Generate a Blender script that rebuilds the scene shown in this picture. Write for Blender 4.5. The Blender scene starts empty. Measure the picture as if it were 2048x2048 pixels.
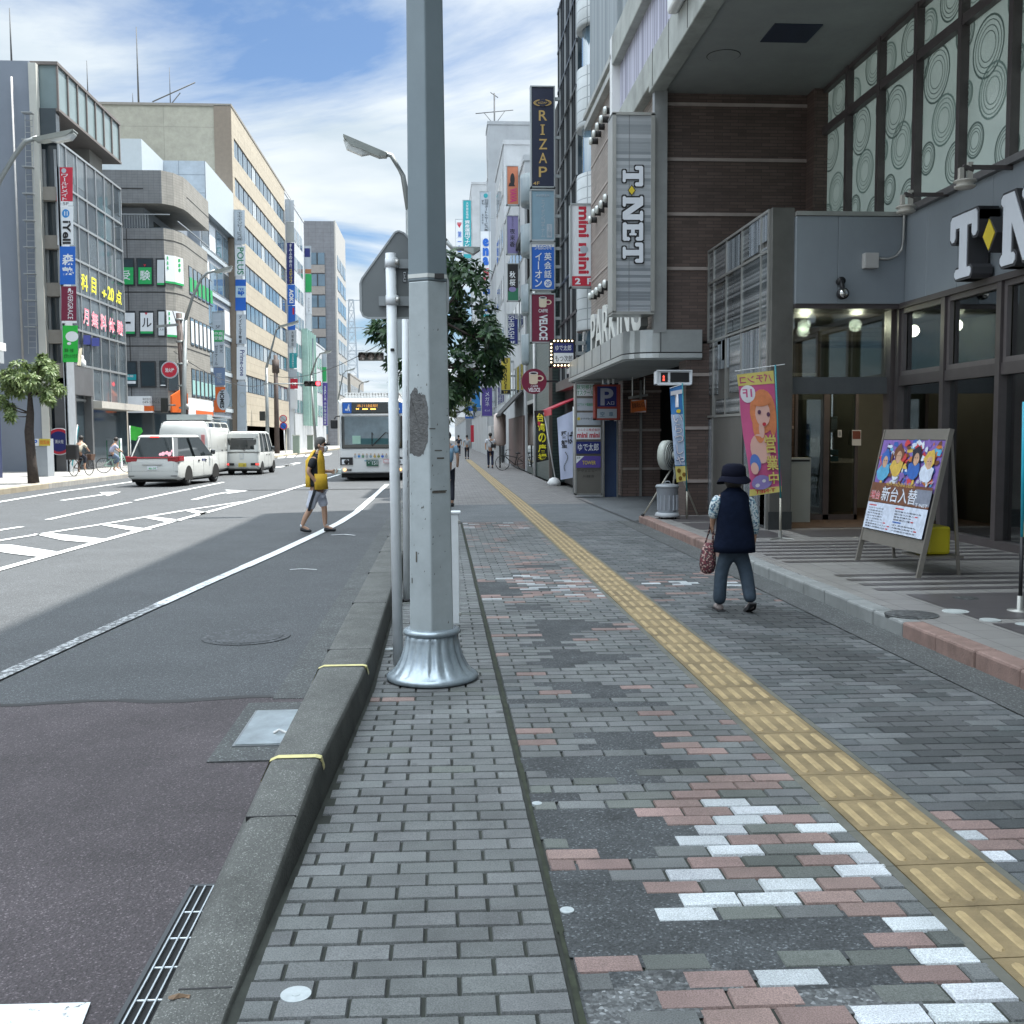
import bpy, bmesh, math, random
from mathutils import Vector, Matrix
import numpy as np
random.seed(7)
PI = math.pi
sc = bpy.context.scene
# ------------------------------------------------------------------ camera
F = 2090.0; H = 1.6; YAW = math.atan(142/F); PITCH = math.atan(153/F); ROLL = .006
def cam_axes():
    Rz = Matrix.Rotation(-YAW, 3, 'Z')
    f = Vector((0, math.cos(PITCH), -math.sin(PITCH))); r = Vector((1, 0, 0)); u = r.cross(f)
    r2 = r*math.cos(ROLL)-u*math.sin(ROLL); u2 = u*math.cos(ROLL)+r*math.sin(ROLL)
    return Rz@r2, Rz@u2, Rz@f
cr, cu, cf = cam_axes()
CAM = Vector((0, 0, H))
cd = bpy.data.cameras.new('camera'); co = bpy.data.objects.new('camera', cd); sc.collection.objects.link(co)
m4 = Matrix.Identity(4)
for i in range(3):
    m4[i][0] = cr[i]; m4[i][1] = cu[i]; m4[i][2] = -cf[i]; m4[i][3] = CAM[i]
co.matrix_world = m4
cd.sensor_width = 36; cd.lens = 36*F/2048; cd.clip_start = .05; cd.clip_end = 4000
sc.camera = co
sc.render.resolution_x = sc.render.resolution_y = 1024
# ------------------------------------------------------------------ sun and sky
SUN_EL = math.radians(67); SUN_AZ = math.radians(22)      # azimuth: from +X turned towards +Y
sd = Vector((math.cos(SUN_EL)*math.cos(SUN_AZ), math.cos(SUN_EL)*math.sin(SUN_AZ), math.sin(SUN_EL)))
sl = bpy.data.lights.new('sun', 'SUN'); sl.energy = 4.3; sl.angle = math.radians(.55); sl.color = (1, .96, .89)
so = bpy.data.objects.new('sun', sl); sc.collection.objects.link(so)
so.rotation_euler = sd.to_track_quat('Z', 'Y').to_euler(); so.location = (30, 10, 60)
w = bpy.data.worlds.new('World'); sc.world = w; w.use_nodes = True
nt = w.node_tree; nt.nodes.clear()
def N(t, **k):
    n = nt.nodes.new(t)
    for a, b in k.items(): setattr(n, a, b)
    return n
L = lambda a, b: nt.links.new(a, b)
sky = N('ShaderNodeTexSky', sky_type='NISHITA', sun_disc=False, sun_elevation=SUN_EL, sun_rotation=PI/2-SUN_AZ, air_density=1.0, dust_density=1.2, ozone_density=1.5)
tc = N('ShaderNodeTexCoord'); sep = N('ShaderNodeSeparateXYZ'); L(tc.outputs['Generated'], sep.inputs[0])
# cloud layer: project the view direction on a plane high above
mx = N('ShaderNodeMath', operation='MAXIMUM'); L(sep.outputs[2], mx.inputs[0]); mx.inputs[1].default_value = .0
ad = N('ShaderNodeMath', operation='ADD'); L(mx.outputs[0], ad.inputs[0]); ad.inputs[1].default_value = .12
dx = N('ShaderNodeMath', operation='DIVIDE'); L(sep.outputs[0], dx.inputs[0]); L(ad.outputs[0], dx.inputs[1])
dy = N('ShaderNodeMath', operation='DIVIDE'); L(sep.outputs[1], dy.inputs[0]); L(ad.outputs[0], dy.inputs[1])
cmb = N('ShaderNodeCombineXYZ'); L(dx.outputs[0], cmb.inputs[0]); L(dy.outputs[0], cmb.inputs[1])
mp = N('ShaderNodeMapping'); L(cmb.outputs[0], mp.inputs[0]); mp.inputs['Rotation'].default_value = (0, 0, .5); mp.inputs['Scale'].default_value = (.8, 1.1, 1); mp.inputs['Location'].default_value = (5.2, .4, 0)
n1 = N('ShaderNodeTexNoise'); L(mp.outputs[0], n1.inputs['Vector']); n1.inputs['Scale'].default_value = .75; n1.inputs['Detail'].default_value = 9; n1.inputs['Roughness'].default_value = .58; n1.inputs['Distortion'].default_value = .5
cr1 = N('ShaderNodeValToRGB'); L(n1.outputs[0], cr1.inputs[0]); cr1.color_ramp.elements[0].position = .37; cr1.color_ramp.elements[1].position = .49
cr1.color_ramp.elements[0].color = (.05, .05, .05, 1); cr1.color_ramp.elements[1].color = (1, 1, 1, 1)
n2 = N('ShaderNodeTexNoise'); L(mp.outputs[0], n2.inputs['Vector']); n2.inputs['Scale'].default_value = 2.2; n2.inputs['Detail'].default_value = 7
cr2 = N('ShaderNodeValToRGB'); L(n2.outputs[0], cr2.inputs[0]); cr2.color_ramp.elements[0].position = .3; cr2.color_ramp.elements[1].position = .72
cr2.color_ramp.elements[0].color = (3.0, 3.6, 4.1, 1); cr2.color_ramp.elements[1].color = (5.0, 5.3, 5.5, 1)
mixc = N('ShaderNodeMix', data_type='RGBA'); L(cr1.outputs[0], mixc.inputs[0]); dk_ = N('ShaderNodeMix', data_type='RGBA', blend_type='MULTIPLY'); dk_.inputs[0].default_value = 1; dk_.inputs[7].default_value = (.50, .62, .74, 1); L(sky.outputs[0], dk_.inputs[6]); L(dk_.outputs[2], mixc.inputs[6]); L(cr2.outputs[0], mixc.inputs[7])
# whole sky boosted high overhead, above the view, to lift the street's shade
up = N('ShaderNodeMapRange'); L(sep.outputs[2], up.inputs[0]); up.inputs[1].default_value = .42; up.inputs[2].default_value = .8; up.inputs[3].default_value = .80; up.inputs[4].default_value = 3.6
tn = N('ShaderNodeMix', data_type='RGBA', blend_type='MULTIPLY'); tn.inputs[0].default_value = 1; L(mixc.outputs[2], tn.inputs[6]); tn.inputs[7].default_value = (1, 1.0, 1.0, 1)
sc2 = N('ShaderNodeVectorMath', operation='SCALE'); L(tn.outputs[2], sc2.inputs[0]); L(up.outputs[0], sc2.inputs['Scale'])
bg = N('ShaderNodeBackground'); L(sc2.outputs[0], bg.inputs[0]); bg.inputs[1].default_value = .12
wo = N('ShaderNodeOutputWorld'); L(bg.outputs[0], wo.inputs[0])
sc.view_settings.view_transform = 'Standard'; sc.view_settings.look = 'None'; sc.view_settings.gamma = 1; sc.view_settings.exposure = 1.12
sc.cycles.max_bounces = 6; sc.cycles.diffuse_bounces = 3; sc.cycles.glossy_bounces = 3; sc.cycles.transparent_max_bounces = 10; sc.cycles.transmission_bounces = 4
sc.cycles.caustics_reflective = False; sc.cycles.caustics_refractive = False
sc.cycles.use_denoising = True

# ------------------------------------------------------------------ measuring: photo crops -> rays -> points on real planes
CROP = dict(P=(0,0,1.0), D=(0,0,1932/2048), R1=(880,150,4.83), R2=(880,450,5.52), R3=(880,660,4.83), R4=(1180,650,4.83), R5=(1100,0,3.22), R6=(1550,0,3.88), R7=(1550,400,3.88), R8=(1550,800,3.88), L1=(0,0,3.715), L2=(0,480,4.83), L3=(200,400,4.83), L4=(0,700,5.52), L5=(240,740,5.52), L6=(540,380,7.43), L7=(560,660,7.156), L8=(440,180,3.22), C4=(0,900,2.415), C5=(0,1350,2.76), C6=(440,1300,2.583), C7=(1000,1300,1.843), C8=(900,950,2.415))
def q(k, x, y):
    a, b, s = CROP[k]; return a+x/s, b+y/s
def ray(p): return cf*F + cr*(p[0]-1024) + cu*(1024-p[1])
def G(p, z=0): d = ray(p); return CAM + d*((z-H)/d.z)
def AY(p, Y): d = ray(p); return CAM + d*(Y/d.y)
def AX(p, X): d = ray(p); return CAM + d*(X/d.x)

# ------------------------------------------------------------------ materials
def lin(h):
    if isinstance(h, (tuple, list)): return tuple(h[:3])
    h = h.lstrip('#'); c = [int(h[i:i+2], 16)/255 for i in (0, 2, 4)]
    return tuple(x/12.92 if x <= .04045 else ((x+.055)/1.055)**2.4 for x in c)
MC = {}
def mat(name, col=(.5,.5,.5), rough=.6, metal=0., var=.12, vs=3., bump=0., bs=60., emit=0., spec=.5, trans=0., alpha=1., dirt=0.):
    """procedural principled material: broad tonal variation, optional grain bump and dirt blotches"""
    if name in MC: return MC[name]
    m = bpy.data.materials.new(name); m.use_nodes = True; t = m.node_tree; b = t.nodes['Principled BSDF']
    c = lin(col)
    b.inputs['Roughness'].default_value = rough; b.inputs['Metallic'].default_value = metal; b.inputs['Specular IOR Level'].default_value = spec
    if trans: b.inputs['Transmission Weight'].default_value = trans
    b.inputs['Alpha'].default_value = alpha
    tc = t.nodes.new('ShaderNodeTexCoord')
    if var > 0:
        n = t.nodes.new('ShaderNodeTexNoise'); n.inputs['Scale'].default_value = vs; n.inputs['Detail'].default_value = 6; n.inputs['Roughness'].default_value = .65
        t.links.new(tc.outputs['Object'], n.inputs['Vector'])
        r = t.nodes.new('ShaderNodeMapRange'); r.inputs[1].default_value = .3; r.inputs[2].default_value = .7
        r.inputs[3].default_value = 1-var; r.inputs[4].default_value = 1+var*.6; t.links.new(n.outputs[0], r.inputs[0])
        v = t.nodes.new('ShaderNodeVectorMath'); v.operation = 'SCALE'; v.inputs[0].default_value = c; t.links.new(r.outputs[0], v.inputs['Scale'])
        out = v.outputs[0]
        if dirt:
            d = t.nodes.new('ShaderNodeTexNoise'); d.inputs['Scale'].default_value = vs*.45; d.inputs['Detail'].default_value = 9; d.inputs['Roughness'].default_value = .75
            mpn = t.nodes.new('ShaderNodeMapping'); mpn.inputs['Scale'].default_value = (1, 1, .35); t.links.new(tc.outputs['Object'], mpn.inputs[0]); t.links.new(mpn.outputs[0], d.inputs['Vector'])
            rr = t.nodes.new('ShaderNodeMapRange'); rr.inputs[1].default_value = .52; rr.inputs[2].default_value = .72; rr.inputs[4].default_value = dirt; t.links.new(d.outputs[0], rr.inputs[0])
            mm = t.nodes.new('ShaderNodeMix'); mm.data_type = 'RGBA'; t.links.new(rr.outputs[0], mm.inputs[0]); t.links.new(out, mm.inputs[6]); mm.inputs[7].default_value = (c[0]*.35, c[1]*.33, c[2]*.3, 1)
            out = mm.outputs[2]
        t.links.new(out, b.inputs['Base Color'])
    else: b.inputs['Base Color'].default_value = (*c, 1)
    if bump:
        n = t.nodes.new('ShaderNodeTexNoise'); n.inputs['Scale'].default_value = bs; n.inputs['Detail'].default_value = 3; t.links.new(tc.outputs['Object'], n.inputs['Vector'])
        bp = t.nodes.new('ShaderNodeBump'); bp.inputs['Strength'].default_value = bump; bp.inputs['Distance'].default_value = .01; t.links.new(n.outputs[0], bp.inputs['Height']); t.links.new(bp.outputs[0], b.inputs['Normal'])
    if emit:
        b.inputs['Emission Color'].default_value = (*c, 1); b.inputs['Emission Strength'].default_value = emit
    MC[name] = m; return m
def tilemat(name, col, mortar, bw, bh, plane='XZ', var=.25, rough=.5, off=.5, ms=.012, metal=0, bump=.3, col2=None):
    """brick / tile / panel grid in real metres on an upright or flat plane"""
    if name in MC: return MC[name]
    m = bpy.data.materials.new(name); m.use_nodes = True; t = m.node_tree; b = t.nodes['Principled BSDF']
    tc = t.nodes.new('ShaderNodeTexCoord'); s = t.nodes.new('ShaderNodeSeparateXYZ'); t.links.new(tc.outputs['Object'], s.inputs[0])
    c = t.nodes.new('ShaderNodeCombineXYZ')
    t.links.new(s.outputs['XYZ'.index(plane[0])], c.inputs[0]); t.links.new(s.outputs['XYZ'.index(plane[1])], c.inputs[1])
    br = t.nodes.new('ShaderNodeTexBrick'); t.links.new(c.outputs[0], br.inputs['Vector'])
    br.offset = off; br.inputs['Scale'].default_value = 1; br.inputs['Brick Width'].default_value = bw; br.inputs['Row Height'].default_value = bh; br.inputs['Mortar Size'].default_value = ms; br.inputs['Mortar Smooth'].default_value = .2
    k = lin(col); k2 = lin(col2) if col2 else tuple(x*(1-var) for x in k)
    br.inputs['Color1'].default_value = (*k, 1); br.inputs['Color2'].default_value = (*k2, 1); br.inputs['Mortar'].default_value = (*lin(mortar), 1)
    n = t.nodes.new('ShaderNodeTexNoise'); n.inputs['Scale'].default_value = 1.7; n.inputs['Detail'].default_value = 8; n.inputs['Roughness'].default_value = .7; t.links.new(tc.outputs['Object'], n.inputs['Vector'])
    r = t.nodes.new('ShaderNodeMapRange'); r.inputs[1].default_value = .3; r.inputs[2].default_value = .7; r.inputs[3].default_value = .82; r.inputs[4].default_value = 1.12; t.links.new(n.outputs[0], r.inputs[0])
    v = t.nodes.new('ShaderNodeVectorMath'); v.operation = 'SCALE'; t.links.new(br.outputs[0], v.inputs[0]); t.links.new(r.outputs[0], v.inputs['Scale'])
    t.links.new(v.outputs[0], b.inputs['Base Color'])
    b.inputs['Roughness'].default_value = rough; b.inputs['Metallic'].default_value = metal
    if bump:
        bp = t.nodes.new('ShaderNodeBump'); bp.inputs['Strength'].default_value = bump; bp.inputs['Distance'].default_value = .01; bp.invert = True; t.links.new(br.outputs['Fac'], bp.inputs['Height']); t.links.new(bp.outputs[0], b.inputs['Normal'])
    MC[name] = m; return m
def stripemat(name, c1, c2, axis, width, rough=.3, metal=.6, rnd=True):
    """fine ribs of random tone along one axis (louvre and ribbed metal cladding)"""
    if name in MC: return MC[name]
    m = bpy.data.materials.new(name); m.use_nodes = True; t = m.node_tree; b = t.nodes['Principled BSDF']
    tc = t.nodes.new('ShaderNodeTexCoord'); s = t.nodes.new('ShaderNodeSeparateXYZ'); t.links.new(tc.outputs['Object'], s.inputs[0])
    mu = t.nodes.new('ShaderNodeMath'); mu.operation = 'MULTIPLY'; mu.inputs[1].default_value = 1/width; t.links.new(s.outputs['XYZ'.index(axis)], mu.inputs[0])
    fl = t.nodes.new('ShaderNodeMath'); fl.operation = 'FLOOR'; t.links.new(mu.outputs[0], fl.inputs[0])
    wn = t.nodes.new('ShaderNodeTexWhiteNoise'); wn.noise_dimensions = '1D'; t.links.new(fl.outputs[0], wn.inputs['W'])
    rp = t.nodes.new('ShaderNodeValToRGB'); t.links.new(wn.outputs['Value'], rp.inputs[0])
    rp.color_ramp.elements[0].color = (*lin(c1), 1); rp.color_ramp.elements[1].color = (*lin(c2), 1); rp.color_ramp.elements[0].position = .1; rp.color_ramp.elements[1].position = .75
    t.links.new(rp.outputs[0], b.inputs['Base Color'])
    fr = t.nodes.new('ShaderNodeMath'); fr.operation = 'FRACT'; t.links.new(mu.outputs[0], fr.inputs[0])
    bp = t.nodes.new('ShaderNodeBump'); bp.inputs['Strength'].default_value = .5; bp.inputs['Distance'].default_value = width*.3; t.links.new(fr.outputs[0], bp.inputs['Height']); t.links.new(bp.outputs[0], b.inputs['Normal'])
    b.inputs['Roughness'].default_value = rough; b.inputs['Metallic'].default_value = metal
    MC[name] = m; return m
def glassmat(name, tint=(.6,.68,.68), thick=.25, rough=.02):
    """clear pane: see-through with a tint, mirror at grazing angles"""
    if name in MC: return MC[name]
    m = bpy.data.materials.new(name); m.use_nodes = True; t = m.node_tree; t.nodes.remove(t.nodes['Principled BSDF']); o = t.nodes['Material Output']
    tr = t.nodes.new('ShaderNodeBsdfTransparent'); tr.inputs[0].default_value = (*tint, 1)
    gl = t.nodes.new('ShaderNodeBsdfGlossy'); gl.inputs['Roughness'].default_value = rough; gl.inputs[0].default_value = (.9, .95, .97, 1)
    fr = t.nodes.new('ShaderNodeFresnel'); fr.inputs[0].default_value = 1.5
    ma = t.nodes.new('ShaderNodeMath'); ma.operation = 'MULTIPLY_ADD'; ma.inputs[1].default_value = 1.3; ma.inputs[2].default_value = thick*.1; t.links.new(fr.outputs[0], ma.inputs[0]); ma.use_clamp = True
    mx = t.nodes.new('ShaderNodeMixShader'); t.links.new(ma.outputs[0], mx.inputs[0]); t.links.new(tr.outputs[0], mx.inputs[1]); t.links.new(gl.outputs[0], mx.inputs[2]); t.links.new(mx.outputs[0], o.inputs[0])
    MC[name] = m; return m
def wornmat(name, col, under, amount, sc_=9, rough=.7):
    """paint worn through to what lies below"""
    if name in MC: return MC[name]
    m = bpy.data.materials.new(name); m.use_nodes = True; t = m.node_tree; b = t.nodes['Principled BSDF']
    tc = t.nodes.new('ShaderNodeTexCoord'); n = t.nodes.new('ShaderNodeTexNoise'); n.inputs['Scale'].default_value = sc_; n.inputs['Detail'].default_value = 10; n.inputs['Roughness'].default_value = .8; t.links.new(tc.outputs['Object'], n.inputs['Vector'])
    r = t.nodes.new('ShaderNodeValToRGB'); e = r.color_ramp.elements; e[0].position = amount-.03; e[1].position = amount+.03; e[0].color = (*lin(under), 1); e[1].color = (*lin(col), 1); t.links.new(n.outputs[0], r.inputs[0]); t.links.new(r.outputs[0], b.inputs['Base Color'])
    b.inputs['Roughness'].default_value = rough
    MC[name] = m; return m

# ------------------------------------------------------------------ mesh building
class MB:
    def __init__(s): s.v = []; s.f = []; s.mi = []; s.ms = []; s.cur = 0; s.smooth = False; s.sm = []
    def use(s, m, smooth=None):
        if m not in s.ms: s.ms.append(m)
        s.cur = s.ms.index(m)
        if smooth is not None: s.smooth = smooth
        return s
    def add(s, vs, fs):
        o = len(s.v); s.v += [tuple(v) for v in vs]
        for f in fs: s.f.append(tuple(o+i for i in f)); s.mi.append(s.cur); s.sm.append(s.smooth)
        return s
    def box(s, x0, y0, z0, x1, y1, z1):
        x0, x1 = sorted((x0, x1)); y0, y1 = sorted((y0, y1)); z0, z1 = sorted((z0, z1))
        return s.add([(x0,y0,z0),(x1,y0,z0),(x1,y1,z0),(x0,y1,z0),(x0,y0,z1),(x1,y0,z1),(x1,y1,z1),(x0,y1,z1)], [(0,3,2,1),(4,5,6,7),(0,1,5,4),(1,2,6,5),(2,3,7,6),(3,0,4,7)])
    def cbox(s, c, d): return s.box(c[0]-d[0]/2, c[1]-d[1]/2, c[2]-d[2]/2, c[0]+d[0]/2, c[1]+d[1]/2, c[2]+d[2]/2)
    def bar(s, p0, p1, w, h=None):
        p0, p1 = Vector(p0), Vector(p1); h = h or w; d = (p1-p0).normalized(); up = Vector((0,0,1)) if abs(d.z) < .95 else Vector((0,1,0))
        a = d.cross(up).normalized(); b = a.cross(d).normalized(); vs = []
        for p in (p0, p1):
            for i, j in ((-1,-1),(1,-1),(1,1),(-1,1)): vs.append(p+a*i*w/2+b*j*h/2)
        return s.add(vs, [(0,3,2,1),(4,5,6,7),(0,1,5,4),(1,2,6,5),(2,3,7,6),(3,0,4,7)])
    def tube(s, path, r, n=8, cap=True):
        path = [Vector(p) for p in path]; rs = r if isinstance(r, (list, tuple)) else [r]*len(path); vs = []; fs = []
        for i, p in enumerate(path):
            d = (path[min(i+1, len(path)-1)]-path[max(i-1, 0)]).normalized(); up = Vector((0,0,1)) if abs(d.z) < .95 else Vector((0,1,0))
            a = d.cross(up).normalized(); b = d.cross(a).normalized()
            for k in range(n): vs.append(p+(a*math.cos(2*PI*k/n)+b*math.sin(2*PI*k/n))*rs[i])
        for i in range(len(path)-1):
            for k in range(n): fs.append((i*n+k, i*n+(k+1)%n, (i+1)*n+(k+1)%n, (i+1)*n+k))
        if cap: fs += [tuple(range(n-1, -1, -1)), tuple(range((len(path)-1)*n, len(path)*n))]
        return s.add(vs, fs)
    def lathe(s, c, prof, n=24, axis='Z', ph=0):
        vs = []; fs = []
        for (r, h) in prof:
            for k in range(n):
                a = 2*PI*k/n+ph; ca, sa = math.cos(a)*r, math.sin(a)*r
                vs.append({'Z': (c[0]+ca, c[1]+sa, c[2]+h), 'Y': (c[0]+ca, c[1]+h, c[2]+sa), 'X': (c[0]+h, c[1]+ca, c[2]+sa)}[axis])
        m = len(prof)
        for i in range(m-1):
            for k in range(n): fs.append((i*n+k, i*n+(k+1)%n, (i+1)*n+(k+1)%n, (i+1)*n+k))
        fs += [tuple(range(n-1, -1, -1)), tuple(range((m-1)*n, m*n))]
        return s.add(vs, fs)
    def prism(s, pts, d):
        """closed 3-D polygon swept by the vector d"""
        n = len(pts); d = Vector(d); a = [Vector(p) for p in pts]; b = [p+d for p in a]
        return s.add(a+b, [tuple(range(n-1, -1, -1)), tuple(range(n, 2*n))]+[(i, (i+1) % n, n+(i+1) % n, n+i) for i in range(n)])
    def poly(s, pts): return s.add(pts, [tuple(range(len(pts)))])
    def loft(s, rings, cap=True, closed=True):
        n = len(rings[0]); vs = [p for r in rings for p in r]; fs = []
        for i in range(len(rings)-1):
            for k in range(n if closed else n-1): fs.append((i*n+k, i*n+(k+1) % n, (i+1)*n+(k+1) % n, (i+1)*n+k))
        if cap: fs += [tuple(range(n-1, -1, -1)), tuple(range((len(rings)-1)*n, len(rings)*n))]
        return s.add(vs, fs)
ORG = {}
def obj(name, mb, m=None, parent=None, fix=True, bevel=0, segs=2, local=False, sub=0):
    me = bpy.data.meshes.new(name)
    org = Vector((0,0,0)) if (parent is None or local) else ORG.get(parent.name, Vector((0,0,0)))
    me.from_pydata([tuple(Vector(v)-org) for v in mb.v], [], mb.f)
    mats = mb.ms if mb.ms else [m]
    for x in mats: me.materials.append(x)
    me.polygons.foreach_set('material_index', mb.mi); me.polygons.foreach_set('use_smooth', mb.sm)
    if fix:
        bm = bmesh.new(); bm.from_mesh(me); bmesh.ops.recalc_face_normals(bm, faces=bm.faces); bm.to_mesh(me); bm.free()
    o = bpy.data.objects.new(name, me); sc.collection.objects.link(o)
    if parent: o.parent = parent; ORG[o.name] = org
    if bevel:
        b = o.modifiers.new('bevel', 'BEVEL'); b.width = bevel; b.segments = segs; b.limit_method = 'ANGLE'
    if sub:
        b = o.modifiers.new('sub', 'SUBSURF'); b.levels = b.render_levels = sub
    return o
def tag(o, label, cat, group=None, kind=None):
    if label: o['label'] = label
    if cat: o['category'] = cat
    if group: o['group'] = group
    if kind: o['kind'] = kind
    return o
def thing(name, label, cat, loc=(0,0,0), group=None, rotz=0):
    o = bpy.data.objects.new(name, None); sc.collection.objects.link(o); o.location = loc; o.rotation_euler[2] = rotz
    o.empty_display_size = .2
    ORG[o.name] = Vector(loc); tag(o, label, cat, group); return o
def struct(name, mb, m=None, kind='structure', **k):
    o = obj(name, mb, m, **k); o['kind'] = kind; return o
def copy_tree(o, loc, rotz=None, label=None, parent=None):
    c = o.copy(); sc.collection.objects.link(c)
    if parent: c.parent = parent
    else:
        c.location = loc
        if rotz is not None: c.rotation_euler[2] = rotz
        if label: c['label'] = label
    for ch in o.children: copy_tree(ch, None, parent=c)
    return c

# ------------------------------------------------------------------ lettering
TC = {}
TS = bpy.data.scenes.new('workbench')
def evalmesh(o):
    TS.collection.objects.link(o); vl = TS.view_layers[0]; vl.update(); me = bpy.data.meshes.new_from_object(o.evaluated_get(vl.depsgraph)); TS.collection.objects.unlink(o); return me
def glyphs(s, bold=.0, vert=False, sp=1.0):
    """mesh of a line of text in the unit box; vert stacks the characters upright"""
    bold *= .4 if any(ord(c_) > 0x3000 for c_ in s) else .6
    key = (s, bold, vert)
    if key in TC: return TC[key]
    def one(txt):
        cu_ = bpy.data.curves.new('t', 'FONT'); cu_.body = txt; cu_.resolution_u = 3; cu_.offset = bold; cu_.space_character = sp
        o = bpy.data.objects.new('t', cu_); me = evalmesh(o)
        v = [(a.co.x, a.co.y) for a in me.vertices]; f = [tuple(p.vertices) for p in me.polygons]
        bpy.data.objects.remove(o); bpy.data.curves.remove(cu_); bpy.data.meshes.remove(me); return v, f
    V = []; Fc = []
    if vert:
        for i, ch in enumerate(s):
            if ch == ' ': continue
            v, f = one(ch)
            if not v: continue
            xs = [a[0] for a in v]; ys = [a[1] for a in v]; cx = (min(xs)+max(xs))/2
            w_ = max(max(xs)-min(xs), 1e-3); h_ = max(max(ys)-min(ys), 1e-3); k = min(.92/w_, .88/h_) if h_ > .3 and w_ > .3 else min(1.2, .9/max(w_, h_))
            cy = (min(ys)+max(ys))/2; o_ = len(V)
            if ch == 'ー': V += [((b-cy)*k, -(i+.5)+(a-cx)*k) for a, b in v]
            else: V += [((a-cx)*k, -(i+.5)+(b-cy)*k) for a, b in v]
            Fc += [tuple(o_+j for j in p) for p in f]
        x0, x1, y0, y1 = -.5, .5, -len(s), 0
    else:
        V, Fc = one(s)
        if not V: return [], []
        xs = [a[0] for a in V]; ys = [a[1] for a in V]; x0, x1, y0, y1 = min(xs), max(xs), min(ys), max(ys)
    if x1-x0 < 1e-6 or y1-y0 < 1e-6: return [], []
    out = ([((a-x0)/(x1-x0), (y1-b)/(y1-y0)) for a, b in V], Fc)      # u right, v down
    TC[key] = out; return out
class Face:
    """a flat face standing in the scene; things are laid on it in the crop's coordinates"""
    def __init__(s, k, Y=None, X=None, off=.006):
        s.k, s.Y, s.X = k, Y, X; s.mb = MB(); s.n = 1; s.off = off
        s.sgn = 1
    def pt(s, x, y, lay=None):
        p = q(s.k, x, y); d = s.off*(s.n if lay is None else lay)
        if s.Y is not None: return AY(p, s.Y-d)
        return AX(p, s.X - d*(1 if s.X > 0 else -1))
    def rect(s, x0, y0, x1, y1, m):
        s.mb.use(m); s.mb.poly([s.pt(x0,y0), s.pt(x1,y0), s.pt(x1,y1), s.pt(x0,y1)]); s.n += 1; return s
    def quad(s, pts, m):
        s.mb.use(m); s.mb.poly([s.pt(*p) for p in pts]); s.n += 1; return s
    def disc(s, x, y, rx, ry, m, n=28, r0=0):
        s.mb.use(m)
        if r0:
            for i in range(n):
                a, b = 2*PI*i/n, 2*PI*(i+1)/n
                s.mb.poly([s.pt(x+rx*math.cos(a), y+ry*math.sin(a)), s.pt(x+rx*math.cos(b), y+ry*math.sin(b)), s.pt(x+rx*r0*math.cos(b), y+ry*r0*math.sin(b)), s.pt(x+rx*r0*math.cos(a), y+ry*r0*math.sin(a))])
        else: s.mb.poly([s.pt(x+rx*math.cos(2*PI*i/n), y+ry*math.sin(2*PI*i/n)) for i in range(n)])
        s.n += 1; return s
    def text(s, t, x0, y0, x1, y1, m, vert=False, rot=False, bold=.012, quad=None, mirror=False, grow=0):
        V, Fc = glyphs(t, bold, vert)
        s.mb.use(m); o = []
        for a, b in V:
            if mirror: a = 1-a
            if rot: a, b = 1-b, a
            if quad:
                (ax_, ay_), (bx_, by_), (cx_, cy_), (dx_, dy_) = quad
                x = (ax_*(1-a)+bx_*a)*(1-b)+(dx_*(1-a)+cx_*a)*b; y = (ay_*(1-a)+by_*a)*(1-b)+(dy_*(1-a)+cy_*a)*b
            else: x = x0+(x1-x0)*a; y = y0+(y1-y0)*b
            o.append(s.pt(x, y))
        s.mb.add(o, Fc); s.n += 1; return s
    def build(s, name, parent): return obj(name, s.mb, None, parent, fix=False)
# ================================================================== SETTING: ground, road, kerbs, paving
RZ = -.05
M_asph = mat('asphalt', (.072,.077,.082), .82, var=.16, vs=1.1, bump=.9, bs=75)
def speckle(m, sc_=160, lo=.55, hi=1.5):
    t = m.node_tree; b = t.nodes['Principled BSDF']; src = b.inputs['Base Color'].links[0].from_socket
    tc = t.nodes.new('ShaderNodeTexCoord'); n = t.nodes.new('ShaderNodeTexVoronoi'); n.inputs['Scale'].default_value = sc_; t.links.new(tc.outputs['Object'], n.inputs['Vector'])
    s = t.nodes.new('ShaderNodeSeparateColor'); t.links.new(n.outputs['Color'], s.inputs[0])
    r = t.nodes.new('ShaderNodeValToRGB'); e = r.color_ramp.elements; e[0].color = (lo,)*3+(1,); e[1].position = .9; e[1].color = (1.05,)*3+(1,); x = e.new(.97); x.color = (hi*1.5,)*3+(1,)
    t.links.new(s.outputs[0], r.inputs[0])
    v = t.nodes.new('ShaderNodeVectorMath'); v.operation = 'MULTIPLY'; t.links.new(src, v.inputs[0]); t.links.new(r.outputs[0], v.inputs[1]); t.links.new(v.outputs[0], b.inputs['Base Color'])
    return m
speckle(M_asph)
M_red = speckle(mat('red_asphalt', (.074,.062,.067), .85, var=.35, vs=1.0, bump=1.0, bs=80, dirt=.3), 170, .6, 1.5)
M_conc = speckle(mat('kerb_concrete', (.112,.115,.108), .85, var=.3, vs=3.5, bump=.6, bs=110, dirt=.5), 260, .7, 1.5)
M_gutter = speckle(mat('gutter_concrete', (.085,.09,.09), .85, var=.25, vs=2.5, bump=.8, bs=80), 130, .6, 1.6)
M_beigek = mat('pale_kerb', (.33,.29,.22), .8, var=.3, vs=1.5, bump=.3, bs=40, dirt=.5)
M_pave_far = tilemat('far_paving', (.2,.19,.185), (.08,.08,.08), .21, .105, 'XY', .35, .8, ms=.008)
M_lpave = tilemat('left_paving', (.34,.33,.31), (.2,.2,.19), .6, .3, 'XY', .15, .8, ms=.01)
M_ground = mat('ground_far', (.2,.2,.19), .9, var=.3, vs=.1)
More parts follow.
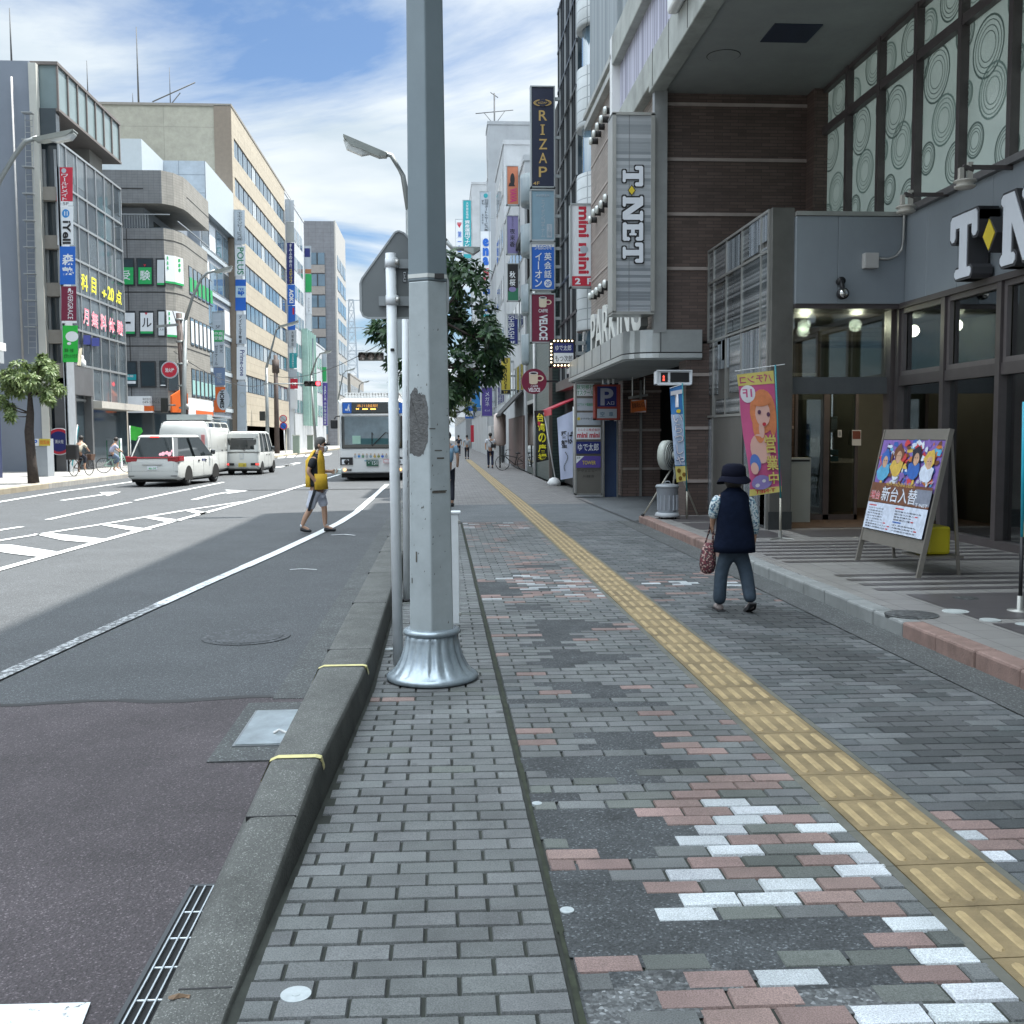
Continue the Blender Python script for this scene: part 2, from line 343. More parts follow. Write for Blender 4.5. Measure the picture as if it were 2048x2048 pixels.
M_white = wornmat('road_paint', (.66,.68,.68), (.14,.145,.15), .33, 14)
M_worn = wornmat('worn_road_paint', (.5,.52,.53), (.09,.095,.10), .53, 20)
M_seam = mat('tar_seam', (.012,.012,.013), .6, var=.2)
mb = MB(); mb.poly([(-1500,-400,-.12),(1500,-400,-.12),(1500,2500,-.12),(-1500,2500,-.12)]); struct('ground', mb, M_ground, fix=False)
mb = MB(); mb.poly([(-12.9,-60,RZ),(-.70,-60,RZ),(-.70,700,RZ),(-12.9,700,RZ)]); struct('road', mb, M_asph, fix=False)
mb = MB()
ys = -8.0; ye = 6.58
n_ = 60; top = [(-12.8+i*(11.75)/n_, ye+.04*math.sin(i*1.3)+.03*random.random(), RZ+.004) for i in range(n_+1)]
mb.poly([(-12.8,ys,RZ+.004),(-.70,ys,RZ+.004),(-.70,6.5,RZ+.004)]+top[::-1]); struct('red_asphalt_patch', mb, M_red, fix=False)
mb = MB()
for i in range(n_):
    a, b = top[i], top[i+1]; w_ = .022+.02*random.random()
    mb.poly([(a[0],a[1]-w_,RZ+.006),(b[0],b[1]-w_,RZ+.006),(b[0],b[1]+w_,RZ+.006),(a[0],a[1]+w_,RZ+.006)])
struct('road_seam', mb, M_seam, fix=False)
mb = MB(); mb.box(-1.07,6.56,-.2,-.72,150,RZ+.008); struct('gutter_strip', mb, M_gutter)
def gr(k, x, y, z=RZ): return G(q(k, x, y), z)
def line(name, k, pts, width, m=M_white, z=RZ+.012):
    P_ = [gr(k, *p, z) for p in pts]; mb = MB()
    for i in range(len(P_)-1):
        a, b = P_[i], P_[i+1]; d = (b-a); d.z = 0; d.normalize(); nn = Vector((-d.y, d.x, 0))*width/2
        ext = d*0
        mb.poly([a+nn, b+nn+ext, b-nn+ext, a-nn])
    return struct(name, mb, m, fix=False)
def patch(name, k, pts, m=M_white, z=RZ+.012):
    mb = MB(); mb.poly([gr(k, *p, z) for p in pts]); return struct(name, mb, m, fix=False)
line('lane_line', 'C4', [(-60,1117),(0,1090),(384,916)], .12, M_worn)
line('lane_line', 'C4', [(384,916),(768,745)], .12, M_worn)
line('lane_line', 'C4', [(768,745),(998,642),(1180,563)], .13, wornmat('part_worn_paint', (.6,.62,.63), (.09,.095,.10), .44, 16))
line('lane_line', 'C4', [(1180,563),(1331,497),(1550,395),(1640,350),(1720,300),(1770,255),(1870,165)], .15)
line('centre_line', 'C4', [(-300,655),(0,575),(520,430),(1000,300),(1350,205),(1500,160),(1640,118)], .14)
line('zebra_edge_line', 'C4', [(-300,500),(0,436),(480,360),(900,290),(1180,248)], .12)
for pts in ([(-20,458),(60,458),(272,490),(180,514),(60,500),(-20,488)], [(160,404),(250,402),(525,431),(430,446),(300,435)], [(490,362),(560,361),(735,383),(655,392)], [(690,325),(750,323),(882,339),(820,350)], [(890,292),(935,290),(1012,302),(970,312)]):
    patch('zebra_bar', 'C4', pts)
line('lane_dash', 'C4', [(230,336),(440,290),(630,252)], .13); line('lane_dash', 'C4', [(-120,412),(0,386),(106,370)], .13); line('lane_dash', 'C4', [(655,243),(860,200),(1080,155)], .13)
line('road_arrow_shaft', 'C4', [(935,240),(1030,215),(1110,202)], .16); patch('road_arrow_head', 'C4', [(1085,192),(1198,197),(1090,212),(1120,203)])
line('road_arrow_shaft', 'C4', [(300,243),(420,226),(500,215)], .18); patch('road_arrow_head', 'C4', [(480,204),(585,202),(520,222),(500,213)])
line('edge_line', 'C4', [(-250,290),(0,250),(300,200),(648,152)], .17)
line('edge_line', 'L7', [(0,1640+160),(200,1780),(400,1690)], .16)
for x in (0, 55, 105): line('crossing_bar', 'L5', [(1725+x*1.2,1075-x*.2),(1905+x*.6,1045-x*.2)], .4)
for i in range(6): patch('crossing_bar', 'L7', [(0+i*130,1805-i*8),(100+i*130,1800-i*8),(60+i*130,1830-i*8),(-40+i*130,1835-i*8)])
mb = MB(); a = gr('C4',1190,195); b = gr('C4',1890,198); mb.poly([(a.x,a.y-.12,RZ+.01),(-1.1,a.y-.12,RZ+.01),(-1.1,a.y+.12,RZ+.01),(a.x,a.y+.12,RZ+.01)]); struct('road_joint', mb, M_seam, fix=False)
line('utility_mark', 'C4', [(1400,577),(1460,573),(1530,577)], .03); line('utility_mark', 'C4', [(1600,410),(1660,407),(1715,412)], .05)
patch('crosswalk_bar', 'C5', [(-120,1822),(0,1818),(500,1806),(445,1950),(-120,1970)], wornmat('crosswalk_paint', (.68,.71,.72), (.1,.1,.105), .4, 30))
# manhole in the road
mb = MB(); c = gr('C4',1190,903); mb.lathe((c.x,c.y,RZ-.02),[(.36,0),(.36,.026)],32); mb.lathe((c.x,c.y,RZ-.02),[(.30,.0),(.30,.029)],32); o = obj('manhole_cover', mb, speckle(mat('cast_iron_dark', (.07,.075,.08), .6, .4, var=.3, vs=9, bump=.5, bs=60),60,.5,1.3)); tag(o, 'round dark manhole cover lying flush in the shaded road', 'manhole cover')
# shiny steel cover plate in the road with its concrete surround
mb = MB(); mb.box(-1.20,5.28,-.2,-.74,6.45,RZ+.012); struct('cover_surround', mb, M_gutter)
mb = MB(); t_ = thing('steel_plate', 'shiny ridged steel cover plate in the gutter beside the kerb', 'cover plate', (-.97,5.85,RZ))
mb.box(-1.12,5.52,RZ,-.80,6.24,RZ+.018); obj('plate_frame', mb, mat('plate_rim', (.3,.32,.33), .35, .9), t_)
mb = MB()
for i in range(34): mb.box(-1.105,5.535+i*.0204,RZ+.0185,-.815,5.535+i*.0204+.012,RZ+.024)
mb.box(-1.105,5.535,RZ+.016,-.815,6.225,RZ+.020); obj('ridged_plate', mb, mat('plate_steel', (.62,.68,.70), .28, .75, var=.25, vs=6), t_)
mb = MB(); c = gr('C5',1540,315,RZ+.03); mb.tube([(c.x-.03,c.y,RZ+.024),(c.x,c.y+.01,RZ+.04),(c.x+.04,c.y,RZ+.024)],.008); obj('lifting_handle', mb, mat('handle_white', (.6,.6,.58), .5), t_)
# long grating beside the dropped kerb
t_ = thing('drain_grating', 'long galvanised drain grating of parallel bars beside the dropped kerb', 'drain grating', (-.93,2.8,RZ))
mb = MB(); mb.box(-.925,1.2,-.18,-.78,3.8,RZ+.006); obj('channel', mb, mat('channel_dark', (.01,.011,.012), .9), t_)
mb = MB()
for i in range(4): mb.box(-.908+i*.03,1.2,RZ,-.903+i*.03,3.78,RZ+.016)
obj('long_bars', mb, mat('galvanised', (.5,.54,.56), .4, .7, var=.2, vs=8), t_)
mb = MB()
for i in range(13): mb.tube([(-.91,1.3+i*.19,RZ+.008),(-.815,1.3+i*.19,RZ+.008)],.004)
obj('cross_bars', mb, MC['galvanised'], t_)
mb = MB(); mb.box(-.935,1.2,-.12,-.92,3.8,RZ+.009); mb.box(-.935,3.79,-.12,-.80,3.81,RZ+.009); obj('side_rail', mb, mat('rail_dark', (.06,.065,.07), .5, .4), t_)

# ---- raised concrete kerb between the road and the pavement
def kerb_h(y): return .17 if y > 4.5 else max(.004, .17*(y-3.0)/1.5) if y > 3.0 else .004
def kerb_l(y): return -.825
def kr(y): return -.455-.14*(1-min(1, max(0, (y-2.9)/3.6)))
ysK = [0.5,2.0,2.9,3.0,3.3,3.6,3.9,4.2,4.5,4.75,4.76,5.1,5.11]
y = 5.6
while y < 60: ysK += [y]; y += .6
mb = MB(); mb.smooth = False; rings = []
for y in ysK:
    h = kerb_h(y); l = kerb_l(y); r = kr(y); b = min(.022, h*.4)
    rings.append([(l,y,-.15),(l+.01,y,h*.4-.01),(l+.055,y,h-b*.7),(l+.055+b*.6,y,h-b*.15),(l+.055+b*1.6,y,h),(r-.02-b,y,h),(r-.02-b*.3,y,h-b*.3),(r-.015,y,h-b),(r,y,-.05)])
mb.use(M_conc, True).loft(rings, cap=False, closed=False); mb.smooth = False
mb.use(mat('kerb_shaded_side',(.045,.048,.042),.9,var=.4,vs=5,bump=.5,bs=80)); mb.mi = [mb.cur if i % 8 >= 6 else 0 for i in range(len(mb.f))]  # inner face toward the pavement: its shade is put into a darker colour
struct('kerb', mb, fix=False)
mb = MB()
for y in [2.98,4.05,7.02,9.0,11.0,13.0,15,17,19,21,23,25,28,31]:
    h = kerb_h(y)+.0015; l = kerb_l(y); r = kr(y); mb.use(M_seam).box(l+.05,y-.004,h-.03,r-.03,y+.004,h)
struct('kerb_joints', mb)
M_yel = mat('yellow_tape', (.60,.54,.24), .55, var=.2, vs=12)
for y, lb in ((4.64,'yellow reflective strip over the kerb beside the steel plate'),(6.5,'yellow reflective strip over the kerb near the pole foot')):
    h = kerb_h(y)*1.0+.004; l = kerb_l(y); r = kr(y); mb = MB()
    prof = [(l+.004,h*.4-.01),(l+.050,h-.014),(l+.085,h+.001),(r-.045,h+.001),(r-.020,h-.006),(r-.008,h-.05)]
    mb.loft([[(x,y-.024,z) for x, z in prof],[(x,y+.024,z) for x, z in prof],[(x,y+.024,z-.01) for x, z in prof],[(x,y-.024,z-.01) for x, z in prof]], cap=False, closed=False)
    tag(obj('reflective_strip', mb, M_yel), lb, 'reflective strip')
# ---- brick paving, every brick its own block
def brickmat():
    m = bpy.data.materials.new('paving_brick'); m.use_nodes = True; t = m.node_tree; b = t.nodes['Principled BSDF']
    at = t.nodes.new('ShaderNodeAttribute'); at.attribute_name = 'tone'
    tc = t.nodes.new('ShaderNodeTexCoord')
    n = t.nodes.new('ShaderNodeTexNoise'); n.inputs['Scale'].default_value = 210; n.inputs['Detail'].default_value = 4; n.inputs['Roughness'].default_value = .7; t.links.new(tc.outputs['Object'], n.inputs[0])
    r = t.nodes.new('ShaderNodeMapRange'); r.inputs[1].default_value = .3; r.inputs[2].default_value = .7; r.inputs[3].default_value = .45; r.inputs[4].default_value = 1.5; t.links.new(n.outputs[0], r.inputs[0])
    n2 = t.nodes.new('ShaderNodeTexNoise'); n2.inputs['Scale'].default_value = 1.3; n2.inputs['Detail'].default_value = 8; n2.inputs['Roughness'].default_value = .7; t.links.new(tc.outputs['Object'], n2.inputs[0])
    r2 = t.nodes.new('ShaderNodeMapRange'); r2.inputs[1].default_value = .35; r2.inputs[2].default_value = .65; r2.inputs[3].default_value = .68; r2.inputs[4].default_value = 1.12; t.links.new(n2.outputs[0], r2.inputs[0])
    # dropped gum and oil spots
    vo = t.nodes.new('ShaderNodeTexVoronoi'); vo.inputs['Scale'].default_value = 2.6; vo.inputs['Randomness'].default_value = 1; t.links.new(tc.outputs['Object'], vo.inputs[0])
    r3 = t.nodes.new('ShaderNodeMapRange'); r3.inputs[1].default_value = .055; r3.inputs[2].default_value = .085; r3.inputs[3].default_value = .5; r3.inputs[4].default_value = 1; t.links.new(vo.outputs['Distance'], r3.inputs[0])
    m1 = t.nodes.new('ShaderNodeMath'); m1.operation = 'MULTIPLY'; t.links.new(r.outputs[0], m1.inputs[0]); t.links.new(r2.outputs[0], m1.inputs[1])
    m2 = t.nodes.new('ShaderNodeMath'); m2.operation = 'MULTIPLY'; t.links.new(m1.outputs[0], m2.inputs[0]); t.links.new(r3.outputs[0], m2.inputs[1])
    v = t.nodes.new('ShaderNodeVectorMath'); v.operation = 'SCALE'; t.links.new(at.outputs['Color'], v.inputs[0]); t.links.new(m2.outputs[0], v.inputs['Scale']); t.links.new(v.outputs[0], b.inputs['Base Color'])
    bp = t.nodes.new('ShaderNodeBump'); bp.inputs['Strength'].default_value = .5; bp.inputs['Distance'].default_value = .004; t.links.new(n.outputs[0], bp.inputs['Height']); t.links.new(bp.outputs[0], b.inputs['Normal'])
    b.inputs['Roughness'].default_value = .75; return m
M_brick = brickmat()
M_joint = mat('joint_soil', (.03,.034,.028), .95, var=.5, vs=5)
mb = MB(); mb.poly([(-.7,.3,-.010),(3.7,.3,-.010),(3.7,19.4,-.010),(-.7,19.4,-.010)]); struct('pavement_bed', mb, M_joint, fix=False)
GREY = (.142,.150,.150); PINK = (.245,.172,.155); WHITE = (.50,.53,.55); DARK = (.085,.094,.097); OLIVE = (.115,.125,.115)
whites = [G(q('D',*p)) for p in [(1413,1512),(1470,1528),(1358,1546),(1325,1562),(1505,1560),(1300,1585),(1352,1600),(1540,1597),(1605,1613),(1280,1641),(1580,1637),(1449,1660),(1308,1690),(1410,1686),(1267,1716),(1665,1731),(1798,1812),(1525,1852),(1857,1880),(1690,1915),(1805,1915),(1785,1584),(1838,1622)]]
pinks = [G(q('C7',*p)) for p in [(725,500),(880,500),(1030,500),(650,528),(800,528),(600,558),(760,558),(530,590),(690,590),(1150,620),(640,625),(860,692),(1040,690),(240,740),(200,778),(330,775),(725,770),(1105,762),(850,805),(580,857),(1175,845),(1370,838),(1310,888),(1050,938),(1440,935),(1500,1085),(500,1168),(885,1222),(1610,1205),(810,1295),(1070,1290),(950,1350),(1220,1350),(1480,572),(1570,600),(1690,630),(1620,662),(1800,662),(1780,700),(1900,700),(1850,735),(760,320),(700,355),(830,355),(760,400),(900,400),(800,470),(900,470),(1000,470),(650,245),(740,280),(530,95),(640,110),(560,150),(700,165)]]
def nearest(ps, x, y): return any(abs(p.x-x) < .105 and abs(p.y-y) < .05 for p in ps)
MP7 = [([(128,588),(300,578),(440,576),(460,600),(552,612),(560,640),(655,650),(600,688),(522,718),(512,752),(350,748),(320,722),(228,718),(220,686),(148,684)],0),
 ([(180,803),(350,800),(370,838),(482,850),(490,878),(560,872),(600,885),(620,925),(520,935),(532,982),(700,975),(860,970),(890,1020),(1080,1015),(1092,964),(1280,962),(1322,1010),(1238,1018),(1272,1052),(1382,1068),(1420,1115),(1082,1120),(1098,1180),(900,1182),(720,1190),(700,1150),(610,1140),(372,1140),(392,1196),(262,1204),(200,950)],0),
 ([(1258,1218),(1276,1190),(1400,1158),(1482,1172),(1502,1240),(1390,1258),(1280,1245)],0),
 ([(90,400),(580,398),(682,430),(640,440),(460,446),(400,470),(150,466)],0), ([(300,300),(500,293),(562,310),(602,340),(690,366),(590,372),(400,368),(250,366),(372,325)],0),
 ([(160,120),(300,120),(460,150),(400,172),(230,155)],0), ([(15,183),(700,190),(600,202),(20,204)],0), ([(150,25),(450,10),(492,35),(280,42),(200,76),(130,60)],0),
 ([(390,468),(530,462),(555,486),(400,492)],0), ([(115,520),(250,516),(250,548),(125,550)],0),
 ([(300,1275),(520,1250),(560,1205),(720,1190),(775,1200),(792,1256),(668,1272),(682,1330),(578,1340),(590,1420),(318,1420)],1), ([(1165,1262),(1422,1252),(1465,1318),(1208,1326)],1)]
MP8 = [([(350,708),(600,695),(870,735),(600,748),(620,760),(560,820),(380,826),(430,760)],0), ([(440,850),(640,845),(700,870),(950,858),(880,885),(600,885),(640,905),(620,935),(420,940)],0), ([(110,515),(260,515),(350,560),(320,585),(140,575)],0), ([(270,620),(480,622),(460,650),(300,652)],0), ([(300,432),(520,430),(560,444),(380,452)],0)]
MENDS = [([G(q('C7',*p)) for p in pts], m_) for pts, m_ in MP7]+[([G(q('C8',*p)) for p in pts], m_) for pts, m_ in MP8]
def inmend(x, y):
    for P_, _ in MENDS:
        c = False; n = len(P_)
        for i in range(n):
            a, b = P_[i], P_[i-1]
            if (a.y > y) != (b.y > y) and x < (b.x-a.x)*(y-a.y)/(b.y-a.y)+a.x: c = not c
        if c: return True
    return False
V = []; FC = []; TONE = []; GAP = []
def brick(x0, x1, y0, y1, col, z=0., j=.0036):
    if x1-x0 < .03: return
    if .38 < x0 < 1.64 and inmend((x0+x1)/2, (y0+y1)/2-(x0+x1)/2*SK): GAP.append((x0-.006,x1+.006,y0-.006,y1+.006)); return
    o = len(V); z += random.uniform(-.0022, .0015); c = .0045; s = SK
    tx, ty = random.uniform(-.0015,.0015), random.uniform(-.0015,.0015)
    def P3(x, y, zz): return (x+ty, y - x*s + tx, zz)
    a, b, c0, d = x0+j, x1-j, y0+j*1.05, y1-j*1.05
    t0, t1 = random.uniform(-.0012,.0012), random.uniform(-.0012,.0012)
    V.extend([P3(a,c0,z-.012),P3(b,c0,z-.012),P3(b,d,z-.012),P3(a,d,z-.012),P3(a+c,c0+c,z+t0),P3(b-c,c0+c,z+t1),P3(b-c,d-c,z-t0),P3(a+c,d-c,z-t1)])
    f = [(4,5,6,7),(0,1,5,4),(1,2,6,5),(2,3,7,6),(3,0,4,7)]
    k = random.uniform(.78,1.16); col = (col[0]*k, col[1]*k*random.uniform(.985,1.015), col[2]*k)
    for g_ in f: FC.append(tuple(o+i for i in g_)); TONE.append(col)
SK = .028
BW, BH = .21, .105
def stain(x, y):   # damp dark streak along the right-hand strip
    d = abs(x-2.85+.02*(y-6)) ; return .66 if (d < .42+.2*math.sin(y*1.7) and 3.8 < y < 9.5 and math.sin(y*3.1+x*4)+.6 > 0) else 1
row = 0; y = .9
while y < 19.3:
    # left strip
    off = (row % 2)*BW/2; x = .355-off if off else .355
    xs = []
    x0 = .355
    if off: xs.append((x0-off, x0)); x0 -= off
    while x0 > kr(y)+.06: xs.append((max(x0-BW, kr(y)+.015), x0)); x0 -= BW
    for a, b in xs:
        if y < 1.2: continue
        col = GREY if random.random() > .04 else OLIVE
        if abs(y-6.25) < .06 and abs(a+.4) < .12: col = PINK
        brick(a, b, y+.028*.3-.004, y+BH+.028*.3-.004, col, 0, .0036)
    # centre strip: grey with pink and white lozenges, mended with asphalt
    x0 = .385-(BW/2 if row % 2 else 0)
    while x0 < 1.63:
        a, b = max(x0, .385), min(x0+BW, 1.635); xc = x0+BW/2; yc = y+BH/2-xc*SK
        if y < 4.9:
            col = WHITE if nearest(whites, xc, yc) else PINK if nearest(pinks, xc, yc) else (OLIVE if random.random() < .5 else GREY)
        else:
            ph = (y-2.9) % 7.9
            if ph > 7.3 or ph < .8: p = .55
            elif ph < 3.6: p = .30 if xc > .9 else .06
            else: p = .07
            rr = random.random(); col = PINK if rr < p else GREY
            if 10.1 < y < 11.9 and random.random() < .16*(1-abs(y-11)/1.2)+.06: col = (.36,.38,.39)
            elif 18 < y < 19.3 and random.random() < .1: col = WHITE
            if random.random() < .06: col = DARK
        brick(a, b, y, y+BH, col); x0 += BW
    # right strip
    x0 = 2.045-(BW/2 if row % 2 else 0)
    while x0 < 3.27:
        a, b = max(x0, 2.045), min(x0+BW, 3.27); xc = x0+BW/2; yc = y+BH/2-xc*SK
        col = DARK if random.random() < .35 else (GREY[0]*.85, GREY[1]*.85, GREY[2]*.87)
        if nearest(whites, xc, yc): col = WHITE
        elif nearest(pinks, xc, yc) or (2.6 < y < 3.9 and random.random() < .35): col = PINK
        if 10.3 < y < 11.7 and abs(y-11.2+.25*(xc-2)) < .16 and random.random() < .3: col = WHITE
        elif 9.8 < y < 12 and random.random() < .25: col = PINK
        k = stain(xc, yc); brick(a, b, y, y+BH, (col[0]*k, col[1]*k, col[2]*k), 0, .003); x0 += BW
    y += BH; row += 1
me = bpy.data.meshes.new('paving_bricks'); me.from_pydata(V, [], FC); me.materials.append(M_brick)
ca = me.color_attributes.new('tone', 'FLOAT_COLOR', 'CORNER'); arr = np.repeat(np.array([(*c, 1) for c in TONE], dtype=np.float32), 4, axis=0); ca.data.foreach_set('color', arr.ravel())
bo = bpy.data.objects.new('pavement', me); sc.collection.objects.link(bo); bo['kind'] = 'structure'
# asphalt mends: bricks are missing there, the fill lies just below the brick tops
M_mend = speckle(mat('mend_asphalt', (.062,.068,.072), .85, var=.45, vs=3, bump=1.0, bs=70), 150, .55, 1.6)
M_mend2 = speckle(mat('coarse_mend', (.125,.132,.135), .85, var=.4, vs=5, bump=1.0, bs=45), 90, .4, 1.3)
for n_m, (P_, m_) in enumerate(MENDS):
    cx_ = sum(p.x for p in P_)/len(P_); cy_ = sum(p.y for p in P_)/len(P_); mb = MB(); out = []
    for p in P_:
        d = Vector((p.x-cx_, p.y-cy_)); k = 1+.09/max(d.length,.1); out.append((min(1.63,max(.39,cx_+d.x*k)) if cx_ < 1.64 else cx_+d.x*k, cy_+d.y*(1+.05/max(d.length,.1)), (-.0018 if m_ else -.0034)-n_m*.00004))
    mb.poly(out); struct('asphalt_mend', mb, M_mend2 if m_ else M_mend, fix=False)
mb = MB()
for a, b, c_, d in GAP:
    z = -.0022-random.random()*.0008; mb.poly([(a,c_-a*SK,z),(b,c_-b*SK,z),(b,d-b*SK,z),(a,d-a*SK,z)])
struct('asphalt_mend', mb, M_mend, fix=False)
# the long joint with moss between the two strips
mb = MB(); y = 1.0
while y < 19:
    w_ = .006+.006*random.random(); mb.poly([(.371-w_,y,.0005),(.371+w_,y,.0005),(.371+w_,y+.25,.0005),(.371-w_,y+.25,.0005)]); y += .25
struct('pavement_joint', mb, mat('moss', (.028,.034,.02), .95, var=.6, vs=14), fix=False)
# far pavement and the parking ramp mouth
mb = MB(); mb.poly([(-.6,24.3,0),(3.6,24.3,0),(3.9,90,0),(3.9,400,0),(-.6,400,0)]); struct('far_pavement', mb, M_pave_far, fix=False)
mb = MB(); mb.poly([(-.6,19.3,-.001),(3.9,19.3,-.001),(8,19.3,-.001),(8,29,-.001),(3.55,29,-.001),(3.3,24.3,-.001),(-.6,24.3,-.001)]); struct('ramp', mb, speckle(mat('ramp_asphalt', (.105,.115,.122), .8, var=.25, vs=1.2, bump=.6, bs=70),140,.7,1.3), fix=False)
mb = MB(); a = G(q('R3',1320,1630)); b = G(q('R3',1932,1880)); mb.poly([(a.x,a.y,.003),(b.x,b.y,.003),(b.x+.05,b.y,.003),(a.x+.05,a.y,.003)]); struct('ramp_joint', mb, M_seam, fix=False)
# smooth gutter strip at the foot of the right-hand kerb
mb = MB(); mb.poly([(3.275,.5,.0),(3.62,.5,.0),(3.62,19.3,.0),(3.275,19.3,.0)]); struct('gutter', mb, M_gutter, fix=False)
# ---- tactile paving
M_tac = mat('tactile_yellow', (.235,.175,.09), .75, var=.4, vs=3.2, bump=.35, bs=120, dirt=.75)
M_tac2 = mat('tactile_bar', (.37,.275,.14), .65, var=.3, vs=7, bump=.25, bs=120, dirt=.6)
M_tacb = mat('tactile_edge', (.12,.12,.10), .8, var=.3, vs=5, dirt=.4)
mb = MB(); mb2 = MB(); mb3 = MB(); TL, TW = 1.665, .345; y = .9; tl = TW*1.0
while y < 70:
    jx = .002*math.sin(y*2.1)
    mb.box(TL+jx, y+.003, -.02, TL+TW+jx, y+tl-.003, .003)
    for b_ in range(4):
        cx = TL+jx+TW*(.135+b_*.243); r_ = .0175
        if y < 24:
            ring = []
            pts = [(cx+r_*math.cos(a_), y+.035+r_-r_*abs(math.sin(a_)) ) for a_ in [PI, PI*1.25, PI*1.5, PI*1.75, 0]] + [(cx+r_*math.cos(a_), y+tl-.035-r_+r_*abs(math.sin(a_))) for a_ in [0, PI*.25, PI*.5, PI*.75, PI]]
            lo = [(p[0], p[1], .003) for p in pts]; hi = [(cx+(p[0]-cx)*.72, y+tl/2+(p[1]-y-tl/2)*.965, .0085) for p in pts]
            mb2.use(M_tac2).loft([lo, hi])
        else: mb2.use(M_tac2).box(cx-r_, y+.03, .003, cx+r_, y+tl-.03, .008)
    mb3.box(TL-.045, y+.002, -.02, TL-.004, y+tl-.002, .0015); mb3.box(TL+TW+.004, y+.002, -.02, TL+TW+.035, y+tl-.002, .0015)
    y += tl
struct('tactile_paving', mb, M_tac); struct('tactile_bars', mb2); struct('tactile_border', mb3, M_tacb)
# ---- right-hand platform in front of the arcade
M_pl = tilemat('platform_tile', (.245,.235,.225), (.13,.125,.12), .3, .3, 'XY', .12, .45, off=0, ms=.006, bump=.1)
M_pd = tilemat('platform_dark', (.088,.08,.082), (.06,.055,.06), .9, .075, 'XY', .12, .4, off=0, ms=.004, bump=.1)
PZ = .12
mb = MB(); mb.box(3.78,1,-.1,14,18.9,PZ); struct('platform', mb, M_pl)
def dk(x0, y0, x1, y1): mb.poly([(x0,y0,PZ+.004),(x1,y0,PZ+.004),(x1,y1,PZ+.004),(x0,y1,PZ+.004)])
mb = MB(); y = 11.7
while y < 14.2: dk(3.95, y, 7.0, y+.16); y += .36
y = 9.5
while y < 10.5: dk(4.1, y, 7.0, y+.15); y += .33
for a, b in ((1.5,3.6),(3.8,5.9),(6.1,7.75),(7.95,9.25)):
    dk(4.25,a,5.6,b); dk(5.8,a,7.05,b)
for a, b in ((14.6,15.7),(15.95,17.2),(17.4,18.7)): dk(4.0,a,5.0,b)
dk(5.3,14.6,7.0,15.7)
struct('platform_bands', mb, M_pd, fix=False)
M_pk = mat('pink_granite', (.25,.165,.14), .7, var=.3, vs=4, bump=.4, bs=90, dirt=.6); M_gk = mat('grey_granite', (.23,.24,.235), .7, var=.2, vs=4, bump=.3, bs=90, dirt=.4)
mbp = MB(); y = 1.2; i = 0
while y < 18.85:
    L_ = min(.56 if y < 16 else .45, 18.88-y); grey = 7.9 < y < 12.6
    mbp.use(M_gk if grey else M_pk).box(3.61+.004*math.sin(i*2.3), y+.004, -.05, 3.79, y+L_-.004, PZ+.002+.003*math.sin(i*5.1)); y += L_; i += 1
o = struct('platform_kerb', mbp, bevel=.02); 
for (k, x, y, r, lb, m) in (('R8',1400,1643,.105,'white round cover in the dark tiles near the orange granite kerb, largest','plate_white'),('R8',1670,1710,.08,'smaller white round cover in the dark tiles, right of the larger one','plate_white'),('R8',1950,1745,.08,'white round cover cut off by the right picture edge','plate_white'),('R8',1060,1668,.21,'round cast iron manhole on the platform beside the granite kerb','castiron'),('R8',1480,1540,.11,'small round iron cover behind the white covers','castiron')):
    c = G(q(k,x,y),PZ); mb = MB(); mb.lathe((c.x,c.y,PZ-.02),[(r,0),(r,.0265)],32); mb.lathe((c.x,c.y,PZ-.02),[(r*.72,0),(r*.72,.029)],28)
    tag(obj('round_cover', mb, mat('plate_white',(.42,.45,.44),.5) if m == 'plate_white' else speckle(mat('castiron',(.12,.125,.125),.5,.5,var=.4,vs=12),40,.6,1.2) if 'castiron' not in MC else MC['castiron']), lb, 'cover')
for (k, x, y, r, z, lb) in (('C6',392,1776,.044,.002,'white round survey marker set among grey bricks beside the kerb end'),('C7',247,957,.024,.001,'small white survey disc on the dark asphalt mend'),('C6',1637,790,.022,.001,'small metal disc in the bricks by the mossy joint'),('D',735,1224,.035,.002,'white round marker in the bricks beside the thin post')):
    c = G(q(k,x,y),z); mb = MB(); mb.lathe((c.x,c.y,-.03),[(r,0),(r,z+.03)],28); mb.lathe((c.x,c.y,-.03),[(r*.3,0),(r*.3,z+.031)],12)
    tag(obj('survey_marker', mb, mat('marker_white',(.42,.46,.47),.45,.1,var=.15,vs=30)), lb, 'survey marker')
mb = MB(); c = G(q('C5',990,1770),.01)
mb.loft([[ (c.x-.03+.015*i, c.y+s*(.008+.005*math.sin(i*1.7)), .006+(.012 if s == 0 else 0)*(1-abs(i-2)/3)) for s in (-1,0,1)] for i in range(5)], cap=False, closed=False)
tag(obj('dead_leaf', mb, mat('dead_leaf',(.2,.13,.08),.8,var=.4,vs=30)), 'curled brown dead leaf lying on the dropped kerb', 'leaf')
# ---- left side: kerb and pavement
LK = [(-12.6,12),(-12.85,24),(-12.95,31),(-13.1,45),(-13.15,53)]
mb = MB(); rings = [[(x,y,-.15),(x,y,.10),(x-.03,y,.13),(x-.22,y,.13),(x-.24,y,.0)] for x, y in LK]; mb.loft(rings); struct('left_kerb', mb, M_beigek)
mb = MB(); rings = [[(x,y,-.15),(x,y,.10),(x-.03,y,.13),(x-.22,y,.13),(x-.24,y,.0)] for x, y in ((-13.0,80),(-12.9,100),(-12.8,160))]; mb.loft(rings); struct('left_kerb', mb, M_beigek)
mb = MB(); mb.box(-40,8,-.1,-13.0,400,.09); struct('left_pavement', mb, M_lpave)
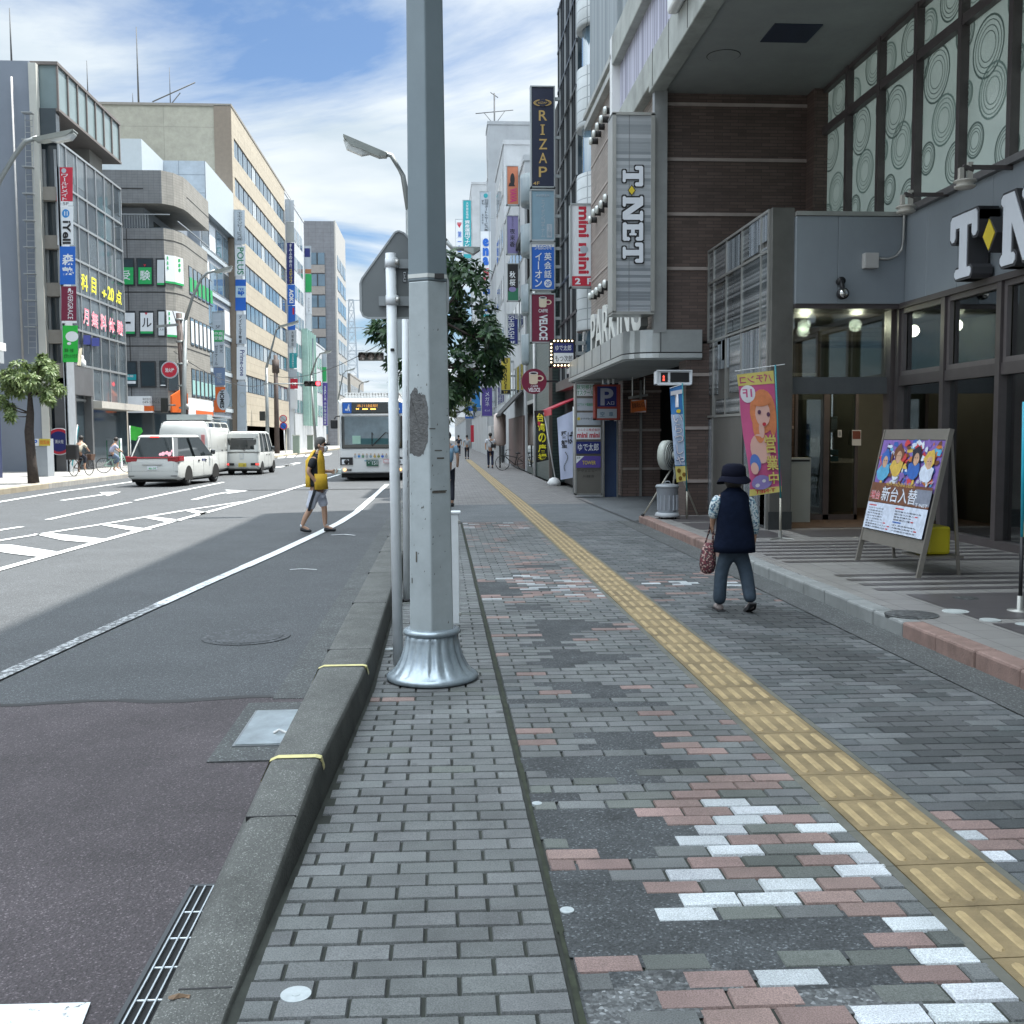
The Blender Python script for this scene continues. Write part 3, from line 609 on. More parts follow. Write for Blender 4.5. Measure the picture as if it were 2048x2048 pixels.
# ================================================================== RIGHT SIDE: the arcade building
M_silver = mat('silver_panel', (.30,.335,.365), .45, .35, var=.07, vs=.7, dirt=.12)
M_black = mat('black', (.012,.012,.014), .5, var=.2)
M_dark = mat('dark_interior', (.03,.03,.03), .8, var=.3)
M_frame = mat('window_frame', (.115,.10,.10), .45, .45, var=.15, vs=3)
M_bronze = mat('bronze_panel', (.16,.155,.145), .42, .65, var=.16, vs=1.2)
M_steel = mat('brushed_steel', (.42,.42,.40), .38, .7, var=.15, vs=1.4)
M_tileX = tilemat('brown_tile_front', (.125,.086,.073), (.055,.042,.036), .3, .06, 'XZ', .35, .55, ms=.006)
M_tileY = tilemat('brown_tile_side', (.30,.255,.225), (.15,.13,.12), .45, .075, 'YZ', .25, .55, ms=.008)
M_band = mat('pale_stone_band', (.34,.29,.265), .6, var=.15, vs=5)
M_soffit = mat('soffit', (.3,.32,.315), .6, .1, var=.12, vs=1.2, dirt=.25)
M_weath = mat('weathered_beam', (.36,.38,.36), .65, .15, var=.3, vs=1.6, dirt=.6)
M_rib = stripemat('ribbed_lilac', (.22,.22,.30), (.52,.52,.62), 'Y', .05, .45, .2)
M_ribs = stripemat('ribbed_slate', (.20,.23,.25), (.33,.37,.39), 'Y', .06, .5, .2)
M_white = mat('white_paint', (.72,.73,.73), .5, var=.06, vs=4)
M_glass = glassmat('shop_glass', (.6,.68,.67), 1.3)
AR = thing('arcade_building', 'large shop building on the right with an overhanging upper storey above a silver fascia', 'building', (7.1,10,0))
# upper mass with soffit
mb = MB(); mb.box(4.15,-25,7.93,24,26,20.2); obj('upper_storeys', mb, M_ribs, AR)
mb = MB(); mb.box(3.95,-25,7.90,7.4,19.6,8.02); obj('soffit', mb, M_soffit, AR)
mb = MB(); mb.box(5.2,16.26,7.885,5.96,17.0,7.91); obj('soffit_hatch', mb, mat('hatch_navy',(.025,.035,.06),.5), AR)
mb = MB(); mb.lathe((4.78,17.65,7.885),[(.28,0),(.28,.02)],32); mb.use(M_soffit).lathe((4.78,17.65,7.88),[(.265,0),(.265,.02)],32); o = obj('soffit_vent', mb, None, AR) if False else obj('soffit_vent', MB().use(M_dark).lathe((4.78,17.65,7.893),[(.28,0),(.28,.02)],32).use(M_soffit).lathe((4.78,17.65,7.889),[(.268,0),(.268,.02)],32), None, AR)
mb = MB(); mb.box(3.90,-25,7.87,4.2,19.55,8.55)
obj('lower_beam', mb, M_weath, AR, bevel=.02)
mb = MB(); mb.box(3.90,19.55,8.0,4.2,23.6,8.55); obj('lower_beam', mb, M_weath, AR, bevel=.02)
mb = MB(); mb.box(4.08,-25,8.55,4.14,23.7,9.8); obj('ribbed_cladding', mb, M_rib, AR)
mb = MB(); mb.box(3.90,-25,9.8,4.2,23.75,10.45); obj('upper_beam', mb, M_weath, AR, bevel=.02)
mb = MB(); mb.box(3.90,23.7,7.9,4.2,24.0,10.45); obj('beam_end', mb, MC['white_paint'], AR)
mb = MB(); y = -24
while y < 19.5: mb.box(3.893,y,7.9,3.899,y+.012,8.55); mb.box(3.893,y+.3,9.8,3.899,y+.312,10.45); y += 1.35
obj('beam_joints', mb, M_dark, AR)
# brown tiled flank facing the camera, with its pale bands
mb = MB(); mb.box(4.10,19.6,3.3,7.2,26.6,7.92); obj('tiled_flank', mb, M_tileX, AR)
for z in (4.7,5.7,6.7,7.7):
    mb = MB(); mb.box(4.09,19.575,z-.03,7.12,19.6,z+.03); obj('stone_band', mb, M_band, AR)
mb = MB(); mb.box(3.98,19.40,3.5,4.22,19.59,7.88); obj('metal_pilaster', mb, mat('pilaster',(.33,.34,.34),.4,.5,var=.15,vs=2), AR)
mb = MB(); mb.box(6.9,19.2,4.9,7.3,19.6,7.9); obj('tiled_return', mb, M_tileX, AR)
# tiled street wall above the parking entrance
mb = MB(); mb.box(4.09,19.65,3.3,12,28.25,9.72); obj('tiled_street_wall', mb, M_tileY, AR)
for z in (4.7,5.7,6.7,7.7,8.7):
    mb = MB(); mb.box(4.075,19.7,z-.03,4.1,28.2,z+.03); obj('stone_band', mb, M_band, AR)
mb = MB(); mb.box(3.93,23.9,9.72,4.3,28.4,9.86); mb.box(3.98,23.9,9.86,4.3,28.4,10.0); mb.box(3.9,23.9,10.0,4.3,28.5,10.12); obj('cornice', mb, MC['white_paint'] if False else mat('cornice',(.4,.41,.39),.5,.2,var=.2,vs=2), AR)
mb = MB(); mb.box(4.05,23.9,10.12,12,28.2,14.4); obj('slate_cladding', mb, M_ribs, AR)
M_cap = mat('vent_cap', (.55,.58,.56), .4, .3, var=.1)
for k, pts in (('R1',[(1490,640),(1520,570),(1553,500),(1592,430),(1632,345)]),('R1',[(1480,1400),(1515,1330),(1550,1300),(1590,1250),(1632,1190)]),('R2',[(1690,790),(1722,765),(1765,730),(1807,690),(1858,650)])):
    for p in pts:
        c = AX(q(k,*p),4.0); mb = MB(); mb.use(M_cap, True).lathe((3.86,c.y,c.z),[(.02,0),(.08,.01),(.10,.05),(.10,.08)],18,'X').use(M_dark).lathe((3.94,c.y,c.z),[(.075,0),(.075,.17)],14,'X'); obj('vent_cap', mb, None, AR)
# parking canopy with rounded corner
mb = MB()
def canopy(z0, z1, off=0):
    pts = [(4.9,19.42-off)]+[(3.48+.6-(.6+off)*math.cos(a_), 20.02-(.6+off)*math.sin(a_)) for a_ in [PI/2-PI/2*i/8 for i in range(9)]]+[(3.48-off,28.2),(4.9,28.2)]
    return [(x,y,z0) for x, y in pts], (0,0,z1-z0)
mb.use(mat('canopy_metal',(.40,.42,.42),.3,.65,var=.22,vs=1.1,dirt=.15), False); a, b = canopy(3.14,3.55); mb.prism(a, b); obj('canopy_fascia', mb, None, AR)
mb = MB(); mb.use(M_black); a, b = canopy(3.115,3.14,-.01); mb.prism(a, b); obj('canopy_groove', mb, None, AR)
mb = MB(); mb.use(mat('canopy_trim',(.5,.52,.52),.3,.7)); a, b = canopy(3.03,3.115,.01); mb.prism(a, b); a, b = canopy(3.0,3.03,-.03); mb.use(M_soffit).prism(a, b); obj('canopy_rim', mb, None, AR)
mb = MB()
for y in (21.3,22.6,23.9,25.2,26.5,27.8): mb.box(3.474,y,3.14,3.48,y+.012,3.55)
mb.box(4.11,19.415,3.14,4.125,19.42,3.55); obj('canopy_joints', mb, M_dark, AR)
# PARKING letters standing on the canopy
fc = Face('P', X=3.72); ltt = thing('parking_letters', 'row of big white letters reading PARKING standing on the canopy', 'sign letters', (3.75,22.6,3.6))
V_, F_ = glyphs('PARKING', .03)
mb = MB(); mb.use(mat('letter_white',(.62,.63,.6),.45)); hi = [(3.82, 26.5+(19.85-26.5)*a, 4.62-(4.62-3.58)*b) for a, b in V_]
mb.add(hi, F_); 
nB = len(hi)
from collections import Counter
ec = Counter()
for f_ in F_:
    for i in range(len(f_)): ec[tuple(sorted((f_[i], f_[(i+1) % len(f_)])))] += 1
mb.use(mat('letter_side',(.3,.31,.3),.5)); 
for (a, b), n_ in ec.items():
    if n_ == 1: A, B = hi[a], hi[b]; mb.poly([A, B, (B[0]+.14,B[1],B[2]), (A[0]+.14,A[1],A[2])])
obj('letters', mb, None, ltt, fix=False)
# under the canopy: parking entrance
mb = MB(); mb.box(4.62,19.5,-.05,7.2,20.1,3.3); obj('tiled_pier', mb, M_tileX, AR)
for z in (.72,1.72,2.72):
    mb = MB(); mb.box(4.605,19.475,z-.03,7.12,19.5,z+.03); obj('stone_band', mb, M_band, AR)
mb = MB(); mb.box(4.72,26.9,-.05,5.15,27.6,3.3); mb.box(5.22,26.9,-.05,5.7,27.6,3.3); obj('tiled_pier', mb, tilemat('brown_tile_pier',(.19,.13,.11),(.05,.04,.036),.45,.075,'XZ',.25,.55,ms=.006), AR)
for z in (.72,1.72,2.72):
    mb = MB(); mb.box(4.71,26.875,z-.03,5.72,26.9,z+.03); obj('stone_band', mb, M_band, AR)
mb = MB(); mb.box(5.155,26.86,0,5.215,26.95,3.0); obj('door_rail', mb, M_steel, AR)
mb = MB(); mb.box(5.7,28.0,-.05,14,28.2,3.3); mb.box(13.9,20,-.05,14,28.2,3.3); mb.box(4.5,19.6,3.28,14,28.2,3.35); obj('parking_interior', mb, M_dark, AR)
mb = MB(); mb.box(6.2,24.5,0,7.6,25.2,.85); mb.box(6.4,25.3,1.2,7.4,25.5,1.35); obj('parking_machine', mb, mat('machine_grey',(.25,.28,.29),.5), AR)
# corner of louvred metal wall: parts on the plane X = 5.05
XL = 5.05
mb = MB(); mb.box(XL+.03,15.95,PZ,XL+.4,19.55,5.0); obj('louvre_backing', mb, M_bronze, AR)
M_lh = stripemat('louvre_horizontal', (.12,.14,.15), (.52,.55,.57), 'Z', .035, .25, .75)
M_lv = stripemat('louvre_vertical', (.13,.15,.17), (.50,.54,.58), 'Y', .03, .25, .75)
def lp(y0, y1, z0, z1, m):
    mb = MB(); mb.box(XL, y0+.02, z0+.02, XL+.035, y1-.02, z1-.02); obj('louvre_panel', mb, m, AR)
for a in ((15.95,16.5,4.55,5.0,M_lv),(16.5,17.0,4.45,5.0,M_lv),(17.0,17.5,4.45,4.97,M_lh),(17.5,18.3,4.4,4.97,M_lv),(18.3,19.5,4.3,4.97,M_lh),(15.95,16.3,PZ,4.5,M_lh),(16.3,17.9,3.35,4.4,M_lh),(17.9,18.3,3.35,4.35,M_lh),(18.3,18.6,2.9,4.3,M_lh),(18.6,19.5,3.2,4.25,M_lh),(16.35,17.35,2.3,3.3,M_lv),(17.35,18.1,2.3,3.3,M_lh),(18.1,18.9,2.75,3.3,M_lv),(18.9,19.5,2.3,3.2,M_lh),(17.35,19.0,1.95,2.25,M_lh),(16.3,17.3,1.95,2.25,M_lv),(19.15,19.55,.15,1.9,M_lv),(16.3,17.2,.15,1.9,M_lv),(15.97,16.28,.15,.9,M_lh)): lp(*a)
mb = MB()
for y in (15.94,16.3,19.55,17.35,18.3,19.15): mb.box(XL-.02,y-.02,PZ if y in (15.94,19.55,19.15) else 1.95,XL+.03,y+.02,5.02)
for z in (1.93,3.32,4.40,5.0): mb.box(XL-.022,15.94,z-.02,XL+.03,19.55,z+.02)
obj('louvre_frame', mb, M_steel, AR)
mb = MB(); mb.box(XL-.005,17.25,PZ,XL+.02,19.12,1.9); obj('bronze_door', mb, M_bronze, AR)
mb = MB(); mb.box(XL,15.8,PZ,5.40,15.95,5.02); obj('corner_pillar', mb, mat('pillar_bronze',(.20,.195,.18),.36,.75,var=.3,vs=.8), AR, bevel=.01)
mb = MB(); mb.box(XL-.01,15.785,PZ,5.41,15.8,.40); obj('pillar_base', mb, mat('base_dark',(.06,.065,.065),.4,.5), AR)
# silver panels over the entrance and along the fascia
for a, b in ((5.40,6.05),(6.055,7.10)):
    mb = MB(); mb.box(a,15.72,3.57,b,15.95,4.88); obj('silver_panel', mb, M_silver, AR, bevel=.006)
mb = MB(); mb.box(5.40,15.70,4.885,7.1,16.4,4.95); obj('panel_flashing', mb, M_steel, AR)
Yj = [15.92,15.02,14.1,13.2,12.3,11.4,10.5,9.6,8.7,7.8,6.9,6,5,4,3,2,1,0,-1,-3,-5]
for a, b in zip(Yj[1:], Yj[:-1]):
    mb = MB(); mb.box(7.1,a+.004,3.57,7.35,b-.004,4.90); obj('silver_panel', mb, M_silver, AR, bevel=.005)
mb = MB(); mb.box(7.13,-5,3.56,7.4,15.9,4.91); obj('panel_backing', mb, M_black, AR)
# upper frosted glazing with printed rings
M_frost = mat('frosted_glass', (.56,.65,.61), .14, 0, var=.10, vs=.8, spec=.6); M_frost.node_tree.nodes['Principled BSDF'].inputs['Emission Color'].default_value = (.55,.72,.66,1); M_frost.node_tree.nodes['Principled BSDF'].inputs['Emission Strength'].default_value = .045  # faint emission added so the shaded panes look paler
mb = MB(); mb.box(7.16,-5,4.92,7.2,19.6,7.9); obj('frosted_panes', mb, M_frost, AR)
rng = random.Random(5)
for shade, nm in ((.21,'ring_print'),(.33,'pale_ring_print')):
    mb = MB(); yy = 19.4
    while yy > 2:
        for fy, fz, R0 in (((.2,.2,.24),(.72,.1,.3),(.3,.6,.4),(.85,.68,.26),(.62,.9,.34)) if shade < .3 else ((.5,.35,.36),(.05,.85,.3),(.9,.42,.2))):
            cy = yy-fy*1.35+rng.uniform(-.1,.1); cz = 4.95+fz*2.9+rng.uniform(-.1,.1); r0 = R0; k = 0
            while r0 > R0*.35:
                t2 = .028 if k == 0 else .012; n_ = 26
                for i in range(n_):
                    a, b = 2*PI*i/n_, 2*PI*(i+1)/n_
                    P4 = [(cy+rr*math.cos(t3)*1.0, cz+rr*math.sin(t3)) for rr, t3 in ((r0,a),(r0,b),(r0-t2,b),(r0-t2,a))]
                    if min(p[1] for p in P4) > 4.95 and max(p[1] for p in P4) < 7.88: mb.poly([(7.155-.0004*k-(0 if shade < .3 else .002), p[0], p[1]) for p in P4])
                r0 -= R0*.17; k += 1
        yy -= 1.35
    obj(nm, mb, mat(nm, (shade*.7,shade*1.0,shade*.9), .3), AR, fix=False)
for y in (19.55,18.05,16.72,15.41,14.07,12.78,11.5,10.2,8.9,7.6,6.3,5.0,3.7,2.4):
    mb = MB(); mb.box(7.04,y-.05,4.90,7.16,y+.05,7.92); obj('mullion', mb, M_frame, AR)
mb = MB(); mb.box(7.05,-5,7.06,7.15,19.6,7.20); obj('transom', mb, M_frame, AR)
mb = MB(); mb.box(7.02,-5,4.90,7.17,19.6,4.99); obj('sill', mb, mat('sill_metal',(.22,.21,.21),.4,.5), AR)
mb = MB(); mb.box(7.06,-5,7.82,7.16,19.6,7.92); obj('head_rail', mb, M_frame, AR)
# ground floor glazing
mb = MB(); mb.box(7.16,-5,.2,7.175,15.9,3.57); obj('shop_glass_pane', mb, M_glass, AR)
for y in (15.85,14.38,12.90,11.45,10.0,8.55,7.1,5.6,4.1,2.6):
    mb = MB(); mb.box(7.05,y-.055,PZ,7.2,y+.055,3.57); obj('mullion', mb, M_frame, AR)
mb = MB(); mb.box(7.07,-5,2.33,7.19,15.85,2.48); obj('transom', mb, M_frame, AR)
mb = MB(); mb.box(7.04,-5,PZ,7.2,15.85,.22); obj('plinth', mb, M_frame, AR)
mb = MB(); mb.box(7.03,-5,3.50,7.2,15.9,3.58); obj('head_rail', mb, M_frame, AR)
for a, b in ((15.79,14.44),(14.32,12.96),(12.84,11.51),(11.39,10.06),(9.94,8.61)):
    mb = MB()
    for p in ((a,b,2.48,2.55),(a,b,3.43,3.50)): mb.box(7.09,p[1],p[2],7.15,p[0],p[3])
    mb.box(7.09,a-.07,2.55,7.15,a,3.43); mb.box(7.09,b,2.55,7.15,b+.07,3.43); obj('vent_window_frame', mb, mat('vent_frame',(.17,.15,.15),.45,.4), AR)
# frosted film along the lower panes
M_film = mat('frosted_film', (.40,.46,.45), .3, alpha=.62, var=.1, vs=2)
rng = random.Random(3); mb = MB()
mb.box(7.19,8.6,.25,7.193,13.6,1.15)
y = 13.75
while y > 6:
    w2 = rng.choice((.03,.05,.09)); top_ = rng.choice((1.5,1.9,2.0)); mb.box(7.19,y-w2,1.15,7.193,y,top_); y -= w2+rng.choice((.02,.03,.06))
mb.box(7.195,8.6,2.0,7.198,12.8,3.4)
obj('frosted_film', mb, M_film, AR)
# entrance: glazed screen set back under the silver panels
mb = MB(); mb.box(5.42,16.1,2.45,7.05,16.12,3.57); obj('transom_glass', mb, M_glass, AR)
mb = MB(); mb.box(5.42,16.06,2.22,7.05,16.2,2.48); obj('transom', mb, mat('transom_grey',(.13,.14,.145),.45,.5), AR)
mb = MB(); mb.box(5.38,16.0,PZ,5.46,16.2,3.57); mb.box(7.0,15.95,PZ,7.1,16.2,3.57); obj('door_post', mb, M_frame, AR)
mb = MB(); mb.box(5.40,15.75,3.5,7.1,17,3.57); obj('lobby_soffit', mb, M_frame, AR)
# interior: floor, walls, ceiling, lamps
M_inw = mat('interior_wall', (.17,.18,.155), .8, var=.2, vs=1); M_inc = mat('interior_ceiling', (.2,.2,.19), .8, var=.1); M_mat_ = mat('door_mat', (.12,.08,.055), .9, var=.4, vs=6)
mb = MB(); mb.box(5.4,16.0,.06,16,24,PZ+.01); mb.box(7.25,-5,.06,16,16,PZ+.01); obj('interior_floor', mb, M_mat_, AR)
mb = MB(); mb.box(5.4,20.2,PZ,16,20.3,3.6); mb.box(15.9,-5,PZ,16,24,3.6); mb.box(5.42,16.0,PZ,5.46,20.2,3.6); obj('interior_wall', mb, M_inw, AR)
mb = MB(); mb.box(5.42,16.0,3.62,16,24,3.66); mb.box(7.25,-5,3.6,16,16,3.64); obj('interior_ceiling', mb, M_inc, AR)
mb = MB()
for x, y, w2, h2 in ((6.3,17.9,.9,2.4),(8.9,15.9,1.6,3.5),(10.4,13.2,1.2,3.5),(9.3,10.5,.5,3.5),(12,8,2,3.5)): mb.box(x,y,PZ,x+w2,y+.25,PZ+h2-.15)
obj('interior_partition', mb, mat('partition_brown',(.085,.08,.062),.7,var=.3,vs=1.2), AR)
# automatic door leaves inside the lobby
for x in (6.0,6.55):
    mb = MB(); 
    for a in ((x,17.4,PZ,x+.05,17.46,2.4),(x+.5,17.4,PZ,x+.55,17.46,2.4),(x,17.4,2.32,x+.55,17.46,2.4),(x,17.4,PZ,x+.55,17.46,PZ+.1)): mb.box(*a)
    o = obj('door_leaf', mb, M_frame, AR); mb = MB(); mb.box(x+.05,17.42,PZ+.1,x+.5,17.43,2.32); obj('door_glass', mb, M_glass, o)
mb = MB(); mb.box(7.3,9,.13,9.0,15.5,1.05); obj('service_counter', mb, mat('counter',(.3,.28,.25),.6,var=.2), AR)
M_lamp = mat('lamp_glow', (1,.86,.6), emit=4, var=0)
LP = [(5.9,16.7),(6.75,16.7),(6.2,17.6),(7.5,15.0),(8.3,14.6),(8.0,16.6),(9.0,13.2),(8.4,12.0),(10.4,15.2),(10.8,11.2),(8.3,9.0),(12,13.5)]
for i, (x, y) in enumerate(LP):
    t_ = thing('downlight', ['round recessed downlight glowing above the arcade entrance, seen through the glass'][0], 'ceiling light', (x,y,3.6), 'downlights in the arcade ceiling')
    mb = MB(); mb.lathe((x,y,3.585),[(.09,0),(.09,.03)],20); obj('lamp_disc', mb, M_lamp, t_)
    mb = MB(); mb.lathe((x,y,3.58),[(.105,0),(.105,.035),(.115,.035),(.115,0)],20); obj('trim_ring', mb, M_white, t_)
    ld = bpy.data.lights.new('lobby_lamp','POINT'); ld.energy = 11 if i < 3 else 7; ld.color = (1,.85,.62); ld.shadow_soft_size = .1
    lo = bpy.data.objects.new('lobby_lamp', ld); sc.collection.objects.link(lo); lo.location = (0,0,-.25); lo.parent = t_
# big T diamond N E T letters on the fascia
def slabrects(ch):
    return {'T': [(0,0,1,.2),(0,0,.2,.4),(.8,0,1,.4),(.36,0,.64,1),(.2,.85,.8,1)],
            'N': [(.06,0,.3,1),(.72,0,.94,1),(0,0,.3,.16),(0,.84,.42,1),(.58,0,1,.16),'D'],
            'E': [(.1,0,.38,1),(0,0,.95,.2),(0,.8,.95,1),(.3,.41,.66,.59),(.76,0,.96,.36),(.76,.64,.96,1),(.56,.32,.68,.68)]}[ch]
def slab(ch, e=0, er=None):
    out = []
    for r in slabrects(ch):
        if r == 'D': out.append([(.08-e,.0-e),(.36+e,.0-e),(.92+e,1+e),(.64-e,1+e)]); continue
        a, b, c, d = r; a -= e; b -= e; c += e; d += e; k = min(.06, (c-a)*.3, (d-b)*.3)
        out.append([(a+k,b),(c-k,b),(c,b+k),(c,d-k),(c-k,d),(a+k,d),(a,d-k),(a,b+k)])
    return out
NT = thing('shop_name_letters', 'thick white letters with a yellow diamond fixed to the silver fascia', 'sign letters', (6.85,13,4.1))
M_lw = mat('sign_white', (.70,.73,.78), .35, var=.05); M_ls = mat('sign_side', (.055,.055,.06), .5); M_ly = mat('sign_yellow', (.72,.55,.04), .4)
def letter3d(ch, y0, y1, z0, z1):
    mb = MB()
    for e, dx, m in ((.035,0,M_ls),(.0,-.012,M_lw)):
        mb.use(m)
        for k_, pl in enumerate(slab(ch, e)): mb.prism([(6.80+dx-.0012*k_, y0+(y1-y0)*a, z0+(z1-z0)*b) for a, b in pl], (.27 if e else .01,0,0))
    obj('letter', mb, None, NT)
letter3d('T',13.68,12.98,4.43,3.61); letter3d('N',12.42,11.62,4.44,3.60); letter3d('E',11.3,10.6,4.56,3.68); letter3d('T',10.4,9.7,4.56,3.68)
mb = MB(); dm = lambda e, x: [(x,12.70,4.04+.19+e),(x,12.70-.14-e,4.04),(x,12.70,4.04-.19-e),(x,12.70+.14+e,4.04)]
mb.use(M_ls).prism(dm(.03,6.80),(.27,0,0)).use(M_ly).prism(dm(0,6.788),(.01,0,0)); obj('diamond', mb, None, NT)
# vertical blade sign
BS = thing('blade_sign', 'tall silver blade sign with ribbed face and sideways outlined letters, a yellow diamond among them', 'sign', (3.6,19.4,5.5))
a = AY(q('R5',400,742),19.3); b = AY(q('D',1229,588),19.3)
mb = MB(); mb.box(a.x+.07,19.3,b.z,b.x,19.75,a.z); obj('sign_box', mb, stripemat('blade_ribs',(.30,.33,.36),(.52,.55,.59),'Z',.06,.3,.5), BS)
mb = MB(); mb.box(a.x,19.26,b.z-.02,a.x+.07,19.78,a.z+.03); mb.box(b.x-.02,19.26,b.z-.02,b.x+.05,19.78,a.z+.03); mb.box(a.x,19.26,a.z,b.x+.05,19.78,a.z+.05); mb.box(a.x,19.26,b.z-.05,b.x+.05,19.78,b.z); obj('sign_frame', mb, M_steel, BS)
mb = MB(); mb.box(a.x+.31,19.292,b.z,a.x+.32,19.3,a.z); obj('centre_joint', mb, mat('joint_grey',(.2,.21,.22),.5), BS)
fc = Face('R5', Y=19.285, off=.0015)
for ch, (y0, y1) in (('T',(1068,1200)),('N',(1262,1425)),('E',(1432,1555)),('T',(1562,1692))):
    for e, m in ((.06,M_black),(.0,M_lw)):
        for pl in slab(ch, e): 
            fc.mb.use(m); fc.mb.poly([fc.pt(468+(600-468)*(1-b_), y0+(y1-y0)*a_) for a_, b_ in pl]); fc.n += .25
fc.n += 1; fc.quad([(527,1188),(553,1226),(527,1262),(500,1226)], M_black); fc.quad([(527,1196),(547,1226),(527,1254),(506,1226)], M_ly)
fc.build('lettering', BS)
# the disc sign under the beam, top of the picture
mb = MB(); mb.use(M_white).box(3.72,15.9,8.35,3.9,17.2,10.2); tag(obj('wall_sign', mb, bevel=.05), 'white rounded sign box fixed high on the overhanging beam at the top edge', 'sign')
# conduit from wall box, box and floodlight on the silver panel
M_box = mat('box_cream', (.50,.49,.47), .5, var=.06)
mb = MB(); mb.box(6.42,15.60,4.09,6.64,15.72,4.32); o = tag(obj('junction_box', mb, M_box, bevel=.01), 'small cream junction box on the silver panel beside the white conduit', 'junction box')
mb = MB(); mb.use(mat('conduit',(.42,.42,.40),.4,.3), True).tube([(6.64,15.69,4.25),(6.82,15.69,4.24),(6.94,15.68,4.28),(7.02,15.68,4.38),(7.05,15.68,4.52),(7.05,15.68,4.92),(7.03,15.66,4.99)],.02,8); tag(obj('conduit', mb, fix=True), 'thin pipe curving up the silver panel from the junction box', 'pipe')
FL = thing('wall_floodlight', 'small black and chrome spot lamp near the bottom of the silver panel', 'wall lamp', (6.08,15.72,3.8))
mb = MB(); mb.use(M_black,True).lathe((6.07,15.60,3.90),[(.06,0),(.065,.05),(.05,.12)],16,'Y'); mb.tube([(6.07,15.62,3.9),(6.07,15.55,3.75)],.035); obj('bracket', mb, None, FL)
mb = MB(); mb.use(M_black,True).lathe((6.07,15.50,3.70),[(.03,0),(.085,.02),(.085,.1),(.04,.14)],18,'Y'); mb.use(mat('chrome',(.6,.6,.58),.12,1)).lathe((6.07,15.485,3.70),[(.02,0),(.066,.012),(.066,.03)],18,'Y'); obj('lamp_head', mb, None, FL)
mb = MB(); mb.use(mat('pot_grey',(.10,.13,.14),.5,.2,var=.2), True).lathe((6.72,18.5,4.95),[(.13,0),(.14,.03),(.16,.22),(.19,.23),(.19,.33),(.17,.35),(.05,.36)],26)
tag(obj('roof_ventilator', mb), 'round grey ventilator standing on the ledge in front of the brown tiles', 'ventilator')
M_cream = mat('camera_cream', (.52,.50,.45), .45)
for (k, x, y, lb) in (('R6',1045,1600,'cream surveillance lamp on a brown arm above the conduit'),('R6',1505,1400,'cream surveillance lamp on a brown arm nearest the big letters')):
    c = AX(q(k,x,y),6.55); t_ = thing('outdoor_heater', lb, 'bracket lamp', tuple(c), 'bracket lamps along the fascia')
    mb = MB(); mb.use(M_frame).bar((c.x+.02,c.y,c.z+.16),(7.1,c.y,c.z+.16),.04,.05); mb.bar((c.x-.08,c.y,c.z+.17),(c.x+.05,c.y,c.z+.12),.05); obj('arm', mb, None, t_)
    mb = MB(); mb.use(M_cream, True).lathe((c.x-.05,c.y,c.z-.10),[(.10,0),(.125,.015),(.13,.03),(.10,.04),(.10,.075),(.14,.08),(.13,.10),(.05,.115)],22); obj('lamp_head', mb, None, t_)
    mb = MB(); mb.use(M_cream).box(c.x-.02,c.y-.02,c.z,c.x+.04,c.y+.02,c.z+.22); mb.box(c.x-.13,c.y-.03,c.z+.02,c.x-.08,c.y+.03,c.z+.15); obj('yoke', mb, None, t_)
# notices seen on and behind the glass
M_paper = mat('paper', (.62,.63,.62), .7, var=.05); M_redp = mat('print_red', (.55,.03,.04), .5); M_yelp = mat('print_yellow', (.72,.62,.08), .5); M_blkp = mat('print_black', (.02,.02,.025), .5); M_nav = mat('print_navy', (.02,.05,.16), .5)
def notice(k, box, Y, lb, els, X=None, name='notice', back=None, cat='notice', group=None):
    fc = Face(k, Y=Y, X=X, off=.0025); fc.rect(*box, back or M_paper)
    for e in els:
        if e[0] == 't': fc.text(e[1], *e[2:6], e[6], **(e[7] if len(e) > 7 else {}))
        elif e[0] == 'd': fc.disc(*e[1:5], e[5])
        else: fc.rect(*e[1:5], e[5])
    o = obj(name, fc.mb, None, None, fix=False); return tag(o, lb, cat, group)
notice('R7',(1093,1720,1300,1825),None,'red and yellow notice inside the window just above the poster board',[('r',1093,1720,1300,1752,M_redp),('t','当店では',1110,1726,1180,1748,M_paper),('t','20時以降',1215,1726,1290,1748,M_paper),('r',1095,1757,1195,1825,M_yelp),('t','入場規制',1100,1760,1190,1782,M_blkp),('t','実施中',1100,1788,1160,1806,M_blkp),('t','お知らせ',1100,1810,1190,1824,M_blkp),('t','時間帯',1205,1760,1290,1785,M_nav),('t','喫煙所',1215,1790,1295,1822,M_redp)],X=7.22)
notice('R7',(1355,1632,1470,1795),None,'bright framed picture behind the glass right of the poster board',[('r',1362,1640,1462,1660,mat('p_green',(.3,.4,.33),.5)),('r',1358,1765,1466,1790,mat('p_grey',(.3,.32,.32),.5))],X=7.6)
notice('R7',(168,1790,295,1905),19.0,'small white and navy door sign on the beige lobby wall',[('r',168,1855,288,1885,M_nav),('t','入口',205,1800,255,1815,M_blkp)])
notice('R7',(598,1785,668,1905),17.35,'small poster with a dark red picture on the inner door glass',[('r',602,1792,664,1855,mat('p_brown',(.18,.05,.03),.5))])
notice('R7',(487,1785,518,1840),17.35,'tiny white sticker upper left of the dark red door poster',[('r',493,1795,512,1830,mat('p_grey2',(.25,.28,.28),.5))])
notice('R7',(1420,1488,1535,1525),None,'dark lettering meaning smoking on a pale inner wall',[('t','喫煙',1424,1490,1530,1524,M_blkp)],X=9.0,back=M_inw)
mb = MB(); c = G(q('R8',1405,665),PZ+.02); c = Vector((8.6,15.0,PZ+.02)); c = AX(q('R8',1408,660),8.3)
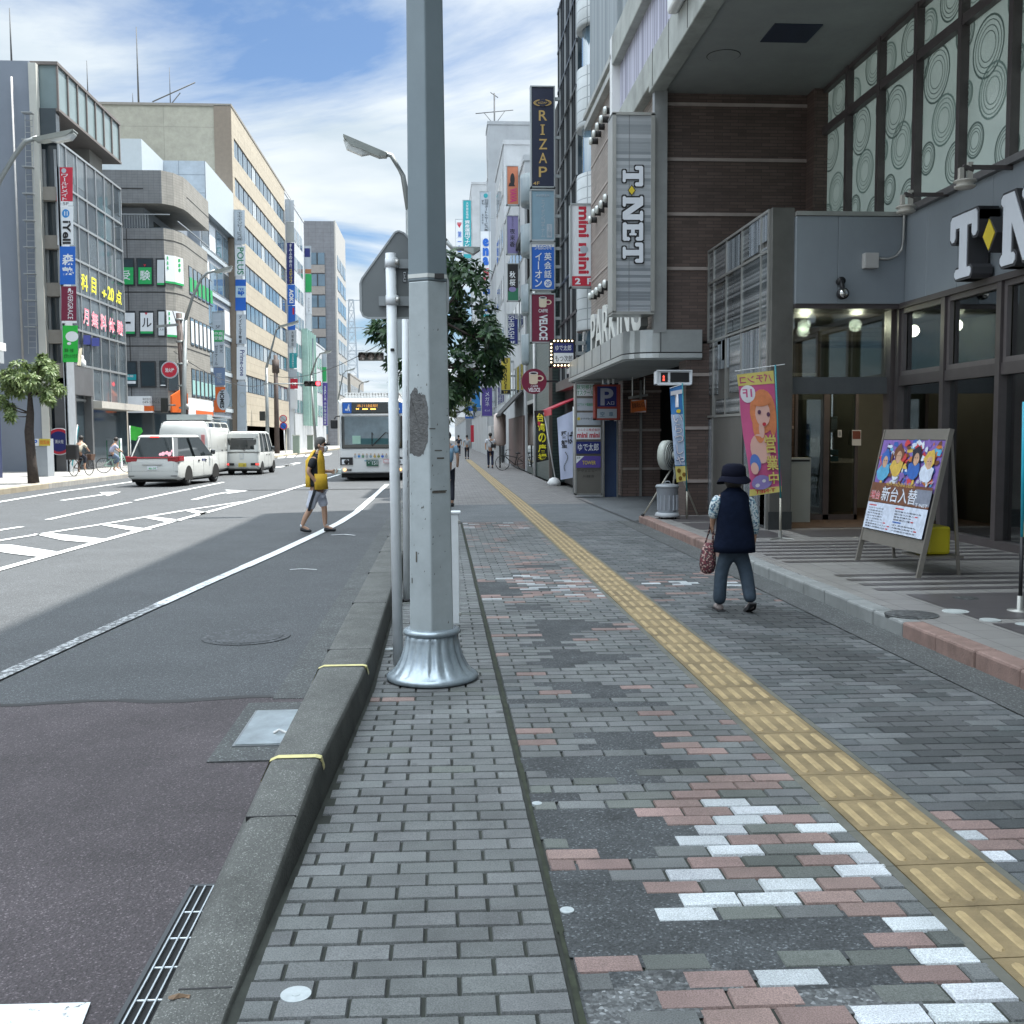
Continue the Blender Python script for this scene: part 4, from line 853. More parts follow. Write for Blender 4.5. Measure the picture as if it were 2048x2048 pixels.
mb.use(mat('cone_red',(.60,.06,.04),.45), True).lathe((8.3,c.y,c.z),[(.14,0),(.13,.03),(.035,.55),(.02,.57)],20).use(mat('cone_base',(.5,.05,.035),.5),False).box(8.12,c.y-.18,c.z-.02,8.48,c.y+.18,c.z+.01); tag(obj('traffic_cone', mb), 'red traffic cone behind the window pane right of the poster board', 'traffic cone')
c = G(q('R8',310,890),PZ); mb = MB(); mb.use(mat('bin_white',(.42,.46,.43),.5,var=.06)).box(5.72,17.0,PZ,6.14,17.35,1.2); mb.use(M_black).box(5.74,16.994,1.14,6.12,17.0,1.17); o = tag(obj('recycling_box', mb, bevel=.012), 'white umbrella or recycling box with small print standing in the lobby', 'box')
c = AX(q('R8',1480,950),7.5); mb = MB()
for i in range(9): mb.use(mat('crate_teal',(.02,.16,.24),.5)).box(7.45,c.y-.15,PZ+.02+i*.13,7.85,c.y+.2,PZ+.12+i*.13)
tag(obj('basket_stack', mb, bevel=.01), 'stack of teal baskets behind the glass beside the red cone', 'basket stack')
# ================================================================== things in front of the arcade
# poster board (A-frame)
A = G(q('R8',640,1245),PZ); B = G(q('R8',1110,1385),PZ); C_ = G(q('R8',1425,1360),PZ)
def apt(u, v):      # u along the foot line, v height up the leaning face
    base = A.lerp(B, u); lean = Vector((.34,.05,0)); hgt = 1.52
    return base + Vector((lean.x*v, lean.y*v, hgt*v))
AB = thing('poster_board', 'leaning poster board in a bronze frame with a bright comic-style poster, on the tiled platform', 'sign board', tuple(A.lerp(B,.5)))
M_bf = mat('board_frame', (.27,.25,.22), .4, .6, var=.12, vs=3)
dB = (B-A).normalized(); nF = Vector((-1,0,.2)).normalized()
mb = MB(); mb.bar(apt(0,0),apt(0,1),.05,.03); obj('leg', mb, M_bf, AB)
mb = MB(); mb.bar(apt(1,0),apt(1,1),.05,.03); obj('leg', mb, M_bf, AB)
top1 = apt(1,.98); mb = MB(); mb.bar(top1,(C_.x,C_.y,PZ),.03,.025); obj('back_leg', mb, M_bf, AB)
C2 = C_+(A-B); mb = MB(); mb.bar(apt(0,.98),(C2.x,C2.y,PZ),.03,.025); obj('back_leg', mb, M_bf, AB)
def aq(u0,v0,u1,v1,d=0): return [apt(u,v)+nF*d for u, v in ((u0,v1),(u1,v1),(u1,v0),(u0,v0))]
for v0, v1 in ((.16,.25),(.925,1.0)):
    mb = MB(); mb.prism(aq(0,v0,1,v1,.016), -nF*.03); obj('cross_rail', mb, M_bf, AB)
mb = MB(); mb.prism(aq(0,.2,1,.97,.0), -nF*.015); obj('backing', mb, mat('board_back',(.1,.1,.1),.6), AB)
rng = random.Random(11); mb = MB(); cnt = [0]
def pr(u0,v0,u1,v1,m): cnt[0] += 1; mb.use(m); mb.poly(aq(u0,v0,u1,v1,.018+.00012*cnt[0]))
def ptx(t, u0,v0,u1,v1,m,bold=.02):
    cnt[0] += 1; V,Fc = glyphs(t,bold); mb.use(m); mb.add([apt(u0+(u1-u0)*a, v1+(v0-v1)*b)+nF*(.018+.00012*cnt[0]) for a,b in V], Fc)
def pblob(u,v,ru,rv,m,n=14,j=.15):
    cnt[0] += 1; mb.use(m); mb.poly([apt(u+ru*math.cos(2*PI*i/n)*(1+rng.uniform(-j,j)), v+rv*math.sin(2*PI*i/n)*(1+rng.uniform(-j,j)))+nF*(.018+.00012*cnt[0]) for i in range(n)])
cols = {n_: mat('poster_'+n_, c_, .35, var=.25, vs=14) for n_, c_ in dict(purple=(.22,.13,.42), blue=(.03,.12,.42), cyan=(.1,.38,.6), skin=(.55,.33,.22), brown=(.16,.06,.03), gold=(.62,.42,.08), black=(.015,.015,.03), orange=(.5,.16,.03), white=(.68,.72,.8), red=(.55,.05,.06), pale=(.60,.66,.78), grey=(.2,.22,.28)).items()}
pr(.02,.255,.98,.92,cols['black']); pr(.02,.56,.98,.92,cols['purple'])
for i in range(150):
    pblob(rng.uniform(.06,.94), rng.uniform(.60,.90), rng.uniform(.012,.05), rng.uniform(.01,.035), cols[rng.choice(['purple','blue','cyan','orange','gold','brown','pale','black','red','white'])], 7, .5)
for u, v, hair in ((.15,.76,'blue'),(.36,.80,'brown'),(.64,.79,'black'),(.84,.77,'gold')):   # four generic figures
    pblob(u,v-.08,.10,.07,cols[dict(blue='cyan',brown='gold',black='blue',gold='pale')[hair]],10,.2); pblob(u,v+.02,.075,.065,cols[hair],12,.25); pblob(u+.005,v-.005,.042,.045,cols['skin'],12,.05)
    pr(u-.022,v+.002,u-.006,v+.007,cols['black']); pr(u+.012,v+.002,u+.028,v+.007,cols['black'])
pr(.02,.455,.98,.60,cols['brown']); pr(.75,.47,.98,.58,cols['grey'])
ptx('NEW MACHINE DEBUT',.26,.585,.72,.612,cols['gold'],.0); ptx('新台入替',.22,.468,.78,.578,cols['black'],.07); ptx('新台入替',.22,.47,.78,.576,cols['white'],.02); ptx('増台',.035,.475,.20,.54,cols['white'],.07); ptx('増台',.035,.477,.20,.538,cols['red'],.02); ptx('超モーニング',.72,.62,.97,.645,cols['white'],.03); ptx('T·NET',.78,.462,.96,.485,cols['white'])
pr(.02,.255,.98,.452,cols['pale'])
for col_, (u0, u1) in enumerate(((.05,.44),(.50,.93))):
    v = .435
    for i in range(9):
        w2 = rng.uniform(.6,1)*(u1-u0)
        if i in (0, 5) and col_ or i == 0: pr(u0,v-.009,u0+.13,v,cols['red'] if i == 0 else cols['blue'])
        else:
            t = ''.join(rng.choice('ぱちスロ新台導入大海物語機種設置') for _ in range(int(10*w2/(u1-u0)))); ptx(t,u0,v-.011,u0+w2,v,cols['black'],.01)
            if rng.random() < .4: pr(u0+w2+.008,v-.009,min(u0+w2+.05,.96),v-.001,cols['red'])
        v -= .0195
obj('poster', mb, None, AB, fix=False)
c = AX(q('R8',1225,1110),5.25); mb = MB(); mb.use(mat('weight_yellow',(.55,.47,.02),.45,var=.1)).box(5.1,c.y-.2,.32,5.35,c.y+.12,.62)
tag(obj('water_weight', mb, bevel=.03), 'yellow water weight sitting behind the poster board', 'weight')
mb = MB(); mb.box(5.0,c.y-.28,.29,5.45,c.y+.2,.315); obj('weight_shelf', mb, M_bf, AB)
# woman is in 07; flags
def pole_(mb, a, b, r): mb.tube([a, b], r, 8)
M_teal = mat('pole_teal', (.02,.22,.26), .35); M_base = mat('flag_base', (.32,.32,.30), .4, .5)
def banner(k, pts_l, pts_r, Y, name='banner'): pass
# pink banner (seen from the back, print mirrored)
fb = G(q('R8',40,1080),PZ); YF = fb.y
PB = thing('banner_flag', 'pink and yellow banner flag on a teal pole beside the bronze pillar, its print mirrored', 'banner flag', tuple(fb))
tp = AY(q('R4',1790,385),YF)
mb = MB(); mb.use(M_teal,True).tube([(fb.x,YF,PZ+.55),(tp.x,YF,tp.z)],.013,10).use(mat('pole_steel',(.35,.33,.28),.4,.5)).tube([(fb.x,YF,PZ),(fb.x,YF,PZ+.58)],.018,10); obj('pole', mb, None, PB)
mb = MB(); a = AY(q('R4',1400,445),YF); b = AY(q('R4',1880,380),YF); mb.use(M_white).tube([a,b],.006); obj('cross_arm', mb, None, PB)
mb = MB()
for dx in (-.17,.17): mb.use(M_base).tube([(fb.x-abs(dx)*0,YF,PZ+.02),(fb.x+dx,YF-.1,PZ+.005)],.012)
mb.tube([(fb.x,YF,PZ),(fb.x,YF,PZ+.12)],.03); obj('foot', mb, None, PB)
M_pk2 = mat('banner_pink',(.56,.10,.24),.7,var=.12,vs=3); M_by = mat('banner_yellow',(.66,.56,.16),.7,var=.1,vs=3)
LE = [(1418,480),(1440,640),(1455,860),(1478,1060),(1520,1300),(1545,1500),(1540,1655)]; RE = [(1772,440),(1785,620),(1795,820),(1812,1040),(1832,1300),(1848,1480),(1852,1610)]
def interp(E, v):
    t = v*(len(E)-1); i = min(int(t), len(E)-2); f_ = t-i; return (E[i][0]*(1-f_)+E[i+1][0]*f_, E[i][1]*(1-f_)+E[i+1][1]*f_)
def bpt(u, v, lay=0, LE_=None, RE_=None, k='R4', Y=None):
    l, r = interp(LE_ or LE, v), interp(RE_ or RE, v); x, y = l[0]+(r[0]-l[0])*u, l[1]+(r[1]-l[1])*u
    yy = (Y or YF)+.018*math.sin(u*4+v*5)*(1-u)-.004*lay; return AY(q(k,x,y), yy)
def cloth(parts, LE_, RE_, k, Y, n=(8,24), side=True):
    mb = MB(); mb.smooth = True
    for (u0,v0,u1,v1,m,lay) in parts:
        mb.use(m); nu = max(1,int(n[0]*(u1-u0))); nv = max(1,int(n[1]*(v1-v0))); vs = []; fs = []
        for j in range(nv+1):
            for i in range(nu+1): vs.append(bpt(u0+(u1-u0)*i/nu, v0+(v1-v0)*j/nv, lay, LE_, RE_, k, Y))
        for j in range(nv):
            for i in range(nu): a_ = j*(nu+1)+i; fs.append((a_,a_+1,a_+nu+2,a_+nu+1))
        mb.add(vs, fs)
    return mb
def ctext(mb, t, u0,v0,u1,v1,m,lay,LE_,RE_,k,Y,mirror=False,vert=False,bold=.03,rot=False):
    V,Fc = glyphs(t,bold,vert); mb.use(m); o = []
    for a,b in V:
        if mirror: a = 1-a
        if rot: a,b = 1-b,a
        o.append(bpt(u0+(u1-u0)*a, v0+(v1-v0)*b, lay, LE_,RE_,k,Y))
    mb.add(o,Fc)
def cblob(mb,u,v,ru,rv,m,lay,LE_,RE_,k,Y,n=18,a0=0,a1=2*PI):
    mb.use(m); mb.poly([bpt(u+ru*math.cos(a0+(a1-a0)*i/n),v+rv*math.sin(a0+(a1-a0)*i/n),lay,LE_,RE_,k,Y) for i in range(n)])
a_ = (LE,RE,'R4',YF)
mb = cloth([(0,0,1,1,M_pk2,0),(0,.0,1,.115,M_by,1),(0,.93,1,1,M_by,1)],*a_)
M_org = mat('banner_orange',(.70,.24,.10),.7,var=.2,vs=9); M_skin2 = mat('banner_skin',(.74,.45,.38),.7,var=.06); M_bl = mat('banner_blue',(.10,.20,.55),.7); M_vio = mat('banner_violet',(.28,.22,.50),.7); M_bw = mat('banner_white',(.72,.70,.74),.7); M_rb = mat('banner_red',(.55,.04,.06),.7)
ctext(mb,'パチンコ',.06,.02,.94,.095,mat('banner_magenta',(.5,.04,.2),.7),2,*a_,mirror=True)
cblob(mb,.24,.185,.21,.072,M_bw,2,*a_); ctext(mb,'1F',.1,.15,.36,.215,M_pk2,3,*a_,mirror=True)
# generic girl portrait: long orange hair, face, neck
cblob(mb,.62,.33,.36,.17,M_org,2,*a_); cblob(mb,.48,.44,.18,.12,M_org,3,*a_); cblob(mb,.88,.38,.12,.14,M_org,3,*a_)
cblob(mb,.62,.35,.21,.10,M_skin2,4,*a_); cblob(mb,.55,.47,.08,.06,M_skin2,3.5,*a_); cblob(mb,.62,.262,.24,.032,M_org,5,*a_);
cblob(mb,.53,.335,.05,.017,mat('banner_eye',(.12,.05,.10),.5),6,*a_); cblob(mb,.78,.36,.05,.017,MC['banner_eye'],6,*a_); cblob(mb,.64,.43,.055,.014,M_rb,6,*a_)
cblob(mb,.45,.60,.30,.10,M_skin2,3,*a_); cblob(mb,.24,.70,.17,.07,M_bl,4,*a_); cblob(mb,.2,.74,.12,.05,M_skin2,5,*a_); cblob(mb,.38,.87,.32,.075,M_vio,5,*a_); cblob(mb,.25,.895,.07,.02,M_bw,6,*a_); cblob(mb,.45,.85,.06,.018,M_bw,6,*a_)
ctext(mb,'営業中',.56,.50,.97,.90,M_rb,7,*a_,mirror=True,vert=True,bold=.09); ctext(mb,'営業中',.56,.50,.97,.90,M_by,8,*a_,mirror=True,vert=True,bold=.05)
ctext(mb,'T·NET',.18,.945,.8,.985,M_rb,3,*a_,mirror=True)
obj('banner_cloth', mb, None, PB, fix=False)
# blue banner by the bin
fb = G(q('R4',935,1870),PZ); Y2 = fb.y; tp = AY(q('R4',892,562),Y2)
BB = thing('banner_flag', 'narrow blue banner flag with white brush letters and sunflowers, beside the grey bin', 'banner flag', tuple(fb))
mb = MB(); mb.use(M_teal,True).tube([(fb.x,Y2,PZ+.45),(tp.x,Y2,tp.z)],.013,10).use(MC['pole_steel']).tube([(fb.x,Y2,PZ),(fb.x,Y2,PZ+.48)],.018,10); obj('pole', mb, None, BB)
mb = MB(); mb.use(M_white).tube([AY(q('R4',770,612),Y2),AY(q('R4',900,570),Y2)],.006); obj('cross_arm', mb, None, BB)
LE2 = [(770,605),(778,760),(785,900),(800,1100),(815,1300),(838,1520)]; RE2 = [(893,580),(900,740),(905,900),(918,1100),(930,1300),(945,1500)]
a_ = (LE2,RE2,'R4',Y2); M_sb = mat('banner_sky',(.05,.20,.48),.7,var=.25,vs=4); M_sc = mat('banner_cloud',(.42,.52,.68),.7,var=.2,vs=5)
mb = cloth([(0,0,1,1,M_sb,0),(0,.35,1,.85,M_sc,1),(0,.86,1,1,MC['banner_yellow'],2)],*a_)
ctext(mb,'T',.05,.05,.95,.26,M_bw,3,*a_,bold=.08); cblob(mb,.6,.31,.18,.025,M_ly,3,*a_)
ctext(mb,'いらっしゃ',.08,.34,.95,.86,mat('banner_deep',(.02,.10,.36),.7),3,*a_,vert=True,bold=.06); ctext(mb,'いらっしゃ',.12,.345,.91,.855,M_bw,4,*a_,vert=True,bold=.02)
for u, v in ((.3,.9),(.7,.94),(.35,.97)): cblob(mb,u,v,.16,.02,mat('sun_centre',(.2,.10,.01),.7),5,*a_)
obj('banner_cloth', mb, None, BB, fix=False)
# third banner, cut off at the right edge of the picture
fb = G(q('R8',1900,1640),PZ); Y3 = fb.y
CB = thing('banner_flag', 'banner flag on a bright teal pole, cut off by the right edge of the picture', 'banner flag', tuple(fb))
tz = AY(q('R8',1928,150),Y3)
mb = MB(); mb.use(mat('pole_bright',(.02,.36,.48),.35),True).tube([(fb.x,Y3,PZ+.62),(tz.x+.0,Y3,1.85)],.013,10).use(M_black).tube([(fb.x,Y3,PZ+.1),(fb.x,Y3,PZ+.62)],.015,10); obj('pole', mb, None, CB)
mb = MB(); mb.use(M_base,True).lathe((fb.x,Y3,PZ),[(.1,0),(.1,.01),(.025,.015),(.025,.13)],16); obj('foot', mb, None, CB)
mb = MB(); mb.use(MC['banner_yellow']); 
for i in range(8):
    z = .74+i*.14; mb.use([MC['banner_yellow'],MC['banner_yellow'],MC['banner_cloud'],MC['banner_sky'],MC['banner_cloud'],MC['banner_sky'],MC['banner_white'],MC['banner_sky']][i]).poly([(fb.x+.0+.01*math.sin(i),Y3-.01,z),(fb.x+.55,Y3-.03,z),(fb.x+.55,Y3-.03,z+.14),(fb.x+.0+.01*math.sin(i+1),Y3-.01,z+.14)])
obj('banner_cloth', mb, None, CB, fix=False)
# fan on its stand, bin
FN = thing('standing_fan', 'large cream drum fan on a pale tripod behind the grey bin', 'fan', (4.05,18.45,PZ))
c = AY(q('R4',740,1258),18.5)
mb = MB(); mb.use(mat('fan_cream',(.42,.44,.40),.45,var=.08), True)
ax_ = Vector((-.55,-.83,0)).normalized()
def disk(cc, ax, rr, mb): 
    up = Vector((0,0,1)); sd_ = ax.cross(up).normalized(); rings = []
    for (r, h) in rr: rings.append([cc+ax*h+sd_*math.cos(2*PI*i/28)*r+up*math.sin(2*PI*i/28)*r for i in range(28)])
    mb.loft(rings)
ab_ = Vector((.78,-.62,0)).normalized(); fc_ = Vector((c.x+.04,18.5,c.z)); disk(fc_, ab_, [(.235,-.10),(.262,-.10),(.268,-.02),(.262,.03),(.24,.035)], mb); mb.use(mat('fan_guard',(.16,.165,.155),.6),False); disk(fc_, ab_, [(.24,.0),(.235,.045),(.08,.09)], mb); mb.use(MC['fan_cream'])
for r_ in (.12,.16,.2,.235): disk(fc_, ab_, [(r_-.006,.03),(r_-.006,.10-(r_-.08)*.28),(r_,.10-(r_-.08)*.28),(r_,.03)], mb)
obj('drum', mb, None, FN)
mb = MB(); mb.use(MC['fan_cream'], True); disk(fc_, ab_, [(.07,.06),(.075,.17),(.05,.22)], mb); obj('motor', mb, None, FN)
mb = MB(); mb.use(MC['fan_cream'], True)
mb.tube([(c.x+.12,18.5,c.z-.2),(c.x+.16,18.5,c.z-.42),(c.x+.16,18.5,1.0)],.02); obj('stem', mb, None, FN)
for p in (G(q('R4',510,1850),PZ), G(q('R4',1060,1835),PZ), Vector((4.25,19.2,0))):
    mb = MB(); mb.use(mat('tripod_cream',(.44,.42,.36),.4), True).tube([(c.x+.17,18.5,1.12),(p.x,p.y,.02 if p.y > 18.9 else PZ+.01)],.016).use(M_black).tube([(p.x-.01,p.y,.02 if p.y > 18.9 else PZ+.005),(p.x+.01,p.y,.06 if p.y > 18.9 else PZ+.05)],.03); obj('leg', mb, None, FN)
BN = thing('rubbish_bin', 'grey plastic bin with a lid on a wheeled dolly at the platform end', 'bin', (3.98,18.17,PZ))
M_bin = mat('bin_grey', (.33,.36,.40), .45, var=.1, vs=3)
mb = MB(); mb.use(M_bin, True).lathe((3.98,18.17,PZ+.10),[(.15,0),(.165,.02),(.19,.44),(.2,.45)],28); obj('body', mb, None, BN)
mb = MB()
for i in range(7):
    a = PI+PI*i/7+.2; mb.use(M_bin).box(3.98+math.cos(a)*.178-.012,18.17+math.sin(a)*.178-.012,PZ+.16,3.98+math.cos(a)*.18+.012,18.17+math.sin(a)*.18+.012,PZ+.42)
obj('ribs', mb, None, BN)
mb = MB(); mb.use(mat('lid_grey',(.24,.26,.28),.4), True).lathe((3.98,18.17,PZ+.55),[(.205,0),(.21,.02),(.19,.05),(.1,.065),(.02,.07)],28).tube([(3.92,18.15,PZ+.61),(3.95,18.15,PZ+.66),(4.01,18.15,PZ+.66),(4.04,18.15,PZ+.61)],.01); obj('lid', mb, None, BN)
mb = MB(); mb.use(mat('dolly_grey',(.36,.38,.40),.45), True).lathe((3.98,18.17,PZ+.035),[(.21,0),(.22,.02),(.2,.075)],28); obj('dolly', mb, None, BN)
mb = MB()
for a in (.7,2.3,3.9,5.5): mb.use(M_black, True).lathe((3.98+math.cos(a)*.17-.01,18.17+math.sin(a)*.17,PZ+.022),[(.022,0),(.022,.025)],12,'X')
obj('castors', mb, None, BN)
# ================================================================== RIGHT SIDE further along
def S(name, h, rough=.45, **k): return mat(name, h, rough, var=.05, **k)
s_navy = S('s_navy',(.012,.018,.045)); s_gold = S('s_gold',(.50,.34,.12)); s_bluegrey = S('s_bluegrey',(.22,.34,.42)); s_blue = S('s_blue',(.015,.12,.50)); s_maroon = S('s_maroon',(.16,.012,.04)); s_white = S('s_white',(.70,.73,.76)); s_lgrey = S('s_lgrey',(.40,.45,.50)); s_red = S('s_red',(.48,.02,.045)); s_frame = S('s_frame',(.38,.41,.42),.4,metal=.5); s_green = S('s_green',(.02,.27,.10)); s_teal = S('s_teal',(.02,.30,.34)); s_purple = S('s_purple',(.09,.06,.28)); s_yellow = S('s_yellow',(.55,.44,.06)); s_black = S('s_black',(.01,.01,.012)); s_orange = S('s_orange',(.60,.15,.03)); s_dnavy = S('s_dnavy',(.012,.02,.14)); s_lilac = S('s_lilac',(.2,.18,.36)); s_sky = S('s_sky',(.03,.22,.55)); s_cream = S('s_cream',(.62,.56,.42))
def blade(name, label, k, box, Y, els, depth=.25, frame=s_frame, group=None, fw=.04, brackets=True, cat='sign'):
    """double-sided blade sign: box + rim + laid-on lettering; box is in the crop's coordinates on the plane Y"""
    a, b = AY(q(k,box[0],box[1]),Y), AY(q(k,box[2],box[3]),Y)
    t = thing(name, label, cat, ((a.x+b.x)/2,Y,b.z), group)
    mb = MB(); mb.box(a.x+fw*.5,Y+.012,b.z+fw*.5,b.x-fw*.5,Y+depth,a.z-fw*.5); obj('panel', mb, s_white, t)
    mb = MB()
    for p in ((a.x,b.z,a.x+fw,a.z),(b.x-fw,b.z,b.x,a.z),(a.x,b.z,b.x,b.z+fw),(a.x,a.z-fw,b.x,a.z)): mb.box(p[0],Y-.02-.002*(p[1]==b.z),p[1],p[2],Y+depth+.01,p[3])
    obj('frame', mb, frame, t)
    fc = Face(k, Y=Y+.010, off=.0035*max(1,Y/40))
    for e in els:
        if e[0] == 'r': fc.rect(*e[1:5], e[5])
        elif e[0] == 't': fc.text(e[1], *e[2:6], e[6], **(e[7] if len(e) > 7 else {}))
        elif e[0] == 'd': fc.disc(*e[1:5], e[5])
        elif e[0] == 'ring': fc.disc(*e[1:5], e[5], r0=e[6])
        elif e[0] == 'q': fc.quad(e[1], e[2])
        elif e[0] == 'k': fc = fc; fc.k = e[1]
    fc.build('lettering', t)
    if brackets:
        for z in (a.z-(a.z-b.z)*.12, (a.z+b.z)/2, b.z+(a.z-b.z)*.12): mb = MB(); mb.box(b.x if b.x > 0 else a.x-.35,Y+.05,z-.05,b.x+.3 if b.x > 0 else a.x,Y+.13,z+.05); obj('bracket', mb, s_frame, t)
    return t
VT = dict(vert=True); RT = dict(rot=True)
# --- buildings
M_gtile = tilemat('green_tile', (.045,.075,.07), (.02,.03,.03), .22, .11, 'YZ', .25, .4, off=0)
M_wtile = tilemat('white_tile_curved', (.42,.45,.46), (.2,.22,.23), .6, .3, 'XZ', .08, .5, off=0, ms=.015)
M_wb = mat('pale_plaster', (.42,.44,.46), .75, var=.14, vs=.6, dirt=.35)
M_wb2 = mat('grey_plaster', (.33,.35,.37), .75, var=.14, vs=.5, dirt=.35)
M_pane = mat('dark_pane', (.035,.05,.06), .06, var=.15, vs=.4, spec=.9)
M_panel = mat('blue_pane', (.10,.16,.21), .05, var=.2, vs=.35, spec=1.0)
M_alu = mat('aluminium', (.42,.44,.45), .4, .6, var=.06)
M_dalu = mat('dark_aluminium', (.05,.055,.06), .4, .5, var=.1)
RB = thing('corner_building', 'building with stacked curved white tiled bays beside the brown tiled wall', 'building', (4.7,29.5,0))
mb = MB(); mb.box(4.6,28.3,0,12,30.6,13.8); obj('core', mb, M_pane, RB)
for z0, z1 in ((4.5,8.85),(10.05,11.7),(12.75,13.9)):
    mb = MB(); mb.use(M_wtile, True).lathe((4.75,29.6,z0),[(.6,0),(.86,.0),(.88,.03),(.86,.12),(.86,z1-z0-.05),(.6,z1-z0)],36); obj('curved_bay', mb, None, RB)
mb = MB(); mb.use(M_panel, True).lathe((4.75,29.6,.0),[(.72,0),(.72,13.0)],30); obj('bay_glass', mb, None, RB)
GT = thing('glass_tower', 'dark glass tower with a close grid of mullions behind the gold-lettered sign', 'building', (4.2,32.5,0))
mb = MB(); mb.box(4.05,30.62,3.3,12,35.4,15.6); obj('curtain_glass', mb, M_pane, GT)
for i in range(11):
    y = 30.7+i*.46; mb = MB(); mb.box(4.0,y-.03,3.3,4.05,y+.03,15.6); obj('mullion', mb, M_alu if i % 3 == 0 else M_dalu, GT)
for i in range(10):
    mb = MB(); mb.box(3.99,30.6,3.9+i*1.28,4.05,35.4,3.98+i*1.28); obj('transom', mb, M_dalu, GT)
mb = MB(); mb.box(3.9,30.6,3.05,4.6,35.3,3.35); obj('shop_canopy', mb, mat('canopy_brown',(.10,.09,.085),.5), GT)
mb = MB(); mb.box(4.2,30.7,0,12,35.3,3.05); obj('shopfront', mb, M_dark, GT)
mb = MB(); mb.use(s_red).prism([(3.3,31.0,2.35),(4.2,31.0,2.75),(4.2,31.0,2.78),(3.3,31.0,2.4)],(0,3.6,0)); mb.use(s_red).box(3.29,31.0,2.2,3.31,34.6,2.4); obj('awning', mb, None, GT)
GB = thing('green_tiled_building', 'dark green tiled building with a white corner pipe behind the round cafe sign', 'building', (4,40,0))
mb = MB(); mb.box(3.78,35.45,0,12,45.5,8.2); obj('green_wall', mb, M_gtile, GB)
mb = MB(); mb.box(4.0,35.45,8.2,12,45,12.6); obj('upper_wall', mb, M_dark, GB)
for z in (4.6,6.7,9.2,11.3):
    mb = MB(); mb.use(mat('bay_dark',(.16,.2,.22),.4,var=.2,vs=.6), True).lathe((4.35,45.2,z),[(.5,0),(.82,.05),(.84,.2),(.84,1.3),(.5,1.35)],24); obj('curved_bay', mb, None, GB)
mb = MB(); mb.use(M_white,True).tube([(3.72,41.2,.0),(3.72,41.2,8.2)],.06); obj('downpipe', mb, None, GB)
mb = MB(); mb.use(M_glass).box(3.74,41.6,.3,3.78,44.8,2.9); mb.use(M_alu).box(3.72,41.5,2.9,3.8,44.9,3.05); obj('shop_window', mb, None, GB)
def wbuilding(name, label, x0, y0, y1, h, m, rows=(), wy=1.2, wz=1.3, wm=M_pane, cat='building', xd=14, step=3.0, z0=3.6):
    t = thing(name, label, cat, (x0,(y0+y1)/2,0)); mb = MB(); sgn = 1 if x0 > 0 else -1
    mb.box(x0,y0,0,x0+sgn*xd,y1,h); obj('wall', mb, m, t)
    mb = MB(); mb.box(x0-sgn*.05,y0-.05,h,x0+sgn*xd,y1+.05,h+.25); obj('parapet', mb, m, t)
    z = z0; n = 0
    while z+wz < h-.5:
        y = y0+.8
        while y+wy < y1-.3 and n < 60:
            mb = MB(); mb.use(M_alu).box(x0-sgn*.03,y-.06,z-.06,x0+sgn*.05,y+wy+.06,z+wz+.06).use(wm).box(x0-sgn*.04,y,z,x0+sgn*.04,y+wy,z+wz); obj('window', mb, None, t); y += wy+.7; n += 1
        z += step
    return t
t = wbuilding('white_building', 'white rendered building with a dark roof edge beside the hanging bar signs', 3.8, 46.6, 60.5, 13.6, M_wb, wy=1.6)
mb = MB(); mb.box(3.6,46.5,10.2,4.4,50,10.5); mb.box(3.9,46.3,0,4.3,46.7,13); obj('dark_canopy', mb, M_black, t)
mb = MB(); mb.use(mat('awning_black',(.03,.03,.03),.7)).prism([(2.75,47.5,2.5),(3.8,47.5,3.6),(3.8,47.5,3.7),(2.75,47.5,2.6)],(0,6,0)); obj('awning', mb, None, t)
mb = MB(); mb.box(3.72,47,.1,3.8,57,2.5); obj('shopfront', mb, mat('shop_brown',(.09,.05,.045),.6,var=.4,vs=.8), t)
t = wbuilding('concrete_building', 'tall grey concrete building with a television mast', 3.9, 82, 85, 25.4, M_wb2, wy=1.4)
t = wbuilding('pale_building', 'narrow pale building with a stair pattern beside the long white school sign', 3.8, 61, 70, 18.2, M_wb, wy=1.1)
wbuilding('low_building', 'lower pale building between the narrow one and the tall concrete one', 3.85, 70.4, 81.6, 13, M_wb2); wbuilding('low_building', 'plain pale building just past the tall concrete one', 3.85, 85.5, 121, 14, M_wb)
t = wbuilding('distant_building', 'distant pale building behind the teal vertical sign', 3.9, 122, 130, 30.3, M_wb, wy=2.4, wz=1.5)
t = wbuilding('distant_building', 'far pale building low beyond the purple sign', 3.2, 131, 230, 15, M_wb2, wy=3, wz=1.5)
for y in (5.0,): pass
def mast(label, x, y, z, h, arms):
    mb = MB(); mb.use(mat('mast_steel',(.10,.105,.11),.8,0), True).tube([(x,y,z),(x,y,z+h)],.06,6)
    for (dz, w_, dr) in arms: mb.tube([(x-w_,y,z+dz-dr),(x+w_,y,z+dz+dr)],.04,5)
    return tag(obj('antenna', mb), label, 'antenna')
c = AX(q('R1',528,690),4.2); tp = AY(q('R1',528,200),c.y); 
A_ = AY(q('R1',528,690),85); B_ = AY(q('R1',528,175),85)
mast('tall television mast with crossed aerials on the grey concrete building', A_.x, 85, 22.5, B_.z-22.5, ((B_.z-22.5-1.45,1.5,.16),(B_.z-22.5-.15,.3,-.2)))
mb = MB(); mb.use(MC['mast_steel'],True).tube([(A_.x,85,B_.z-2.5),(A_.x-.85,85,B_.z-1.5)],.025,5).tube([(A_.x,85,B_.z-2.5),(A_.x+.85,85,B_.z-1.35)],.025,5); obj('stay', mb); sc.objects['stay'].parent = None
tag(sc.objects['stay'],'thin diagonal stays under the crossed aerial','antenna stay')
